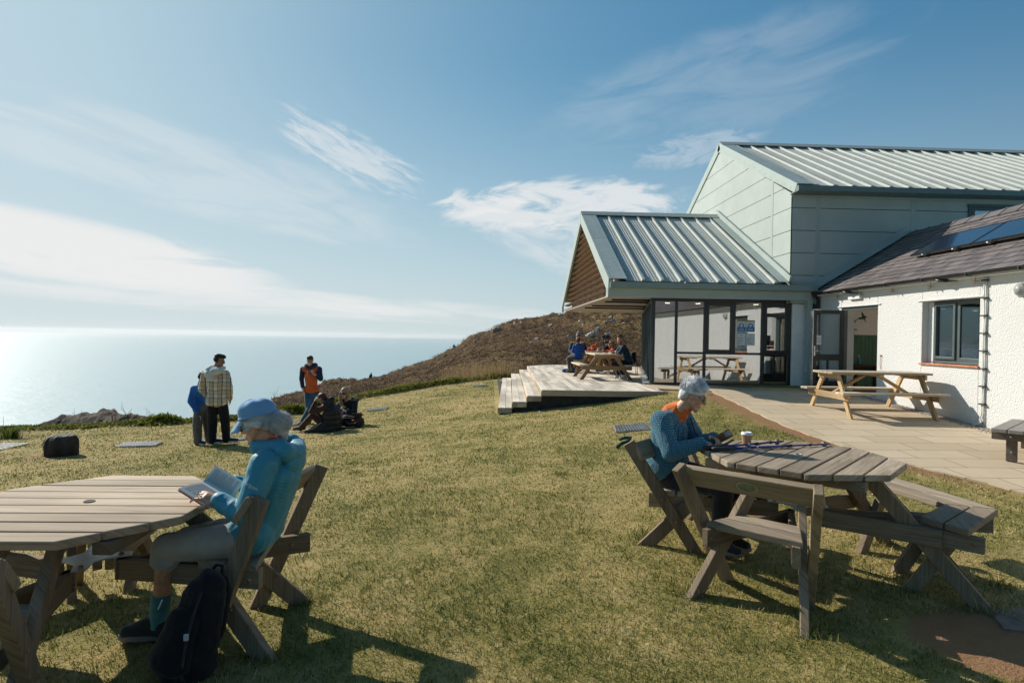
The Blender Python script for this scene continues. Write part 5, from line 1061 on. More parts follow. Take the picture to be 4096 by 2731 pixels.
    for i in range(1700):
        u=Vector((rnd.gauss(0,1),rnd.gauss(0,1),rnd.gauss(0,1))).normalized(); sp=u.orthogonal().normalized(); sp=Quaternion(u,rnd.uniform(0,6.28))@sp; r=.060
        pts=[bc+(u*cos(k*.42)+sp*sin(k*.42))*(r-.008+.002*k+rnd.uniform(0,.010)) for k in range(6)]; rts.append(pts)
    for i in range(700):
        sd=rnd.choice((-1,1)); a=rnd.uniform(-.05,.06); u0=rnd.uniform(-.03,.03); p0=H.p(sd*.072,a,u0); rts.append([p0+(H.p(sd*.055,-.115,-.02+rnd.uniform(-.03,.03))-p0)*(k/5)+ (H.S*sd*.012*sin(k/5*pi))+H.U*rnd.uniform(-.004,.004) for k in range(6)])
    for i in range(110):
        u=Vector((rnd.gauss(0,1),rnd.gauss(0,1),abs(rnd.gauss(0,1)))).normalized(); rts.append([bc+u*(.048+.012*k)+H.U*(-.002*k*k)+H.S*rnd.uniform(-.004,.004) for k in range(5)])
    locks=[]
    for i in range(300):
        u=Vector((rnd.gauss(0,1),rnd.gauss(0,1),rnd.gauss(0,1))).normalized(); sp=u.orthogonal().normalized(); sp=Quaternion(u,rnd.uniform(0,6.28))@sp; locks.append([bc+(u*cos(k*.33)+sp*sin(k*.33))*(.050+.010*sin(k*.6)) for k in range(6)])
    for i in range(150):
        sd=rnd.choice((-1,1)); p0=H.p(sd*.070,rnd.uniform(-.04,.06),rnd.uniform(-.03,.03)); e_=H.p(sd*.04,-.11,-.01+rnd.uniform(-.03,.02)); locks.append([p0.lerp(e_,k/5)+H.S*sd*.016*sin(k/5*pi)-H.U*.008*sin(k/5*pi) for k in range(6)])
    strands('hair_locks',locks,hairmat('silver_lock',(.50,.48,.44),.5),ho,.0045)
    strands('hair_strands',rts,hairmat('silver_strand',(.60,.58,.55),.2),ho,.0008)
    # cap
    cm=cloth('cap_blue',(.17,.35,.56),.12,.35,500); c=MB(); nu,nv=40,12; vs=[];fs=[]
    for j in range(nv+1):
        v=j/nv
        for i in range(nu):
            a=2*pi*i/nu; fw=cos(a); rr=(1-(v**3.2)*1.0)**.5 if v<1 else 0.02; hgt=.012+.030*max(0,fw)*0+ .100*(v**.8)*(1+.05*fw); top=.0035*sin(6*a)*(v>.3)
            vs.append(H.p(.083*rr*sin(a),-.014+.104*rr*fw,.030-.012*(-fw)*(1-v)+hgt-.012+top))
    for j in range(nv): fs+=[(j*nu+i,j*nu+(i+1)%nu,(j+1)*nu+(i+1)%nu,(j+1)*nu+i) for i in range(nu)]
    fs.append(tuple(range(nv*nu,(nv+1)*nu))); c.add(vs,fs); co=c.build('cap',cm,B,smooth=True); so_=co.modifiers.new('s','SOLIDIFY'); so_.thickness=.004; so_.offset=1; sb=co.modifiers.new('ss','SUBSURF'); sb.levels=1; sb.render_levels=1
    bnd=MB(); bnd.tube([H.p(.0855*sin(a),-.014+.1065*cos(a),.036+.012*cos(a)) for a in np.linspace(0,2*pi,41)],.0075,8); bnd.build('hat_band',cm,co,smooth=True)
    br=MB(); vs=[];fs=[]; n=18; mrows=6
    for j in range(mrows+1):
        r=j/mrows
        for i in range(n+1):
            a=radians(-62+124*i/n); vs.append(H.p(.084*sin(a)*(1-.05*r),-.014+.104*cos(a)+.085*r*cos(a)**.6,.036+.012*cos(a)-.036*r-.012*r*r-.020*abs(sin(a))*r))
    fs=[(j*(n+1)+i,j*(n+1)+i+1,(j+1)*(n+1)+i+1,(j+1)*(n+1)+i) for j in range(mrows) for i in range(n)]; br.add(vs,fs); bo=br.build('brim',cm,co,smooth=True); s2=bo.modifiers.new('s','SOLIDIFY'); s2.thickness=.005
    hl=MB(); v,f=ellip(H.p(.03,-.098,.062),[.030,.010,.017],H.R); hl.add(v,f); hl.build('cap_opening',hm,co,smooth=True)
    H.specs(B,mat('dark_frame',(.02,.02,.022),.3),glass('spectacle_lens',.12,(.75,.8,.78)),.034,.024); H.eyes(B)
    rg=MB(); p=J['wrL']+V3(-.105,.0,.034); rg.tube([p+V3(.0,.011*cos(a),.011*sin(a)) for a in np.linspace(0,2*pi,13)],.0022,6); rg.build('ring',STEEL,B)
    return B,J
WR,JW=woman_reading()
def book():
    A=[Vector(p) for p in ((-1.545,3.305,.392),(-1.367,3.255,.312))]       # spine
    Lo=[V3(-1.615,3.185,.382),V3(-1.437,3.135,.300)]; Ro=[V3(-1.535,3.43,.452),V3(-1.36,3.385,.372)]
    T=thing('book',(-1.45,3.27,.33),'open red backed book held in the hands of the reader in the blue cap','book'); pm=mat('book_paper',(.55,.56,.55),.8,.04,20.); cv=mat('red_cover',(.45,.02,.025),.5); ink=mat('printed_ink',(.05,.05,.055),.8)
    for nm,O,h in (('left_pages',Lo,.014),('right_pages',Ro,.011)):
        n=((A[1]-A[0]).cross(O[0]-A[0])).normalized(); n=n if n.z>0 else -n; b=MB(); rows=8; P=[]
        for k in range(rows+1):
            t=k/rows; bulge=h*(.35+.75*sin(min(1,t*1.6)*pi/2))*(1-.35*t); P.append((A[0].lerp(O[0],t)+n*bulge,A[1].lerp(O[1],t)+n*bulge,A[0].lerp(O[0],t),A[1].lerp(O[1],t)))
        for k in range(rows):
            a,b_=P[k],P[k+1]; i=len(b.v); b.add([a[0],a[1],b_[1],b_[0],a[2],a[3],b_[3],b_[2]],[(0,1,2,3),(4,7,6,5),(0,3,7,4),(1,5,6,2)]+([(3,2,6,7)] if k==rows-1 else []))
        po=b.build('page_block',pm,T,smooth=False)
        tx=MB(); e=(O[0]-A[0]); L=(A[1]-A[0]); rn=random.Random(2)
        for r in range(24):
            u=.08+.84*r/24; 
            for k in range(1,rows-0):
                t0,t1=(k)/rows,(k+.97)/rows
                if k==rows-1 or (r%7==6 and k>rnd_cut(rn)): continue
                def pt(t,uu): 
                    kk=min(int(t*rows),rows-1); f=t*rows-kk; q0=P[kk][0].lerp(P[kk+1][0],f); q1=P[kk][1].lerp(P[kk+1][1],f); return q0.lerp(q1,uu)+n*.0006
                tx.add([pt(t0,u),pt(t1,u),pt(t1,u+.011),pt(t0,u+.011)],[(0,1,2,3)])
        tx.build('printed_text',ink,po)
        c=MB(); O2=[O[0]+(O[0]-A[0])*.03,O[1]+(O[1]-A[1])*.03]; c.hexa([A[0]-n*.004,A[1]-n*.004,O2[1]-n*.004,O2[0]-n*.004,A[0]-n*.001,A[1]-n*.001,O2[1]-n*.001,O2[0]-n*.001]); c.build('cover',cv,T)
def rnd_cut(r): return r.choice((3,4,5))
book()
def backpack_big():
    T=thing('backpack',(-1.5,2.98,TL_G),'big black rucksack leaning against the bench beside the reader\'s legs','backpack'); bm=cloth('rucksack',(.010,.010,.012),.25,.7,150,.75,.1); z=TL_G
    B0=V3(-1.475,2.95,z); up=V3(.17,.10,.94).normalized(); x=V3(.93,-.33,-.18).normalized(); f=up.cross(x)
    p=lambda a,b,c:B0+x*a+f*b+up*c
    organic('main_bag',[capsule(p(.0,0,.11),p(.03,0,.40),.150,.105,side=x,flat=.74),capsule(p(-.03,0,.08),p(.05,0,.10),.13,.13,side=x,flat=.8),capsule(p(.02,.0,.36),p(.05,.0,.46),.11,.075,side=x,flat=.75)],bm,T,.007,2,(.014,8.,(1,1,.45)))
    organic('front_pocket',[capsule(p(.0,-.10,.10),p(.015,-.08,.30),.115,.085,side=x,flat=.5)],bm,T,.007,2,(.007,11.,(1,1,.6)))
    for sx in (1,):
        s=MB(); s.tube([p(.02+sx*.04,.06,.47),p(sx*.07,.10,.40),p(sx*.08,.11,.22),p(sx*.085,.07,.08)],[.022,.026,.024,.014],8); s.build('shoulder_strap',bm,T,smooth=True)
        s=MB(); s.tube([p(sx*.075,-.085,.44),p(sx*.095,-.128,.34),p(sx*.10,-.138,.24),p(sx*.10,-.13,.14),p(sx*.095,-.10,.05)],.0065,6); s.build('side_strap',cloth('webbing',(.03,.03,.034)),T)
        s=MB(); s.box(p(sx*.10,-.146,.26),(.020,.012,.030)); s.build('buckle',mat('pale_buckle',(.5,.52,.55),.35),T,bevel=.002)
    s=MB(); s.tube([p(.0,.04,.49),p(.015,.05,.525),p(.05,.05,.53),p(.07,.04,.49)],.008,8); s.build('grab_loop',bm,T,smooth=True)
    s=MB(); s.box(p(-.10,-.13,.34),(.006,.004,.05),M=Matrix.Rotation(.4,3,'Y')); s.build('reflective_tab',mat('reflective_tape',(.6,.66,.72),.3),T)
backpack_big()

# ---- phone user at the right table
def woman_phone():
    J=JV(head=(1.605,4.665,.775),neck=(1.50,4.745,.645),chest=(1.445,4.755,.475),waist=(1.43,4.75,.29),pelvis=(1.45,4.77,.20),shL=(1.575,4.865,.575),shR=(1.335,4.625,.565),elL=(1.70,4.80,.37),elR=(1.375,4.475,.355),
      wrL=(1.745,4.60,.445),wrR=(1.61,4.48,.425),hipL=(1.55,4.81,.135),hipR=(1.42,4.68,.135),knL=(1.86,4.48,.12),knR=(1.74,4.36,.12),anL=(1.84,4.52,-.29),anR=(1.72,4.40,-.29),toeL=(1.94,4.42,-.36),toeR=(1.82,4.30,-.36))
    H=Head(J['head'],(.85,-.33,-.42),k=1.0); B=body('person with short white hair in blue cable knit jumper using a phone',J,H,skin((.60,.33,.21)),vox=.005,hands={'R':((.9,.15,-.12),(-.1,-.35,.9),.55,-1),'L':((.1,-.95,-.1),(.5,.2,.8),.5)},base=(1.5,4.7,TR_G))
    m,t,b,o=newmat('blue_cable_knit'); oc=t.n('ShaderNodeTexCoord').outputs['Object']; sep=t.n('ShaderNodeSeparateXYZ'); t.L.new(oc,sep.inputs[0])
    dst=t.noise(oc,9,3); ph=t.m('MULTIPLY',t.m('ADD',t.m('ADD',sep.outputs[0],t.m('MULTIPLY',sep.outputs[1],-1.)),t.m('MULTIPLY',dst,.05)),185.); pz_=t.m('MULTIPLY',t.m('ADD',sep.outputs[2],t.m('MULTIPLY',dst,.05)),185.)
    a=t.m('SINE',t.m('ADD',ph,pz_)); c_=t.m('SINE',t.m('SUBTRACT',ph,pz_)); k=t.m('MULTIPLY',a,c_); n=t.noise(oc,300,3)
    setc(t,b,'Base Color',t.mix(t.sstep(k,-.7,.6),(.016,.115,.19),(.034,.225,.34))); setc(t,b,'Roughness',.9); setc(t,b,'Sheen Weight',.3); bump(t,b,t.m('ADD',k,t.m('MULTIPLY',n,.5)),1.,.007)
    jp=coat('jumper',J,m,B,e=.034,hem=V3(1.44,4.765,.20),vox=.006,wr=(.007,9.,(1,1,.6)),bulk=1.06,extra=[capsule((1.455,4.77,.21),(1.45,4.765,.30),.165,.155,side=(.7,.7,0),flat=.85)])
    om=cloth('orange_scarf',(.62,.14,.025),.15,.5,200); organic('neckerchief',[capsule((1.485,4.755,.605),(1.545,4.715,.665),.105,.066)],om,B,.006,2,(.006,16.,(1,1,1)))
    organic('shirt_hem',[capsule((1.455,4.77,.150),(1.455,4.77,.165),.178,.176,side=(.7,.7,0),flat=.85)],om,B,.007,1)
    trousers('trousers',J,cloth('black_trouser',(.014,.014,.017)),B,e=.018,frac=.98,vox=.008)
    for q in 'LR': shoe(J,q,BLACKSHOE,SOLEG,B,1.05)
    hm=hairmat('white',(.66,.66,.66),.15); ho=organic('hair',[H.el(0,-.016,.050,(.083,.099,.080)),H.el(0,-.060,.0,(.077,.052,.066)),H.cap((-.05,.062,.085),(.05,.062,.085),.024,.024),H.cap((.072,.035,.035),(.074,-.03,.02),.014,.020),H.cap((-.072,.035,.035),(-.074,-.03,.02),.014,.020),H.el(0,-.075,-.045,(.052,.028,.035))],hm,B,.005,5,wr=(.005,24.,(1,1,1)))
    rnd=random.Random(9); rts=[]
    for i in range(2600):
        u=Vector((rnd.gauss(0,1),rnd.gauss(0,1),rnd.gauss(0,1)))
        u.normalize()
        if u.y>.35 and u.z<.35: continue
        if u.z<-.55: continue
        p0=H.p(u.x*.080,u.y*.096-.016,u.z*.083+.045); out=(p0-H.p(0,-.016,.045)).normalized(); fl=(H.F*rnd.uniform(-.3,.9)-H.U*rnd.uniform(.1,.8)+H.S*rnd.uniform(-.5,.5)); fl=(fl-out*fl.dot(out)).normalized(); L=rnd.uniform(.02,.05)
        rts.append([p0+out*(.004+.010*sin(k/4*pi*.7))+fl*L*(k/4) for k in range(5)])
    for i in range(70): p0=H.p(rnd.uniform(-.03,.03),rnd.uniform(-.06,.03),.128); rts.append([p0+H.U*(.011*k)+H.F*rnd.uniform(-.005,.008)*k+H.S*rnd.uniform(-.003,.003)*k for k in range(4)])
    strands('hair_strands',rts,hairmat('white_strand',(.74,.74,.74),.12),ho,.0010)
    H.specs(B,mat('steel_blue_frame',(.10,.13,.17),.3,metal=.4),glass('tinted_lens',.15,(.30,.31,.33)),.030,.018); H.eyes(B)
    locks=[]
    for i in range(760):
        u=Vector((rnd.gauss(0,1),rnd.gauss(0,1),rnd.gauss(0,1))).normalized()
        if (u.y>.30 and u.z<.42) or u.z<-.5: continue
        p0=H.p(u.x*.078,u.y*.094-.016,u.z*.078+.048); out=(p0-H.p(0,-.016,.045)).normalized(); fl=H.F*rnd.uniform(-.2,1.)-H.U*rnd.uniform(.2,1.)*(1 if u.z<.6 else .2)+H.S*rnd.uniform(-.6,.6); fl=(fl-out*fl.dot(out)).normalized(); L=rnd.uniform(.03,.06)
        locks.append([p0+out*(.003+.009*sin(k/5*pi*.8))+fl*L*(k/5) for k in range(6)])
    strands('hair_locks',locks,hairmat('white_lock',(.60,.60,.61),.45),ho,.0042)
    es=MB(); v,f=ellip(H.p(.078,-.004,-.046),[.005]*3); es.add(v,f); es.build('earring',STEEL,B)
    st=MB(); st.tube([(1.57,4.62,.60),(1.60,4.60,.5),(1.64,4.58,.42)],.006,6); st.build('camera_strap',BLACKP,B)
    return B
woman_phone()
def table_things():
    z=TR_Z+.002
    T=thing('phone',(1.80,4.60,z+.07),'mobile phone in an open tan wallet case held over the table','phone'); R=(Matrix.Rotation(radians(-18),3,'Z')@Matrix.Rotation(radians(-32),3,'Y')); c=V3(1.80,4.56,z+.075)
    b=MB(); b.box(c,(.15,.010,.078),M=R@Matrix.Rotation(radians(28),3,'X')); co=b.build('case_flap',mat('tan_leather',(.26,.13,.06),.6),T,bevel=.004)
    M2=R@Matrix.Rotation(radians(28),3,'X')
    for k,(u,w,cl) in enumerate(((.035,.024,(.35,.47,.5)),(.058,.024,(.5,.5,.56)))): q=MB(); q.box(c+M2@V3(u,-.0062,.012-.004*k),(.022,.002,.046),M=M2); q.build('bank_card',mat('card_%d'%k,cl,.4),co)
    b=MB(); b.box(c+R@V3(-.01,-.036,-.052),(.15,.075,.009),M=R@Matrix.Rotation(radians(-14),3,'X')); po=b.build('case_tray',mat('tan_leather',(.26,.13,.06),.6),T,bevel=.003)
    b=MB(); b.box(c+R@V3(-.01,-.038,-.046),(.142,.068,.004),M=R@Matrix.Rotation(radians(-14),3,'X')); b.build('screen',mat('black_screen',(.02,.022,.026),.08,.05),po)
    def cup(P,label,group=None,s=1.,body=(.42,.25,.13)):
        T=thing('coffee_cup',P,label,'cup',group); b=MB(); k=40; prof=[(.028*s,0),(.029*s,.004*s),(.040*s,.085*s),(.0395*s,.086*s)]; b.lathe(prof,P,k); b.v=[tuple(Vector(P)+(Vector(v)-Vector(P)).__class__(((v[0]-P[0])*(1+.02*(i%2)),(v[1]-P[1])*(1+.02*(i%2)),v[2]-P[2]))) for i,v in enumerate(b.v)]
        b.build('paper_cup',mat('kraft_card',body,.8,.06),T); l=MB(); l.lathe([(.042*s,.082*s),(.0435*s,.086*s),(.0435*s,.092*s),(.040*s,.095*s),(.038*s,.104*s),(.034*s,.106*s),(.033*s,.103*s)],P,28); l.build('lid',mat('white_lid',(.78,.78,.77),.4,.02),T,smooth=True)
    cup((2.02,4.63,z),'ribbed kraft paper coffee cup with white lid beside the folded phone on the table')
    cup((3.47,20.35,.752),'takeaway coffee cup on the far deck table beside the orange bag',s=1.1); cup((3.62,17.15,.752),'small brown takeaway cup on the near deck table beside the camera stand',s=.8)
    # trekking poles
    def pole(A,B_,label,col):
        A=Vector(A);B_=Vector(B_); d=(B_-A).normalized(); T=thing('trekking_pole',A,label,'hiking pole',None); L=(B_-A).length
        s=MB(); s.tube([A+d*.12,A+d*L*.62],.0085,10); so_=s.build('upper_shaft',mat('blue_anodised',(.012,.045,.30),.25,.25,30.,metal=.5),T,smooth=True)
        s=MB(); s.tube([A+d*L*.62,A+d*(L-.06)],.0068,10); s.build('lower_shaft',mat('purple_anodised',(.08,.05,.28),.25,.2,metal=.5),T,smooth=True)
        s=MB(); s.tube([A+d*L*.60,A+d*L*.64],.0115,10); s.tube([A+d*(L*.80),A+d*(L*.80+.02)],.0105,10); s.build('clamp',BLACKP,T,smooth=True)
        s=MB(); x=d.cross(V3(0,0,1)).normalized(); s.tube([A+d*.14,A+d*.06,A-d*.005,A-d*.035-x*.012,A-d*.05-x*.03],[.014,.0155,.017,.016,.008],10); s.tube([A-d*.01,A+d*.03+x*.03,A+d*.10+x*.035,A+d*.05+x*.01],.006,6); s.build('grip',mat('black_grip',(.02,.02,.022),.6,.2),T,smooth=True)
        s=MB(); s.tube([B_-d*.075,B_-d*.06],[.020,.024],14); s.tube([B_-d*.06,B_],[.012,.006],10); s.build('basket_and_tip',mat('grey_rubber',(.13,.13,.13),.6),T,smooth=True)
        s=MB(); s.tube([A+d*.33,A+d*.345],.0088,10); s.build('white_band',SOLEW,T)
        y=V3(0,0,1)-d*d.z; y.normalize(); n=x if x.y<0 else -x; Mx=Matrix((d,y,n)).transposed().to_4x4(); Mx.translation=A+d*.24+n*.0092; 
        if Mx.to_3x3().determinant()<0: Mx=Matrix((-d,y,n)).transposed().to_4x4(); Mx.translation=A+d*.24+n*.0092
        text_obj('MCKINLEY',.015,Mx,SOLEW,'shaft_lettering',so_,.0002)
    pole((1.70,4.36,z+.019),(2.70,4.65,z+.014),'blue and purple trekking pole lying along the table top','blue')
    pole((1.66,4.42,z+.017),(2.30,4.60,z+.040),'second blue trekking pole tucked behind the first, its black grip nearer the woman','blue')
    # green cord on the bench post
    s=MB(); s.tube([(1.02,4.66,.42),(1.06,4.64,.435),(1.10,4.68,.43),(1.13,4.74,.425),(1.10,4.70,.40),(1.03,4.63,.39),(.99,4.62,.36)],.014,8); o=s.build('dog_lead',cloth('green_cord',(.01,.07,.035)),None,smooth=True); tag(o,'dark green cord draped over the post of the bench behind the woman in the jumper','cord')
    # litter
    for i,(x,y,l) in enumerate(((3.62,5.62,'white scrap of paper on the grass beside the paving, near the corner seat'),(-6.1,13.7,'white scrap of litter lying by the cliff edge herbs behind the standing men'),(1.1,13.2,'pale scrap of litter on the grass below the deck steps'))):
        b=MB(); zz=g1(x,y)+.012; rn=random.Random(i); r=[(x+rn.uniform(.02,.05)*cos(a),y+rn.uniform(.02,.06)*sin(a),zz+rn.uniform(0,.018)) for a in np.linspace(0,2*pi,9,endpoint=False)]; b.add(r+[(x,y,zz+.035)],[(k,(k+1)%9,9) for k in range(9)]); o=b.build('litter',SOLEW,None); tag(o,l,'litter')
table_things()
# ---------------------------------------------------------------- the other people
def simple_person(label,J,H,skincol,topm,botm,shoem,solem,hair,k=1.,bulk=1.,hands=None,hairprims=None,e=.022,hem=None,topkw=None,botkw=None,group=None,vox=.012,base=None):
    B=body(label,J,H,skin(skincol),k,.009,hands,base,bulk=bulk,group=group); kw=dict(e=e,hem=hem,vox=vox,wr=(.007,8.,(1,1,.6)),bulk=bulk); kw.update(topkw or {}); nm=kw.pop('name','top')
    coat(nm,J,topm,B,k,**kw); bk=dict(e=.014,frac=1.0,vox=vox,bulk=bulk,wr=(.006,8.,(1,1,.7))); bk.update(botkw or {}); trousers('trousers',J,botm,B,k,**bk)
    for q in 'LR': shoe(J,q,shoem,solem,B,1.02*k,.010)
    hp=hairprims(H) if hairprims else [H.el(0,-.018,.052,(.081,.098,.078)),H.el(0,-.055,.005,(.078,.055,.070))]
    organic('hair',hp,hair,B,.007,2,wr=(.007,30.,(1,1,1))); return B
JEAN=cloth('denim',(.035,.10,.17),.3,.4,300); BLK=cloth('black',(.010,.010,.012),.2,.4,200); NAVY=cloth('navy',(.012,.030,.070),.2,.35,250); BRN=cloth('brown_jersey',(.055,.026,.018),.2,.35,260)
HBR=hairmat('dark_brown',(.030,.019,.012)); HBL=hairmat('blonde',(.36,.22,.10)); HMB=hairmat('mid_brown',(.12,.065,.035)); HBK=hairmat('black',(.010,.008,.007)); HRD=hairmat('auburn',(.06,.015,.012))
GL=glass('dark_lens',.25,(.05,.05,.06)); FR=mat('dark_frame',(.02,.02,.022),.3)

def plaid():
    m,t,b,o=newmat('plaid_flannel'); oc=t.n('ShaderNodeTexCoord').outputs['Object']; sp=t.n('ShaderNodeSeparateXYZ'); t.L.new(oc,sp.inputs[0]); x,y,z=sp.outputs; wob=t.m('MULTIPLY',t.noise(oc,5,2),.03)
    u=t.m('FRACT',t.m('DIVIDE',t.m('ADD',t.m('ADD',x,t.m('MULTIPLY',y,.35)),wob),.16)); v=t.m('FRACT',t.m('DIVIDE',t.m('ADD',z,wob),.155))
    band=lambda c,w,q:t.m('LESS_THAN',t.m('ABSOLUTE',t.m('SUBTRACT',q,c)),w)
    c=t.mix(t.m('MULTIPLY',band(.25,.24,u),.8),(.74,.70,.62),(.50,.39,.28)); c=t.mix(t.m('MULTIPLY',band(.30,.24,v),.4),c,(.46,.35,.25))
    c=t.mix(t.m('MULTIPLY',band(.52,.045,u),.95),c,(.018,.022,.025)); c=t.mix(t.m('MULTIPLY',band(.02,.03,u),.9),c,(.04,.075,.07)); c=t.mix(t.m('MULTIPLY',band(.56,.035,v),.85),c,(.02,.024,.026)); c=t.mix(t.m('MULTIPLY',band(.05,.025,v),.7),c,(.05,.08,.08))
    setc(t,b,'Base Color',c); setc(t,b,'Roughness',.9); setc(t,b,'Sheen Weight',.3)
    J=JV(neck=(-5.33,11.93,.46),chest=(-5.345,11.91,.22),waist=(-5.34,11.93,.02),pelvis=(-5.335,11.95,-.10),shL=(-5.535,11.89,.355),shR=(-5.175,11.95,.375),elL=(-5.62,11.93,.08),elR=(-5.105,11.95,.10),wrL=(-5.53,12.06,-.12),wrR=(-5.14,12.08,-.12),
      hipL=(-5.425,11.94,-.16),hipR=(-5.245,11.97,-.16),knL=(-5.42,11.95,-.53),knR=(-5.21,12.03,-.53),anL=(-5.41,11.94,-.92),anR=(-5.19,12.05,-.92),toeL=(-5.28,12.02,-.975),toeR=(-5.01,12.12,-.965))
    H=Head((-5.305,11.95,.635),(.84,.50,-.22),k=1.0)
    B=simple_person('person with dark curly quiff in plaid overshirt with white hood, seen from behind',J,H,(.36,.19,.11),m,BLK,cloth('dark_trainer',(.035,.03,.026)),SOLEW,HBK,topkw=dict(name='overshirt',hem=V3(-5.34,11.945,-.14),e=.035,wr=(.009,7.,(1,1,.6))),botkw=dict(loose=.022),
      hands={'L':((.3,.6,-.75),(-1,0,0),.3),'R':((-.1,.4,-.9),(1,0,0),.3)},hairprims=lambda H:[H.el(0,-.008,.088,(.080,.100,.052)),H.el(0,.045,.098,(.066,.055,.040)),H.el(0,-.045,.030,(.079,.064,.070)),H.el(0,.085,.092,(.045,.022,.022))])
    hd=cloth('white_fleece',(.62,.61,.57),.1,.5,150); organic('hood',[capsule((-5.45,11.84,.46),(-5.22,11.86,.47),.060,.052),capsule((-5.43,11.80,.38),(-5.36,11.775,.30),.080,.055),capsule((-5.35,11.79,.42),(-5.22,11.84,.45),.075,.05),capsule((-5.44,11.86,.50),(-5.40,11.98,.52),.042,.035),capsule((-5.2,11.88,.50),(-5.22,11.99,.5),.040,.032)],hd,B,.010,3,(.008,9,(1,1,1)))
    H.specs(B,FR,GL,.031,.022)
plaid()
def blue_child():
    J=JV(neck=(-5.76,12.20,.15),chest=(-5.80,12.20,-.02),waist=(-5.79,12.19,-.18),pelvis=(-5.76,12.18,-.29),shL=(-5.77,12.33,.075),shR=(-5.835,12.05,.075),elL=(-5.78,12.39,-.15),elR=(-5.87,11.99,-.17),wrL=(-5.67,12.32,-.34),wrR=(-5.745,12.02,-.385),
      hipL=(-5.73,12.25,-.33),hipR=(-5.76,12.11,-.33),knL=(-5.66,12.27,-.64),knR=(-5.77,12.07,-.64),anL=(-5.61,12.24,-.955),anR=(-5.73,12.02,-.96),toeL=(-5.47,12.20,-1.0),toeR=(-5.58,11.97,-1.0))
    H=Head((-5.725,12.20,.29),(.85,-.1,-.35),k=.92); B=simple_person('person in bright blue fleece and grey trousers half hidden behind the plaid overshirt',J,H,(.17,.085,.05),cloth('bright_blue',(.015,.13,.46),.15,.3,200),cloth('grey_trouser',(.13,.12,.105),.25,.4,200),cloth('navy_trainer',(.02,.035,.07)),SOLEW,HBK,k=.84,hands={'R':((.25,.1,-.95),(-.9,-.4,0),.35,-1),'L':((.3,-.2,-.9),(-.9,.4,0),.35)},botkw=dict(loose=.030),topkw=dict(name='fleece',hem=V3(-5.765,12.18,-.33)))
    s=MB(); s.tube([(-5.69,12.0,-.45),(-5.66,11.99,-.49),(-5.67,11.99,-.53)],.006,6); s.build('zip_pull',STEEL,B)
blue_child()
def orange_man():
    J=JV(neck=(-4.67,15.83,.34),chest=(-4.665,15.84,.10),waist=(-4.655,15.85,-.12),pelvis=(-4.65,15.86,-.27),shL=(-4.475,15.83,.27),shR=(-4.855,15.83,.26),elL=(-4.385,15.72,.03),elR=(-4.925,15.88,-.01),wrL=(-4.545,15.63,.17),wrR=(-4.845,15.76,-.235),
      hipL=(-4.555,15.86,-.31),hipR=(-4.745,15.86,-.31),knL=(-4.65,15.80,-.70),knR=(-4.735,15.86,-.70),anL=(-4.865,15.74,-1.10),anR=(-4.72,15.93,-1.10),toeL=(-4.90,15.60,-1.155),toeR=(-4.70,15.79,-1.155))
    H=Head((-4.68,15.775,.495),(.10,-.97,-.20)); org=cloth('orange_marl',(.62,.125,.035),.12,.4,260)
    B=simple_person('person in orange hoodie with navy sleeves, one hand at the mouth, legs crossed',J,H,(.66,.38,.26),org,JEAN,cloth('suede_boot',(.25,.19,.14)),SOLEG,HBR,hands={'L':((-.55,.05,.8),(.3,-.8,-.2),.9,1),'R':((.25,-.2,-.9),(-.9,-.3,0),.4)},topkw=dict(name='hoodie',arms='',hem=V3(-4.65,15.86,-.26),e=.034,wr=(.011,7,(1,1,.6))),botkw=dict(e=.020),
      hairprims=lambda H:[H.el(0,-.012,.062,(.080,.096,.070)),H.el(0,-.055,.012,(.077,.054,.066)),H.el(.01,.062,.108,(.055,.038,.026))])
    P=[capsule(J['shL']+V3(.015,0,0),J['elL'],.078,.064),capsule(J['elL'],J['elL'].lerp(J['wrL'],.45),.064,.056),capsule(J['shR']-V3(.015,0,0),J['elR'],.078,.060),capsule(J['elR'],J['elR'].lerp(J['wrR'],.78),.060,.048)]
    organic('sleeve',P[:2],NAVY,B,.010,3,(.008,8,(1,1,.7))); organic('sleeve',P[2:],NAVY,B,.010,3,(.008,8,(1,1,.7)))
    organic('hood',[capsule((-4.78,15.80,.345),(-4.56,15.80,.35),.055,.055),capsule((-4.78,15.84,.35),(-4.57,15.86,.37),.07,.07),capsule((-4.76,15.74,.315),(-4.69,15.70,.27),.028,.02),capsule((-4.59,15.74,.325),(-4.66,15.70,.27),.028,.02)],NAVY,B,.010,3,(.006,9,(1,1,1)))
    for dx in (-.045,.035): s=MB(); s.tube([(-4.67+dx,15.685,.26),(-4.67+dx*1.1,15.685,.16),(-4.67+dx*1.2,15.68,.08)],.0055,6); s.build('drawstring',SOLEW if dx<0 else NAVY,B)
    H.specs(B,FR,glass('clear_lens',.08,(.85,.85,.85)),.032,.022); H.eyes(B); f=MB(); v,fc=ellip((-4.655,15.635,.375),(.022,.018,.014)); f.add(v,fc); fo=f.build('snack',mat('crust',(.42,.22,.07),.8,.3,30.),None,smooth=True); tag(fo,'small piece of food held to the mouth by the person in the orange hoodie','food')
orange_man()
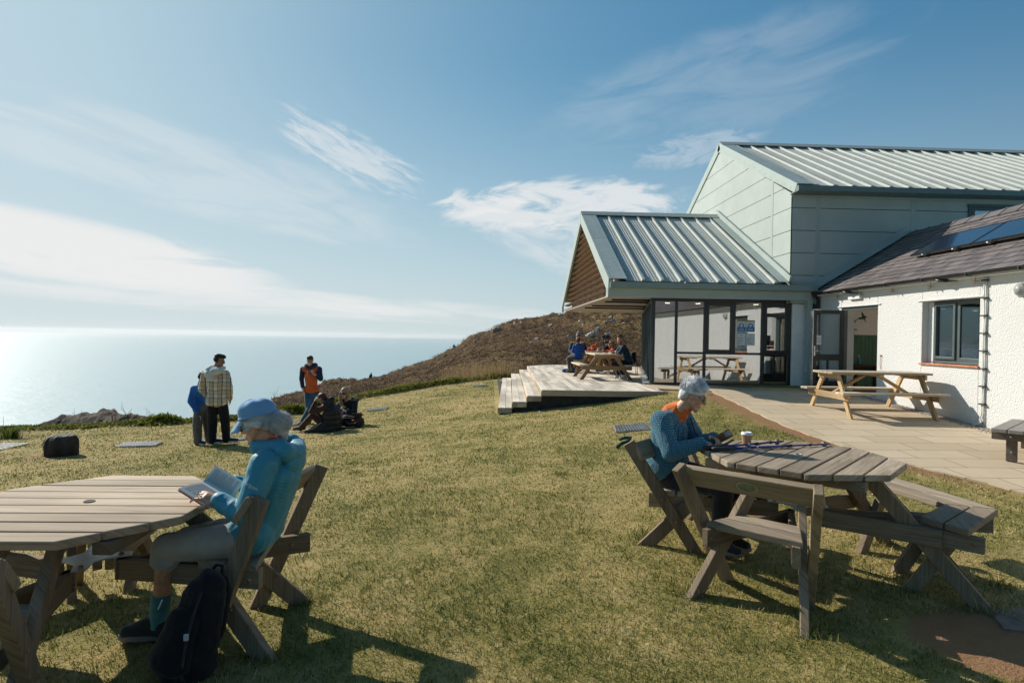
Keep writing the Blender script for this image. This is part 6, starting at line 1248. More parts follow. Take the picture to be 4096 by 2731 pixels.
def seated_black():
    J=JV(neck=(-3.77,13.92,-.40),chest=(-3.68,13.92,-.60),waist=(-3.62,13.93,-.80),pelvis=(-3.62,13.94,-.92),shL=(-3.76,13.75,-.48),shR=(-3.76,14.10,-.48),elL=(-4.02,13.70,-.56),elR=(-4.02,14.12,-.62),wrL=(-3.94,13.72,-.35),wrR=(-4.05,13.95,-.44),
      hipL=(-3.68,13.85,-.94),hipR=(-3.68,14.03,-.94),knL=(-4.03,13.80,-.66),knR=(-4.05,14.02,-.64),anL=(-4.36,13.98,-.98),anR=(-4.33,14.12,-.98),toeL=(-4.50,14.02,-1.03),toeR=(-4.47,14.16,-1.03))
    H=Head((-3.845,13.93,-.29),(-.80,.25,-.50)); B=simple_person('person sitting on the grass in a huge black puffer gilet, back turned, hand at forehead',J,H,(.42,.23,.15),BRN,BRN,BLACKSHOE,SOLEG,HRD,hands={'L':((.25,.15,.95),(-.5,-.8,0),.5,-1),'R':((.5,-.2,.6),(-.7,.3,0),.5)},topkw=dict(name='sweatshirt'),
      hairprims=lambda H:[H.el(0,-.020,.052,(.082,.100,.080)),H.el(0,-.065,-.005,(.078,.056,.075)),H.cap((.03,-.075,-.05),(.05,-.055,-.15),.035,.020)],base=(-3.75,13.9,-1.08))
    m,t,b,o=newmat('black_quilted_nylon'); oc=t.n('ShaderNodeTexCoord').outputs['Object']; sp=t.n('ShaderNodeSeparateXYZ'); t.L.new(oc,sp.inputs[0]); q=t.m('ABSOLUTE',t.m('SINE',t.m('MULTIPLY',t.m('ADD',sp.outputs[2],t.m('MULTIPLY',t.noise(oc,4,3),.06)),26.))); setc(t,b,'Base Color',(.012,.011,.012)); setc(t,b,'Roughness',.6); bump(t,b,t.m('ADD',t.m('POWER',q,.35),t.m('MULTIPLY',t.noise(oc,14,4),.5)),.8,.03)
    organic('puffer_gilet',[capsule((-3.60,13.94,-.95),(-3.62,13.93,-.62),.235,.245,side=(0,1,0),flat=.86),capsule((-3.62,13.93,-.62),(-3.72,13.93,-.47),.245,.17,side=(0,1,0),flat=.75),capsule((-3.66,13.93,-.44),(-3.63,13.93,-.29),.145,.055,side=(0,1,0),flat=.8),capsule((-3.74,13.80,-.42),(-3.62,13.90,-.30),.075,.06),capsule((-3.60,13.80,-.97),(-4.12,13.66,-1.02),.12,.045),capsule((-3.70,13.76,-.88),(-4.05,13.70,-.98),.09,.05),capsule((-3.6,13.9,-1.0),(-3.6,14.1,-1.0),.16,.12)],m,B,.011,4,(.016,7,(1,1,1)))
    z=MB(); z.tube([(-3.78,13.655,-.80),(-3.95,13.64,-.93),(-4.14,13.63,-1.01),(-4.24,13.64,-1.05)],.008,6); z.build('zip',mat('silver_zip',(.35,.34,.33),.4),B)
seated_black()
def blonde():
    J=JV(neck=(-3.46,14.74,-.39),chest=(-3.41,14.78,-.58),waist=(-3.37,14.82,-.78),pelvis=(-3.36,14.84,-.92),shL=(-3.27,14.74,-.455),shR=(-3.60,14.74,-.455),elL=(-3.24,14.56,-.68),elR=(-3.72,14.56,-.64),wrL=(-3.44,14.44,-.66),wrR=(-3.52,14.44,-.62),hipL=(-3.30,14.78,-.95),hipR=(-3.46,14.78,-.95),knL=(-3.46,14.42,-.74),knR=(-3.66,14.44,-.74),anL=(-3.40,14.18,-1.0),anR=(-3.62,14.2,-1.0),toeL=(-3.42,14.05,-1.05),toeR=(-3.66,14.07,-1.05))
    H=Head((-3.515,14.66,-.225),(-.22,-.97,-.10),k=1.03); m=cloth('black_hoodie',(.016,.017,.018),.3,.3,200)
    B=simple_person('person with long blonde hair and mirrored blue sunglasses sitting on the lawn',J,H,(.66,.38,.27),m,JEAN,BLACKSHOE,SOLEG,HBL,hands={'L':((-.9,-.2,0),(0,-.6,.8),.4),'R':((.8,-.4,0),(0,-.6,.8),.4)},topkw=dict(name='hoodie',extra=[capsule((-3.36,14.80,-.40),(-3.26,14.82,-.42),.07,.06)]),base=(-3.4,14.75,-1.08),
      hairprims=lambda H:[H.el(0,-.020,.052,(.084,.098,.080)),H.el(0,-.055,-.01,(.086,.060,.085)),H.cap((.075,.035,.03),(.092,.02,-.10),.024,.040),H.cap((.092,.02,-.10),(.070,.085,-.26),.042,.026),H.cap((-.075,.035,.03),(-.080,.0,-.10),.020,.026),H.cap((-.080,.0,-.10),(-.045,.06,-.19),.026,.016),H.cap((.03,.07,-.20),(.015,.09,-.30),.022,.012)])
    H.specs(B,FR,mat('blue_mirror_lens',(.02,.06,.65),.08,.2,9.,metal=.7),.033,.023,name='sunglasses',fr=.003); mo=MB(); v,f=ellip(H.p(0,.088,-.066),[.017,.008,.010],H.R); mo.add(v,f); mo.build('mouth',mat('mouth',(.12,.02,.02),.5),B)
    rnd=random.Random(3)
    for i in range(5): q=MB(); v,f=ellip((-3.45+rnd.uniform(-.13,.13),14.60,-.56+rnd.uniform(-.05,.05)),(.03,.006,.02)); q.add(v,f); q.build('printed_patch',mat('grey_print',(.33,.36,.38),.8,.4,60.),B,smooth=True)
blonde()
def ground_bags():
    T=thing('backpack',(-3.28,14.25,-1.05),'black and orange rucksack lying on the grass beside the seated blonde person','backpack'); bm=cloth('rucksack',(.010,.010,.012),.25,.7,150,.75,.1); g=g1(-3.25,14.25)
    organic('main_bag',[capsule((-3.46,14.30,g+.10),(-3.16,14.24,g+.10),.14,.12,flat=.8,side=(0,1,0)),capsule((-3.40,14.28,g+.18),(-3.2,14.26,g+.18),.12,.09),capsule((-3.5,14.2,g+.05),(-3.0,14.12,g+.04),.06,.05)],bm,T,.011,2,(.02,9,(1,1,1)))
    for k,(c,pts,r) in enumerate((('o',[(-3.36,14.15,g+.17),(-3.28,14.10,g+.12),(-3.12,14.08,g+.14),(-3.06,14.10,g+.18),(-3.20,14.11,g+.20)],.009),('b',[(-3.48,14.18,g+.22),(-3.34,14.12,g+.25),(-3.2,14.10,g+.24),(-3.05,14.10,g+.17)],.012),('w',[(-3.45,14.10,g+.05),(-3.3,14.06,g+.04),(-3.1,14.03,g+.06)],.010))):
        s=MB(); s.tube(pts,r,7); s.build('strap' if c!='o' else 'orange_trim',{'o':mat('orange_webbing',(.65,.20,.02),.6),'b':BLK,'w':cloth('grey_webbing',(.18,.18,.18))}[c],T,smooth=True)
    T2=thing('brown_bag',(-3.2,14.5,-1.05),'soft brown bag standing behind the black and orange rucksack','bag'); organic('bag_body',[capsule((-3.28,14.48,g+.10),(-3.08,14.46,g+.12),.10,.10),capsule((-3.24,14.48,g+.26),(-3.08,14.46,g+.28),.055,.05)],cloth('brown_canvas',(.09,.05,.032)),T2,.011,2,(.012,9,(1,1,1)))
    s=MB(); s.tube([(-3.36,14.42,g+.16),(-3.33,14.41,g+.30),(-3.22,14.40,g+.33),(-3.16,14.40,g+.26)],.012,7); s.build('handle',cloth('brown_canvas',(.09,.05,.032)),T2,smooth=True)
ground_bags()

# ---- family on the deck
def deck_people():
    WT=cloth('white_trainer',(.62,.61,.60),.08); GT=cloth('grey_trainer',(.2,.19,.18)); SKN=(.60,.34,.22)
    J=JV(neck=(3.83,17.40,1.02),chest=(3.93,17.41,.84),waist=(4.02,17.43,.65),pelvis=(4.06,17.45,.55),shL=(3.86,17.23,.965),shR=(3.87,17.58,.965),elL=(3.73,17.20,.77),elR=(3.74,17.58,.80),wrL=(3.62,17.36,.80),wrR=(3.60,17.50,.80),hipL=(4.02,17.37,.52),hipR=(4.02,17.54,.52),knL=(3.64,17.30,.46),knR=(3.62,17.52,.46),anL=(3.91,17.24,.10),anR=(3.80,17.46,.10),toeL=(3.76,17.18,.04),toeR=(3.66,17.40,.04))
    H=Head((3.765,17.36,1.185),(-.62,-.78,-.02),k=.98); nv=cloth('navy_fleece',(.010,.035,.065),.2,.35,250)
    B=simple_person('person in dark navy fleece and white trainers leaning on the near deck table',J,H,SKN,nv,BLK,WT,SOLEW,HMB,topkw=dict(name='fleece',e=.026,wr=(.009,8,(1,1,.6))),botkw=dict(e=.004,bulk=.9),hands={'L':((-.9,.3,.1),(0,0,1),.3),'R':((-.9,-.2,.1),(0,0,1),.3)},base=(3.9,17.4,.01),
       hairprims=lambda H:[H.el(0,-.012,.070,(.082,.098,.072)),H.el(0,-.055,.015,(.078,.054,.066)),H.el(.0,.06,.098,(.068,.05,.036))])
    organic('collar',[capsule((3.76,17.30,1.04),(3.80,17.46,1.05),.035,.04)],cloth('red_lining',(.45,.03,.03)),B,.009,1); H.eyes(B)
    organic('hem_band',[capsule((4.08,17.40,.525),(4.09,17.50,.525),.128,.128,flat=.9)],cloth('red_lining',(.45,.03,.03)),B,.012,1)
    fl=MB(); fl.tube([(3.775,17.155,.075),(3.83,17.165,.062),(3.90,17.185,.115)],.009,6); fl.build('red_flash',cloth('red_lining',(.45,.03,.03)),B)
    # boy in blue
    J=JV(neck=(3.03,20.57,.965),chest=(3.04,20.58,.82),waist=(3.04,20.6,.65),pelvis=(3.04,20.62,.55),shL=(2.90,20.60,.915),shR=(3.17,20.58,.915),elL=(2.86,20.66,.72),elR=(3.22,20.62,.72),wrL=(2.98,20.80,.68),wrR=(3.16,20.82,.74),hipL=(2.98,20.62,.52),hipR=(3.09,20.62,.52),knL=(2.68,20.58,.47),knR=(2.78,20.66,.46),anL=(2.72,20.46,.09),anR=(2.83,20.55,.09),toeL=(2.62,20.38,.035),toeR=(2.75,20.44,.035))
    H=Head((3.02,20.59,1.09),(.35,.93,-.05),k=.92); simple_person('child in royal blue hoodie and grey jeans with back turned on the deck bench',J,H,SKN,cloth('royal_blue',(.012,.07,.30),.15,.3,200),cloth('grey_jean',(.09,.085,.08)),GT,SOLEG,HMB,k=.85,topkw=dict(name='hoodie',e=.026,extra=[capsule((2.96,20.52,.955),(3.10,20.52,.955),.052,.052)]),hands={'L':((.5,.8,.1),(0,0,1),.3),'R':((.2,.9,.2),(0,0,1),.3)},base=(3.0,20.6,.01))
    # man facing the boy
    J=JV(neck=(3.13,21.42,1.05),chest=(3.11,21.45,.86),waist=(3.09,21.48,.66),pelvis=(3.08,21.5,.55),shL=(3.33,21.44,.98),shR=(2.93,21.42,.98),elL=(3.42,21.30,.80),elR=(2.84,21.30,.74),wrL=(3.26,21.12,.95),wrR=(2.92,21.10,.66),hipL=(3.16,21.46,.52),hipR=(3.0,21.46,.52),knL=(2.95,21.08,.50),knR=(2.78,21.0,.50),anL=(2.98,21.0,.09),anR=(2.80,20.92,.09),toeL=(2.95,20.86,.035),toeR=(2.74,20.78,.035))
    H=Head((3.14,21.36,1.215),(.25,-.95,-.1)); B=simple_person('person in navy jacket with yellow shoulders eating behind the child in blue',J,H,SKN,NAVY,JEAN,GT,SOLEG,HMB,topkw=dict(name='jacket',e=.032),hands={'L':((-.5,-.3,.75),(.5,-.6,0),.8),'R':((.2,-.8,-.2),(0,-.3,.9),.3)},base=(3.1,21.4,.01)); H.eyes(B)
    organic('yoke',[capsule((2.92,21.40,1.01),(3.06,21.33,1.02),.050,.035),capsule((3.34,21.40,1.01),(3.20,21.32,1.00),.050,.035)],cloth('yellow_panel',(.45,.24,.02)),B,.010,2)
    # woman and girl on the far side
    J=JV(neck=(4.17,21.05,1.03),chest=(4.24,21.06,.85),waist=(4.27,21.07,.66),pelvis=(4.28,21.08,.55),shL=(4.18,20.87,.97),shR=(4.20,21.24,.97),elL=(3.98,20.84,.80),elR=(4.0,21.25,.80),wrL=(3.80,20.92,.82),wrR=(3.78,21.15,.82),hipL=(4.24,21.0,.52),hipR=(4.24,21.16,.52),knL=(3.86,20.98,.48),knR=(3.86,21.16,.48),anL=(3.92,20.98,.09),anR=(3.92,21.16,.09),toeL=(3.78,20.98,.035),toeR=(3.78,21.16,.035))
    H=Head((4.11,21.04,1.20),(-.93,-.30,-.12)); B=simple_person('person with dark tied back hair and dark jacket behind the camera rig',J,H,SKN,BLK,BLK,cloth('green_trainer',(.03,.16,.12),.4),SOLEG,HBR,topkw=dict(name='jacket',e=.03),hands={'L':((-.9,.2,0),(0,0,1),.3),'R':((-.9,-.2,0),(0,0,1),.3)},base=(4.2,21.05,.01),hairprims=lambda H:[H.el(0,-.018,.050,(.081,.098,.076)),H.el(0,-.060,.005,(.076,.052,.066)),H.el(0,-.115,.01,(.036,.034,.036))]); H.eyes(B)
    J=JV(neck=(4.19,20.42,.865),chest=(4.25,20.43,.74),waist=(4.28,20.44,.60),pelvis=(4.28,20.45,.54),shL=(4.20,20.30,.815),shR=(4.21,20.55,.815),elL=(4.05,20.27,.69),elR=(4.06,20.56,.69),wrL=(3.90,20.33,.78),wrR=(3.88,20.50,.80),hipL=(4.26,20.39,.52),hipR=(4.26,20.5,.52),knL=(3.94,20.38,.48),knR=(3.94,20.5,.48),anL=(3.99,20.38,.15),anR=(3.99,20.5,.15),toeL=(3.88,20.36,.10),toeR=(3.88,20.5,.10))
    H=Head((4.12,20.41,.99),(-.95,-.05,-.28),k=.92); B=simple_person('child with fair ponytail in orange top and dark gilet at the far deck table',J,H,SKN,cloth('fire_orange',(.70,.075,.02),.1),cloth('black_legging',(.012,.012,.014)),cloth('teal_trainer',(.02,.13,.14)),SOLEG,HBL,k=.8,topkw=dict(name='top',e=.024),hands={'L':((-.8,.2,.2),(0,-.3,1),.3),'R':((-.8,-.2,.2),(0,-.3,1),.3)},base=(4.2,20.42,.01),hairprims=lambda H:[H.el(0,-.018,.050,(.081,.098,.076)),H.el(0,-.060,.005,(.076,.052,.066)),H.cap((0,-.11,.03),(0,-.14,-.12),.036,.018)])
    organic('gilet',[capsule((4.30,20.44,.55),(4.26,20.43,.76),.135,.13,side=(0,1,0),flat=.8),capsule((4.24,20.33,.80),(4.24,20.52,.80),.07,.07)],BLK,B,.012,2)
    # things on and round the tables
    T=thing('orange_bag',(3.52,20.75,.75),'crumpled orange drybag on the far deck table','bag'); organic('bag_body',[capsule((3.42,20.7,.80),(3.62,20.66,.82),.05,.06),capsule((3.58,20.66,.84),(3.66,20.62,1.0),.055,.022),capsule((3.38,20.7,.80),(3.58,20.66,.95),.035,.03)],cloth('orange_nylon',(.75,.085,.02),.1),T,.009,1,(.012,14,(1,1,1)))
    T=thing('blue_bag',(3.0,20.78,0),'blue holdall under the deck bench behind the grey jeans','bag'); organic('bag_body',[capsule((2.88,20.85,.10),(3.10,20.85,.14),.10,.13),capsule((2.55,20.62,.06),(2.8,20.7,.07),.06,.06)],cloth('blue_nylon',(.01,.11,.33),.2),T,.011,2,(.02,9,(1,1,1)))
    T=thing('backpack',(4.28,17.72,.45),'black daypack on the deck bench behind the person in white trainers','backpack'); organic('main_bag',[capsule((4.24,17.72,.55),(4.26,17.72,.76),.125,.095,side=(0,1,0),flat=.8)],BLK,T,.010,2,(.012,9,(1,1,1)))
    for y in (17.62,17.8): s=MB(); s.tube([(4.30,y,.60),(4.36,y-.02,.45),(4.35,y-.04,.25),(4.36,y-.05,.12)],.009,6); s.build('strap',BLK,T)
    # film camera on a gimbal stand
    c=V3(3.28,17.20,.752); T=thing('camera_rig',c,'black film camera on a gimbal stand on the near deck table','camera'); b=MB(); b.box(c+V3(0,.02,.47),(.115,.15,.10)); b.box(c+V3(.0,-.02,.54),(.06,.14,.03)); b.box(c+V3(-.07,.0,.50),(.035,.09,.06)); b.build('camera_body',BLACKP,T,bevel=.008)
    b=MB(); b.lathe([(.036,0),(.04,.02),(.036,.10),(.042,.13)],c+V3(.05,.0,.46),14,Matrix.Rotation(radians(90),3,'Y')); b.build('lens',BLACKP,T,smooth=False)
    b=MB(); b.box(c+V3(-.02,-.06,.50),(.09,.012,.065)); b.build('monitor',mat('black_screen',(.02,.022,.026),.08,.05),T,bevel=.004)
    b=MB(); b.tube([c+V3(0,0,.05),c+V3(0,0,.30),c+V3(.0,0,.31)],.017,10); b.tube([c+V3(0,0,.30),c+V3(.04,0,.36),c+V3(.04,0,.42)],.015,8); b.tube([c+V3(-.09,0,.32),c+V3(.16,0,.30)],.012,8); b.tube([c+V3(.16,0,.30),c+V3(.18,0,.20),c+V3(.17,0,.08),c+V3(.10,0,.05)],.013,8); b.build('gimbal_handle',BLACKP,T)
    b=MB(); b.box(c+V3(.07,-.01,.33),(.13,.05,.06)); b.build('battery_box',BLACKP,T,bevel=.005)
    for a in (.5,2.6,4.7): b=MB(); b.tube([c+V3(0,0,.055),c+V3(.15*cos(a),.15*sin(a),.005)],.008,6); b.build('tripod_leg',BLACKP,T)
    b=MB(); b.tube([c+V3(-.08,0,.50),c+V3(-.16,-.01,.45),c+V3(-.14,-.02,.36),c+V3(-.03,-.02,.31)],.005,6); b.build('cable',BLACKP,T)
    for i,(x,y) in enumerate(((3.62,20.9),(3.75,20.7))): b=MB(); b.lathe([(.035,0),(.04,.09),(.038,.1)],(x,y,.752),14); o=b.build('cup',SOLEW,None); tag(o,('white cup on the far deck table by the orange bag','white cup near the child with the ponytail')[i],'cup')
deck_people()
def hill_walker():
    Y,Z=hill_point(np.array([(1490-1962)/2400.]),np.array([.985])); y=float(Y[0]); x=y*(1490-1962)/2400.; z=float(Z[0])+.1; s=.95
    P=[capsule((x,y,z+.1),(x+.03,y,z+.62),.24,.20),capsule((x+.03,y,z+.62),(x+.03,y,z+.80),.09,.09),ellip((x+.03,y,z+.92),(.11,.12,.14)),capsule((x-.2,y-.1,z+.55),(x-.3,y-.2,z+.25),.07,.06),capsule((x+.22,y-.1,z+.55),(x+.3,y-.2,z+.25),.07,.06),capsule((x-.1,y-.05,z+.15),(x-.2,y-.5,z+.35),.11,.09),capsule((x+.1,y-.05,z+.15),(x+.25,y-.5,z+.35),.11,.09),capsule((x-.2,y-.5,z+.35),(x-.2,y-.6,z-.1),.09,.07),capsule((x+.25,y-.5,z+.35),(x+.25,y-.6,z-.1),.09,.07)]
    o=organic('person',P,cloth('dark_walker',(.02,.022,.026)),None,.03,2,loc=(x,y,z)); tag(o,'tiny dark figure sitting on the skyline of the heather hill','person')
hill_walker()
# ---------------------------------------------------------------- plants, rocks, notices, cafe furniture
def leaf_mass(n,px,py,pz,size,aspect,mats,name,lean=.8,rnd=None,parent=None,up=.5):
    """many small pointed leaves"""
    th=RNG.uniform(0,2*pi,n); el=RNG.uniform(-.1,1.3,n)*up+.15; L=size*(.6+.8*RNG.random(n)); d=np.stack([np.cos(th)*np.cos(el),np.sin(th)*np.cos(el),np.sin(el)],-1)*L[:,None]; s=np.stack([-np.sin(th),np.cos(th),RNG.normal(0,.35,n)],-1)*(L*aspect)[:,None]
    P=np.stack([px,py,pz],-1); V=np.stack([P,P+d*.45+s*.5,P+d,P+d*.45-s*.5],1).reshape(-1,3); F=np.arange(n*4).reshape(-1,4)
    return npmesh(name,V,F,mats,parent,smooth=False,attrs={'rnd':np.repeat(RNG.random(n),4)})
def leafmat(name,stops,trans=.35):
    m,t,b,o=newmat(name); at=t.n('ShaderNodeAttribute',attribute_name='rnd').outputs['Fac']; oc=t.n('ShaderNodeTexCoord').outputs['Object']; f=t.m('ADD',t.m('MULTIPLY',at,.6),t.m('MULTIPLY',t.noise(oc,.9,4),.4)); c=t.ramp(f,stops); setc(t,b,'Base Color',c); setc(t,b,'Roughness',.75); setc(t,b,'Specular IOR Level',.12)
    tr=t.n('ShaderNodeBsdfTranslucent'); t.L.new(c,tr.inputs[0]); mx=t.n('ShaderNodeMixShader',{0:trans}); t.L.new(b.outputs[0],mx.inputs[1]); t.L.new(tr.outputs[0],mx.inputs[2]); t.L.new(mx.outputs[0],o.inputs[0]); return m
HERB=leafmat('herb_leaf',[(.25,(.09,.115,.018)),(.5,(.19,.205,.035)),(.75,(.33,.31,.06)),(.9,(.40,.31,.12))])
def border():
    n=52000; x=RNG.uniform(-15,3.6,n); e=yedge(x); wid=np.interp(x,[-15,-8,-4,0,3.6],[.34,.4,.5,.48,.45]); lump=fbm(x*1.3,e*0+2.5,4); off=RNG.normal(0,.5,n)*wid; y=e+.05+off
    prof=np.clip(1-(off/(wid*1.5))**2,0,1); hh=np.interp(x,[-15,-9,-6,-3,1,3.6],[.03,.05,.14,.20,.16,.13])*(.25+1.5*np.clip(lump-.15,0,1))*prof; z=gz(x,y)+.04+hh*RNG.random(n)**.6
    z=np.where(off>.3,z-(off-.3)*.9,z); k=RNG.random(n)<np.clip((lump-.24)*4.,.12,1)
    tag(leaf_mass(int(k.sum()),x[k],y[k],z[k],.085*(1),.42,HERB,'herb_border'),kind='stuff')
border()
STALK=mat('dead_stalk',(.23,.16,.09),.85,.3)
def stalks():
    def proj(fx,fy,y): # world x,z of a stem tip at depth y
        return (fx-1962)/2400*y, EYE+(1344+.01647*(fx-1962)-fy)/2400*y
    S=[(26,1710,26,1650,'single'),(300,1712,14,-60,'branchy'),]
    L=[((30,1650),'thin dead stalk with side twigs at the far left of the cliff edge',2),((75,1655),'faint bent dry stem next to the leftmost stalk',1),((360,1668),'small dry forked twig above the leftmost rocks',3),((486,1649),'left of two upright knobbly brown stems at the cliff edge',0),((498,1650),'right of two upright knobbly brown stems at the cliff edge',0),((506,1634),'pale curving dead stem beside the paired knobbly stems',1),((542,1640),'tall split dry stem between two pale curved ones',2),((560,1640),'pale dead stem leaning right above the cliff herbs',1),((632,1652),'short pair of dry seed stalks left of the standing men',2),((1115,1555),'bare branching twig behind the blue cap',3)]
    for (fx,fy),lab,kind in L:
        y=float(yedge((fx-1962)/2400*17))+.1; x,zt=proj(fx,fy,y); y=float(yedge(x))+.15; x,zt=proj(fx,fy,y); zb=g1(x,y)-.05; b=MB(); rn=random.Random(fx); h=zt-zb; ln=rn.uniform(-.12,.12)*(2 if kind==1 else 1)
        base=V3(x-ln*.8,y,zb); tip=V3(x,y+rn.uniform(-.05,.05),zt); pts=[base.lerp(tip,t)+V3(ln*.35*sin(t*pi),0,0) for t in np.linspace(0,1,7)]; b.tube(pts,[.009-.0065*t for t in np.linspace(0,1,7)],5)
        if kind in (2,3):
            for k in range(4 if kind==2 else 6):
                t=rn.uniform(.35,.95); p=base.lerp(tip,t); a=rn.choice((-1,1)); b.tube([p,p+V3(a*rn.uniform(.04,.10),rn.uniform(-.04,.04),rn.uniform(.06,.16)),p+V3(a*rn.uniform(.08,.16),0,rn.uniform(.14,.30))],[.005,.004,.002],4)
        if kind==0:
            for k in range(7): v,f=ellip(base.lerp(tip,.35+.09*k),(.014,.014,.022),None,8,6); b.add(v,f)
        o=b.build('dry_stalk',STALK,None,fix=False); tag(o,lab,'dry plant','dead stalks along the cliff edge')
    # clump of strap leaves on the left
    x,y=-10.35,13.35; zb=g1(x,y); V=[];F=[];rn=random.Random(4); R_=[]
    for i in range(170):
        a=rn.uniform(0,2*pi); r=rn.uniform(0,.22); h=rn.uniform(.18,.42); l=rn.uniform(.05,.26); p=V3(x+r*cos(a),y+r*sin(a)*.7,zb); w=V3(-sin(a),cos(a),0)*.011; o=len(V)
        for t in (0,.4,.75,1.): q=p+V3(cos(a)*l*t*t,sin(a)*l*t*t,h*(t-.25*t*t*1.2)); V+=[tuple(q-w*(1-.8*t)),tuple(q+w*(1-.8*t))]
        F+=[(o+2*k,o+2*k+1,o+2*k+3,o+2*k+2) for k in range(3)]; R_+=[rn.random()]*8
    o=npmesh('leaf_clump',np.array(V),np.array(F),leafmat('strap_leaf',[(.3,(.045,.085,.02)),(.6,(.10,.15,.03)),(.9,(.3,.22,.08))]),None,False,{'rnd':R_}); tag(o,'upright clump of strap leaves on the cliff edge above the black stump','plant')
    # feathery fern and a bushy clump left of the standing men; pale dry grass near the deck steps
    for (x,lab,n,hh,sz,m_) in ((-9.15,'feathery fern in the herb border left of the standing men',1500,.15,.07,HERB),(-8.55,'spiky green shoots in the herb border just left of the blue fleece',1700,.24,.10,HERB),(-5.9,'bushy green clump in the herb border behind the blue cap',2600,.24,.085,HERB),(-5.45,'bushy green clump between the orange hoodie and the hill',2600,.28,.085,HERB)):
        y=float(yedge(x))+.05; px=x+RNG.normal(0,.26,n); py=y+RNG.normal(0,.15,n); r2=((px-x)/.70)**2+((py-y)/.36)**2; pz_=gz(px,py)+hh*np.clip(1-r2,0.05,1)*RNG.random(n)**.5; o=leaf_mass(n,px,py,pz_,sz,.34,m_,'herb_clump',up=.8); tag(o,lab,'plant','green clumps in the cliff edge border')
    DG=leafmat('dry_grass',[(.2,(.30,.21,.10)),(.6,(.45,.33,.17)),(.9,(.55,.43,.25))],.3)
    for (x,lab,n) in ((.15,'tuft of tall pale dry grass beside the far end of the deck steps',520),(-1.0,'patch of thin straw coloured grass on the hill side of the border',300)):
        y=float(yedge(x))+.5; V=[];F=[];R_=[];rn=random.Random(8)
        for i in range(n):
            px=x+rn.gauss(0,.5); py=y+rn.gauss(0,.3); zb=g1(px,min(py,float(yedge(px))+.2))-.15; h=rn.uniform(.35,.95); a=rn.uniform(0,6.28); l=rn.uniform(.02,.25); w=.008; o=len(V)
            for t in (0,.5,1): V+=[(px+cos(a)*l*t*t-w*(1-.8*t),py+sin(a)*l*t*t,zb+h*t),(px+cos(a)*l*t*t+w*(1-.8*t),py+sin(a)*l*t*t,zb+h*t)]
            F+=[(o,o+1,o+3,o+2),(o+2,o+3,o+5,o+4)]; R_+=[rn.random()]*6
        o=npmesh('dry_grass_tuft',np.array(V),np.array(F),DG,None,False,{'rnd':R_}); tag(o,lab,'dry grass')
stalks()
def rockmat():
    m,t,b,o=newmat('lichened_rock'); oc=t.n('ShaderNodeTexCoord').outputs['Object']; n=t.noise(oc,1.3,6,.7); n2=t.noise(oc,5.,5,.7); c=t.ramp(t.m('ADD',t.m('MULTIPLY',n,.6),t.m('MULTIPLY',n2,.4)),[(.34,(.12,.10,.08)),(.47,(.36,.32,.265)),(.58,(.66,.60,.52))]); setc(t,b,'Base Color',c); setc(t,b,'Roughness',.9); bump(t,b,n2,.9,.12); return m
ROCK=rockmat()
def rock(P,r,seed,label,flat=.7,cat='rock',name='boulder',mt=None,group='boulders on the heather hill'):
    bm=bmesh.new(); bmesh.ops.create_icosphere(bm,subdivisions=4,radius=1.); rn=random.Random(seed); A=[Vector((rn.gauss(0,1),rn.gauss(0,1),rn.gauss(0,1))).normalized() for _ in range(11)]; D=[rn.uniform(.55,.85) for _ in A]
    for v in bm.verts:
        p=v.co.copy()
        for a,d in zip(A,D):
            k=p.dot(a)-d
            if k>0: p-=a*k*.92
        p*=1+.10*mnoise.noise(p*2.3+Vector((seed,0,0)))+.05*mnoise.noise(p*6+Vector((0,seed,0))); v.co=Vector((p.x*r[0],p.y*r[1],p.z*r[2]*flat))
    me=bpy.data.meshes.new(name); bm.to_mesh(me); bm.free(); me.materials.append(mt or ROCK); o=link(name,me,None,loc=P); o.rotation_euler=(0,0,rn.uniform(-.4,.4)); tag(o,label,cat,group); return o
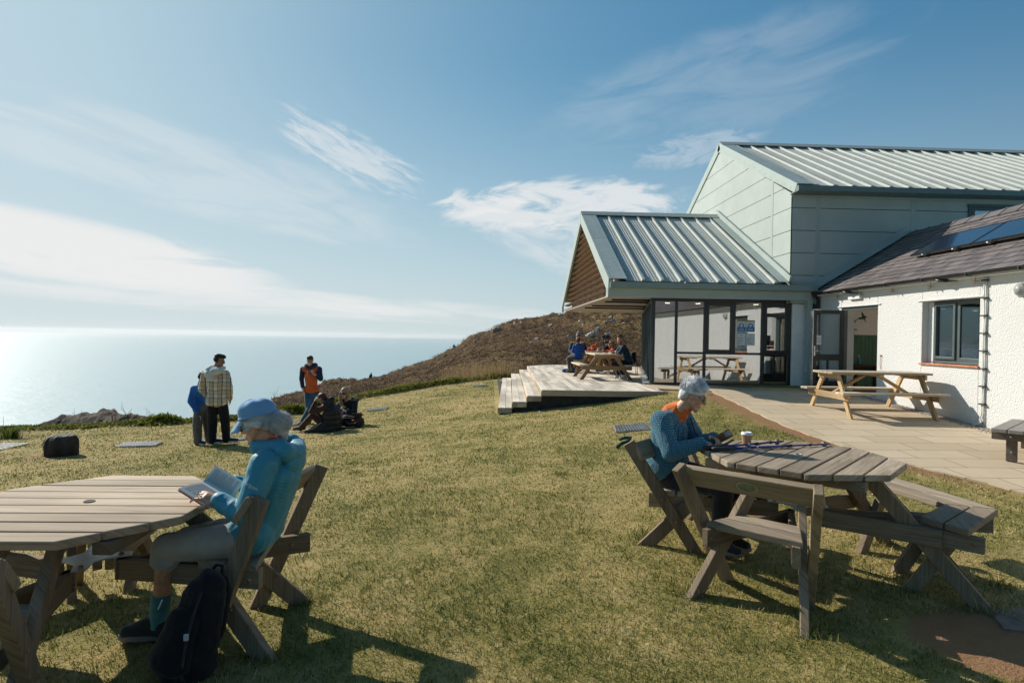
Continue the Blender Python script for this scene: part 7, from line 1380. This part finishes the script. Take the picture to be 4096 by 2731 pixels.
def rocks():
    dg=bpy.context.evaluated_depsgraph_get(); bv=BVHTree.FromObject(HEAD,dg); M=cam.matrix_world
    c5=lambda a,b:(1950+a/2.851,1150+b/2.851); c7=lambda a,b:(1100+a/2.613,1200+b/2.613)
    L=[(c5(112,476),75,34,'pale layered crag on the skyline, farthest left of the rocks near the deck'),(c5(325,398),36,26,'square grey boulder standing on the skyline left of the louvred gable'),(c5(388,392),18,22,'small dark boulder touching the square skyline boulder'),(c5(722,432),34,26,'rounded grey boulder with a dark side, upper middle of the hill'),(c5(758,352),26,12,'flat pale stone just under the hilltop, left of the louvred gable end'),(c5(850,306),60,14,'long low outcrop on the hilltop under the gable tip'),
       (c5(1405,342),36,24,'big pale boulder high on the hill under the soffit'),(c5(1345,392),34,22,'leaning grey slab left of two pale boulders under the soffit'),(c5(1440,382),46,24,'wide pale boulder pair right of the leaning slab'),(c5(1250,410),22,9,'small pale stone left of the leaning slab'),(c5(1100,410),22,26,'narrow upright stone in the middle of the hill'),(c5(1065,376),34,11,'flat pale slab above the narrow upright stone'),(c5(990,440),22,10,'low pale stone below the flat slab'),
       (c5(1245,500),62,50,'tall broken crag, largest of the pale outcrop behind the camera rig'),(c5(1165,545),58,42,'rugged grey block in the left half of the large outcrop'),(c5(1050,525),60,40,'pale ridge of stone behind the dark haired family'),(c5(945,560),40,30,'whitish lowest stone at the left foot of the large outcrop'),(c5(1390,520),56,26,'broken grey stones right of the tall crag'),(c5(1560,405),36,10,'scatter of small stones far right on the hill under the soffit'),
       (c5(575,592),52,26,'tilted pale slab half way down the hill left of the family'),(c5(500,640),36,24,'dull slab leaning below the tilted pale slab'),(c5(725,658),26,12,'small white stone above the blue hoodie'),(c5(705,545),44,11,'low streak of white stone in the heather'),
       (c7(2320,302),40,20,'jagged skyline rock by the horizon at the left of the hilltop'),(c7(2088,432),22,20,'white stone just below the skyline left of the hilltop'),(c7(2090,385),26,18,'dark rock on the skyline beside the white stone'),(c7(1870,492),30,30,'dark square rock tower on the sloping skyline'),(c7(1515,660),26,14,'dark lump on the lower skyline of the hill'),(c7(1330,765),22,16,'small whitish stone on the slope above the herb border'),(c7(780,907),26,9,'flat pale stone low on the slope above the blonde head'),(c7(1700,585),24,14,'round dark hummock rock on the mid skyline')]
    for i,((fx,fy),w,h,lab) in enumerate(L):
        d=M.to_3x3()@V3((fx-2048)/2400,-(fy+h*.10-1365.5)/2400,-1); hit=bv.ray_cast(V3(0,0,EYE),d)
        for dy in (6,12,20):
            if hit[0]: break
            d=M.to_3x3()@V3((fx-2048)/2400,-(fy+dy-1365.5)/2400,-1); hit=bv.ray_cast(V3(0,0,EYE),d)
        if not hit[0]: continue
        s=hit[0].y/2400/1.75; rock(hit[0]+V3(0,.2,0),(w*s*.56,w*s*.5,h*s*.85),i+3,lab,1.)
rocks()
def cliff_rock():
    # brown crag below the left part of the cliff edge
    nu,nv=110,46; xs=np.linspace(-21.5,-12.6,nu); vs=np.linspace(0,1,nv); X,Vv=np.meshgrid(xs,vs,indexing='ij'); Y=24.5+Vv*5+.6*np.sin(X*.9)
    top=np.interp(X,[-21.5,-20,-18.6,-17.3,-16.2,-15.1,-14,-13.2,-12.6],[-3.7,-3.0,-2.72,-2.62,-2.76,-2.95,-3.05,-3.15,-3.6]); prof=np.sin(np.clip(Vv*1.25,0,1)*pi/2); n=fbm(X*1.4,Y*1.4,5,.6); rid=np.abs(fbm(X*.8+3,Y*1.1,4)-.5)*2
    Z=-7.5+(top+7.5)*prof-(Vv>.8)*(Vv-.8)*9+(n-.5)*.55*prof-rid*.25+.12; o=npmesh('rock_outcrop',np.stack([X,Y,Z],-1).reshape(-1,3),gridfaces(nu,nv),cmat(),None,True); tag(o,'long brown crag showing below the left part of the cliff edge','rock')
def cmat():
    m,t,b,o=newmat('brown_crag'); oc=t.n('ShaderNodeTexCoord').outputs['Object']; n=t.noise(oc,1.6,7,.72); c=t.ramp(n,[(.35,(.035,.026,.02)),(.52,(.13,.098,.072)),(.68,(.27,.215,.165))]); setc(t,b,'Base Color',c); setc(t,b,'Roughness',.95); bump(t,b,t.noise(oc,4,6,.7),1.,.3); return m
cliff_rock()
def heather():
    """clumps of heather twigs over the hill, too many to count"""
    dg=bpy.context.evaluated_depsgraph_get(); me=HEAD.data; n=len(me.vertices); co=np.empty(n*3,'f'); me.vertices.foreach_get('co',co); co=co.reshape(-1,3)
    y=co[:,1]; k=np.where((y>24)&(y<125)&(co[:,0]>-60)&(co[:,0]<26))[0]; k=RNG.choice(k,min(len(k),26000),replace=False); P=co[k]; N=5; m=len(k)*N; base=np.repeat(P,N,0); r=np.repeat(.22+.10*P[:,1]/60,N); off=RNG.normal(0,1,(m,2))*r[:,None]; px=base[:,0]+off[:,0]; py=base[:,1]+off[:,1]*.8; pz_=base[:,2]-.05+RNG.random(m)*.12
    hm=leafmat('heather_twig',[(.2,(.036,.022,.014)),(.45,(.078,.048,.028)),(.65,(.15,.096,.047)),(.85,(.29,.20,.09))],.15); sz=.04+.0012*py
    o=leaf_mass(m,px,py,pz_,sz,.55,hm,'heather',up=.75); tag(o,kind='stuff')
heather()
def notices():
    wp=mat('notice_paper',(.62,.66,.66),.6,.03); bl=mat('notice_blue',(.03,.16,.42),.6,.05); yl=mat('notice_yellow',(.62,.42,.04),.6); ik=mat('notice_ink',(.03,.03,.035),.6); Y=15.8-.012
    def sheet(x,z,w,h,label,kind):
        T=thing('notice',(x+w/2,Y,z),label,'notice','printed notices on the cafe glass'); b=MB(); b.bb(x,x+w,Y-.002,Y,z,z+h); b.build('paper',wp,T)
        if kind=='mask':
            c=MB(); q=MB(); n=14; s=w/n
            for i in range(n):
                for j in range(2): (c if (i+j)%2 else q).bb(x+s*i,x+s*(i+1)-.0004,Y-.0035,Y-.0021,z+h-s*(j+1),z+h-s*j-.0004)
            c.build('black_check',ik,T); q.build('yellow_check',yl,T); c=MB(); c.lathe([(.068,0),(.068,.0015)],(x+w/2,Y-.0021,z+h-.155),28,Matrix.Rotation(radians(90),3,'X')); c.build('blue_disc',bl,T)
            f=MB(); f.lathe([(.030,0),(.030,.0008)],(x+w/2,Y-.0037,z+h-.135),18,Matrix.Rotation(radians(90),3,'X')); f.bb(x+w/2-.034,x+w/2+.034,Y-.0052,Y-.0046,z+h-.185,z+h-.145); f.build('face_symbol',wp,T)
            t_=MB(); t_.bb(x+.008,x+w-.008,Y-.0035,Y-.0021,z+.015,z+.135); t_.build('blue_panel',bl,T); t_=MB()
            for k in range(2): t_.bb(x+.05,x+w-.05,Y-.005,Y-.0037,z+.085-.035*k,z+.097-.035*k); 
            t_.build('printed_text',wp,T)
        else:
            t_=MB(); rn=random.Random(int(x*100))
            for k in range(4): 
                zz=z+h*(.60-.13*k)
                t_.bb(x+.02,x+w*rn.uniform(.5,.8),Y-.0035,Y-.0021,zz,zz+.008)
            t_.build('printed_text',ik,T); l=MB(); l.prism([(x+w*.46,z+h-.02),(x+w*.52,z+h-.05),(x+w*.60,z+h-.03),(x+w*.50,z+h-.075)],0,.0015,M=Matrix(((1,0,0,0),(0,0,-1,Y-.0021),(0,1,0,0),(0,0,0,1)))); l.build('leaf_logo',ik,T)
    sheet(6.57,1.43,.235,.32,'blue and white face covering notice with chequered top, left one on the cafe glass','mask'); sheet(6.815,1.43,.235,.32,'paler face covering notice with chequered top, right one on the cafe glass','mask')
    sheet(6.565,1.07,.24,.325,'pale green text notice below the left face covering notice','text'); sheet(6.82,1.07,.235,.325,'white text notice below the right face covering notice','text')
    b=MB(); b.box((7.49,Y+.006-.062,1.145),(.13,.002,.13)); rd=mat('sign_red',(.35,.02,.02),.5); T=thing('notice',(7.49,Y-.06,1.08),'small square red ring prohibition sticker in the opening pane of the glazing','notice'); b.build('sticker',mat('clear_sticker',(.10,.09,.09),.4),T); r=MB()
    r.tube([(7.49+.05*cos(a),Y-.058,1.145+.05*sin(a)) for a in np.linspace(0,2*pi,25)],.006,6); r.tube([(7.455,Y-.058,1.18),(7.525,Y-.058,1.11)],.006,6); r.build('red_ring',rd,T); r=MB(); r.bb(7.43,7.55,Y-.0585,Y-.0565,1.0,1.065); r.build('red_panel',rd,T)
    T=thing('notice',(8.52,14.41,1.3),'faint white square sticker on the open glass door of the cottage','notice'); b=MB(); b.bb(7.93,8.10,14.415,14.418,1.13,1.36); b.build('sticker',mat('white_sticker',(.6,.58,.58),.6),T); r=MB(); r.tube([(8.02+.045*cos(a),14.413,1.245+.045*sin(a)) for a in np.linspace(0,2*pi,21)],.003,5); r.build('grey_ring',mat('sticker_grey',(.4,.38,.4),.6),T)
notices()
def interior():
    # sanitiser bottle on a small table, lighthouse model and bulb behind the cottage window
    T=thing('side_table',(9.6,15.2,0),'small dark wooden table inside the open cottage door','table'); dk=wood('dark_table_wood',(.05,.022,.012),(.12,.06,.03)); b=MB(); b.bb(9.3,10.1,14.98,15.35,.58,.62); b.build('tabletop',dk,T)
    for x in (9.35,10.05):
        for y in (15.02,15.31): b=MB(); b.bb(x-.025,x+.025,y-.025,y+.025,0,.58); b.build('leg',dk,T)
    T=thing('sanitiser_bottle',(9.52,15.15,.62),'clear pump bottle of blue hand gel on the small dark table','bottle'); b=MB(); b.lathe([(.04,0),(.042,.01),(.042,.15),(.03,.18),(.014,.19)],(9.52,15.15,.622),18); b.build('bottle_body',mat('blue_gel',(.04,.16,.28),.15),T,smooth=True); b=MB(); b.tube([(9.52,15.15,.81),(9.52,15.15,.87),(9.48,15.15,.875)],.008,8); b.build('pump',SOLEW,T)
    T=thing('lighthouse_model',(8.92,11.0,.86),'small white lighthouse model inside the left light of the cottage window','ornament'); b=MB(); b.lathe([(.060,0),(.045,.27),(.055,.275),(.055,.29)],(8.93,11.17,.86),18); b.build('tower',WHITEP,T); b=MB(); b.lathe([(.030,.29),(.030,.34),(.040,.345),(.004,.39)],(8.93,11.17,.86),14); b.build('lantern',mat('grey_lantern',(.25,.3,.3),.4),T)
    pl=bpy.data.lights.new('room_fill_light','POINT'); pl.energy=30; pl.color=(1,.88,.72); pl.shadow_soft_size=.25; po=bpy.data.objects.new('room_fill_light',pl); COL.objects.link(po); po.location=(9.75,11.6,2.2)  # fill lamp added to brighten the room, set apart from the visible bulb
    T=thing('filament_bulb',(9.6,10.7,1.7),'lit filament bulb hanging behind the right light of the cottage window','lamp'); e,t,b_,o=newmat('warm_filament'); setc(t,b_,'Emission Color',(1,.55,.22)); b_.inputs['Emission Strength'].default_value=25; q=MB(); v,f=ellip((9.55,10.62,1.74),(.028,.028,.04)); q.add(v,f); q.build('bulb',e,T,smooth=True); q=MB(); q.tube([(9.55,10.62,1.78),(9.55,10.62,2.42)],.006,6); q.build('flex',BLACKP,T)
    # cafe chairs and tables just inside the glass
    pale=wood('pale_ash',(.42,.36,.27),(.62,.55,.44)); 
    def chair(x,y,rz,label):
        T=thing('cafe_chair',(x,y,0),label,'chair','pale chairs inside the cafe',rz); M=Matrix.Translation((x,y,0))@Matrix.Rotation(rz,4,'Z')
        def put(b,n): b.v=[tuple(M@Vector(v)) for v in b.v]; b.build(n,pale,T,bevel=.004)
        b=MB(); b.box((0,0,.45),(.42,.42,.03)); put(b,'seat')
        for sx in (-1,1):
            for sy in (-1,1): b=MB(); b.tube([(sx*.17,sy*.17,.44),(sx*.22,sy*.22,0)],[.018,.012],8); put(b,'leg')
        b=MB(); pts=[(.23*cos(a),-.19-.03*sin(a),.66+.13*sin(a)*(1 if sin(a)>0 else .8)) for a in np.linspace(0,2*pi,20,endpoint=False)]; b.prism(pts,0,d=(0,.018,0)); put(b,'backrest')
        for sx in (-1,1): b=MB(); b.tube([(sx*.15,-.18,.46),(sx*.16,-.19,.62)],.012,8); put(b,'back_post')
    chair(5.35,16.9,.4,'pale wooden cafe chair behind the second pane from the corner'); chair(5.85,17.3,-1.2,'pale wooden cafe chair behind the middle lower pane'); chair(6.5,16.8,2.6,'pale cafe chair facing away behind the wide lower pane'); chair(7.65,16.6,1.6,'pale cafe chair with rounded back behind the last lower pane')
    T=thing('cafe_table',(5.5,17.8,0),'wooden cafe table deep inside the glazed corner','table'); b=MB(); b.bb(4.9,6.6,17.4,18.2,.72,.76); b.build('tabletop',wood('cafe_table_top',(.18,.10,.05),(.32,.2,.1)),T)
    for x in (5.0,6.5):
        for y in (17.5,18.1): b=MB(); b.bb(x-.03,x+.03,y-.03,y+.03,0,.72); b.build('leg',dk,T)
interior()
# ---------------------------------------------------------------- sea air: one closed box round everything, sky outside it
def haze():
    m=bpy.data.materials.new('sea_haze'); m.use_nodes=True; nt=m.node_tree; nt.nodes.clear(); t=NT(nt); o=t.n('ShaderNodeOutputMaterial'); v=t.n('ShaderNodeVolumePrincipled',{'Color':(.93,.96,1.,1),'Density':HAZE_D,'Anisotropy':.35}); t.L.new(v.outputs[0],o.inputs['Volume'])
    b=MB(); b.bb(-19500,19500,-19500,19500,-101.5,24); ob=b.build('haze',m); tag(ob,kind='stuff')
HAZE_D=3.2e-5
haze()
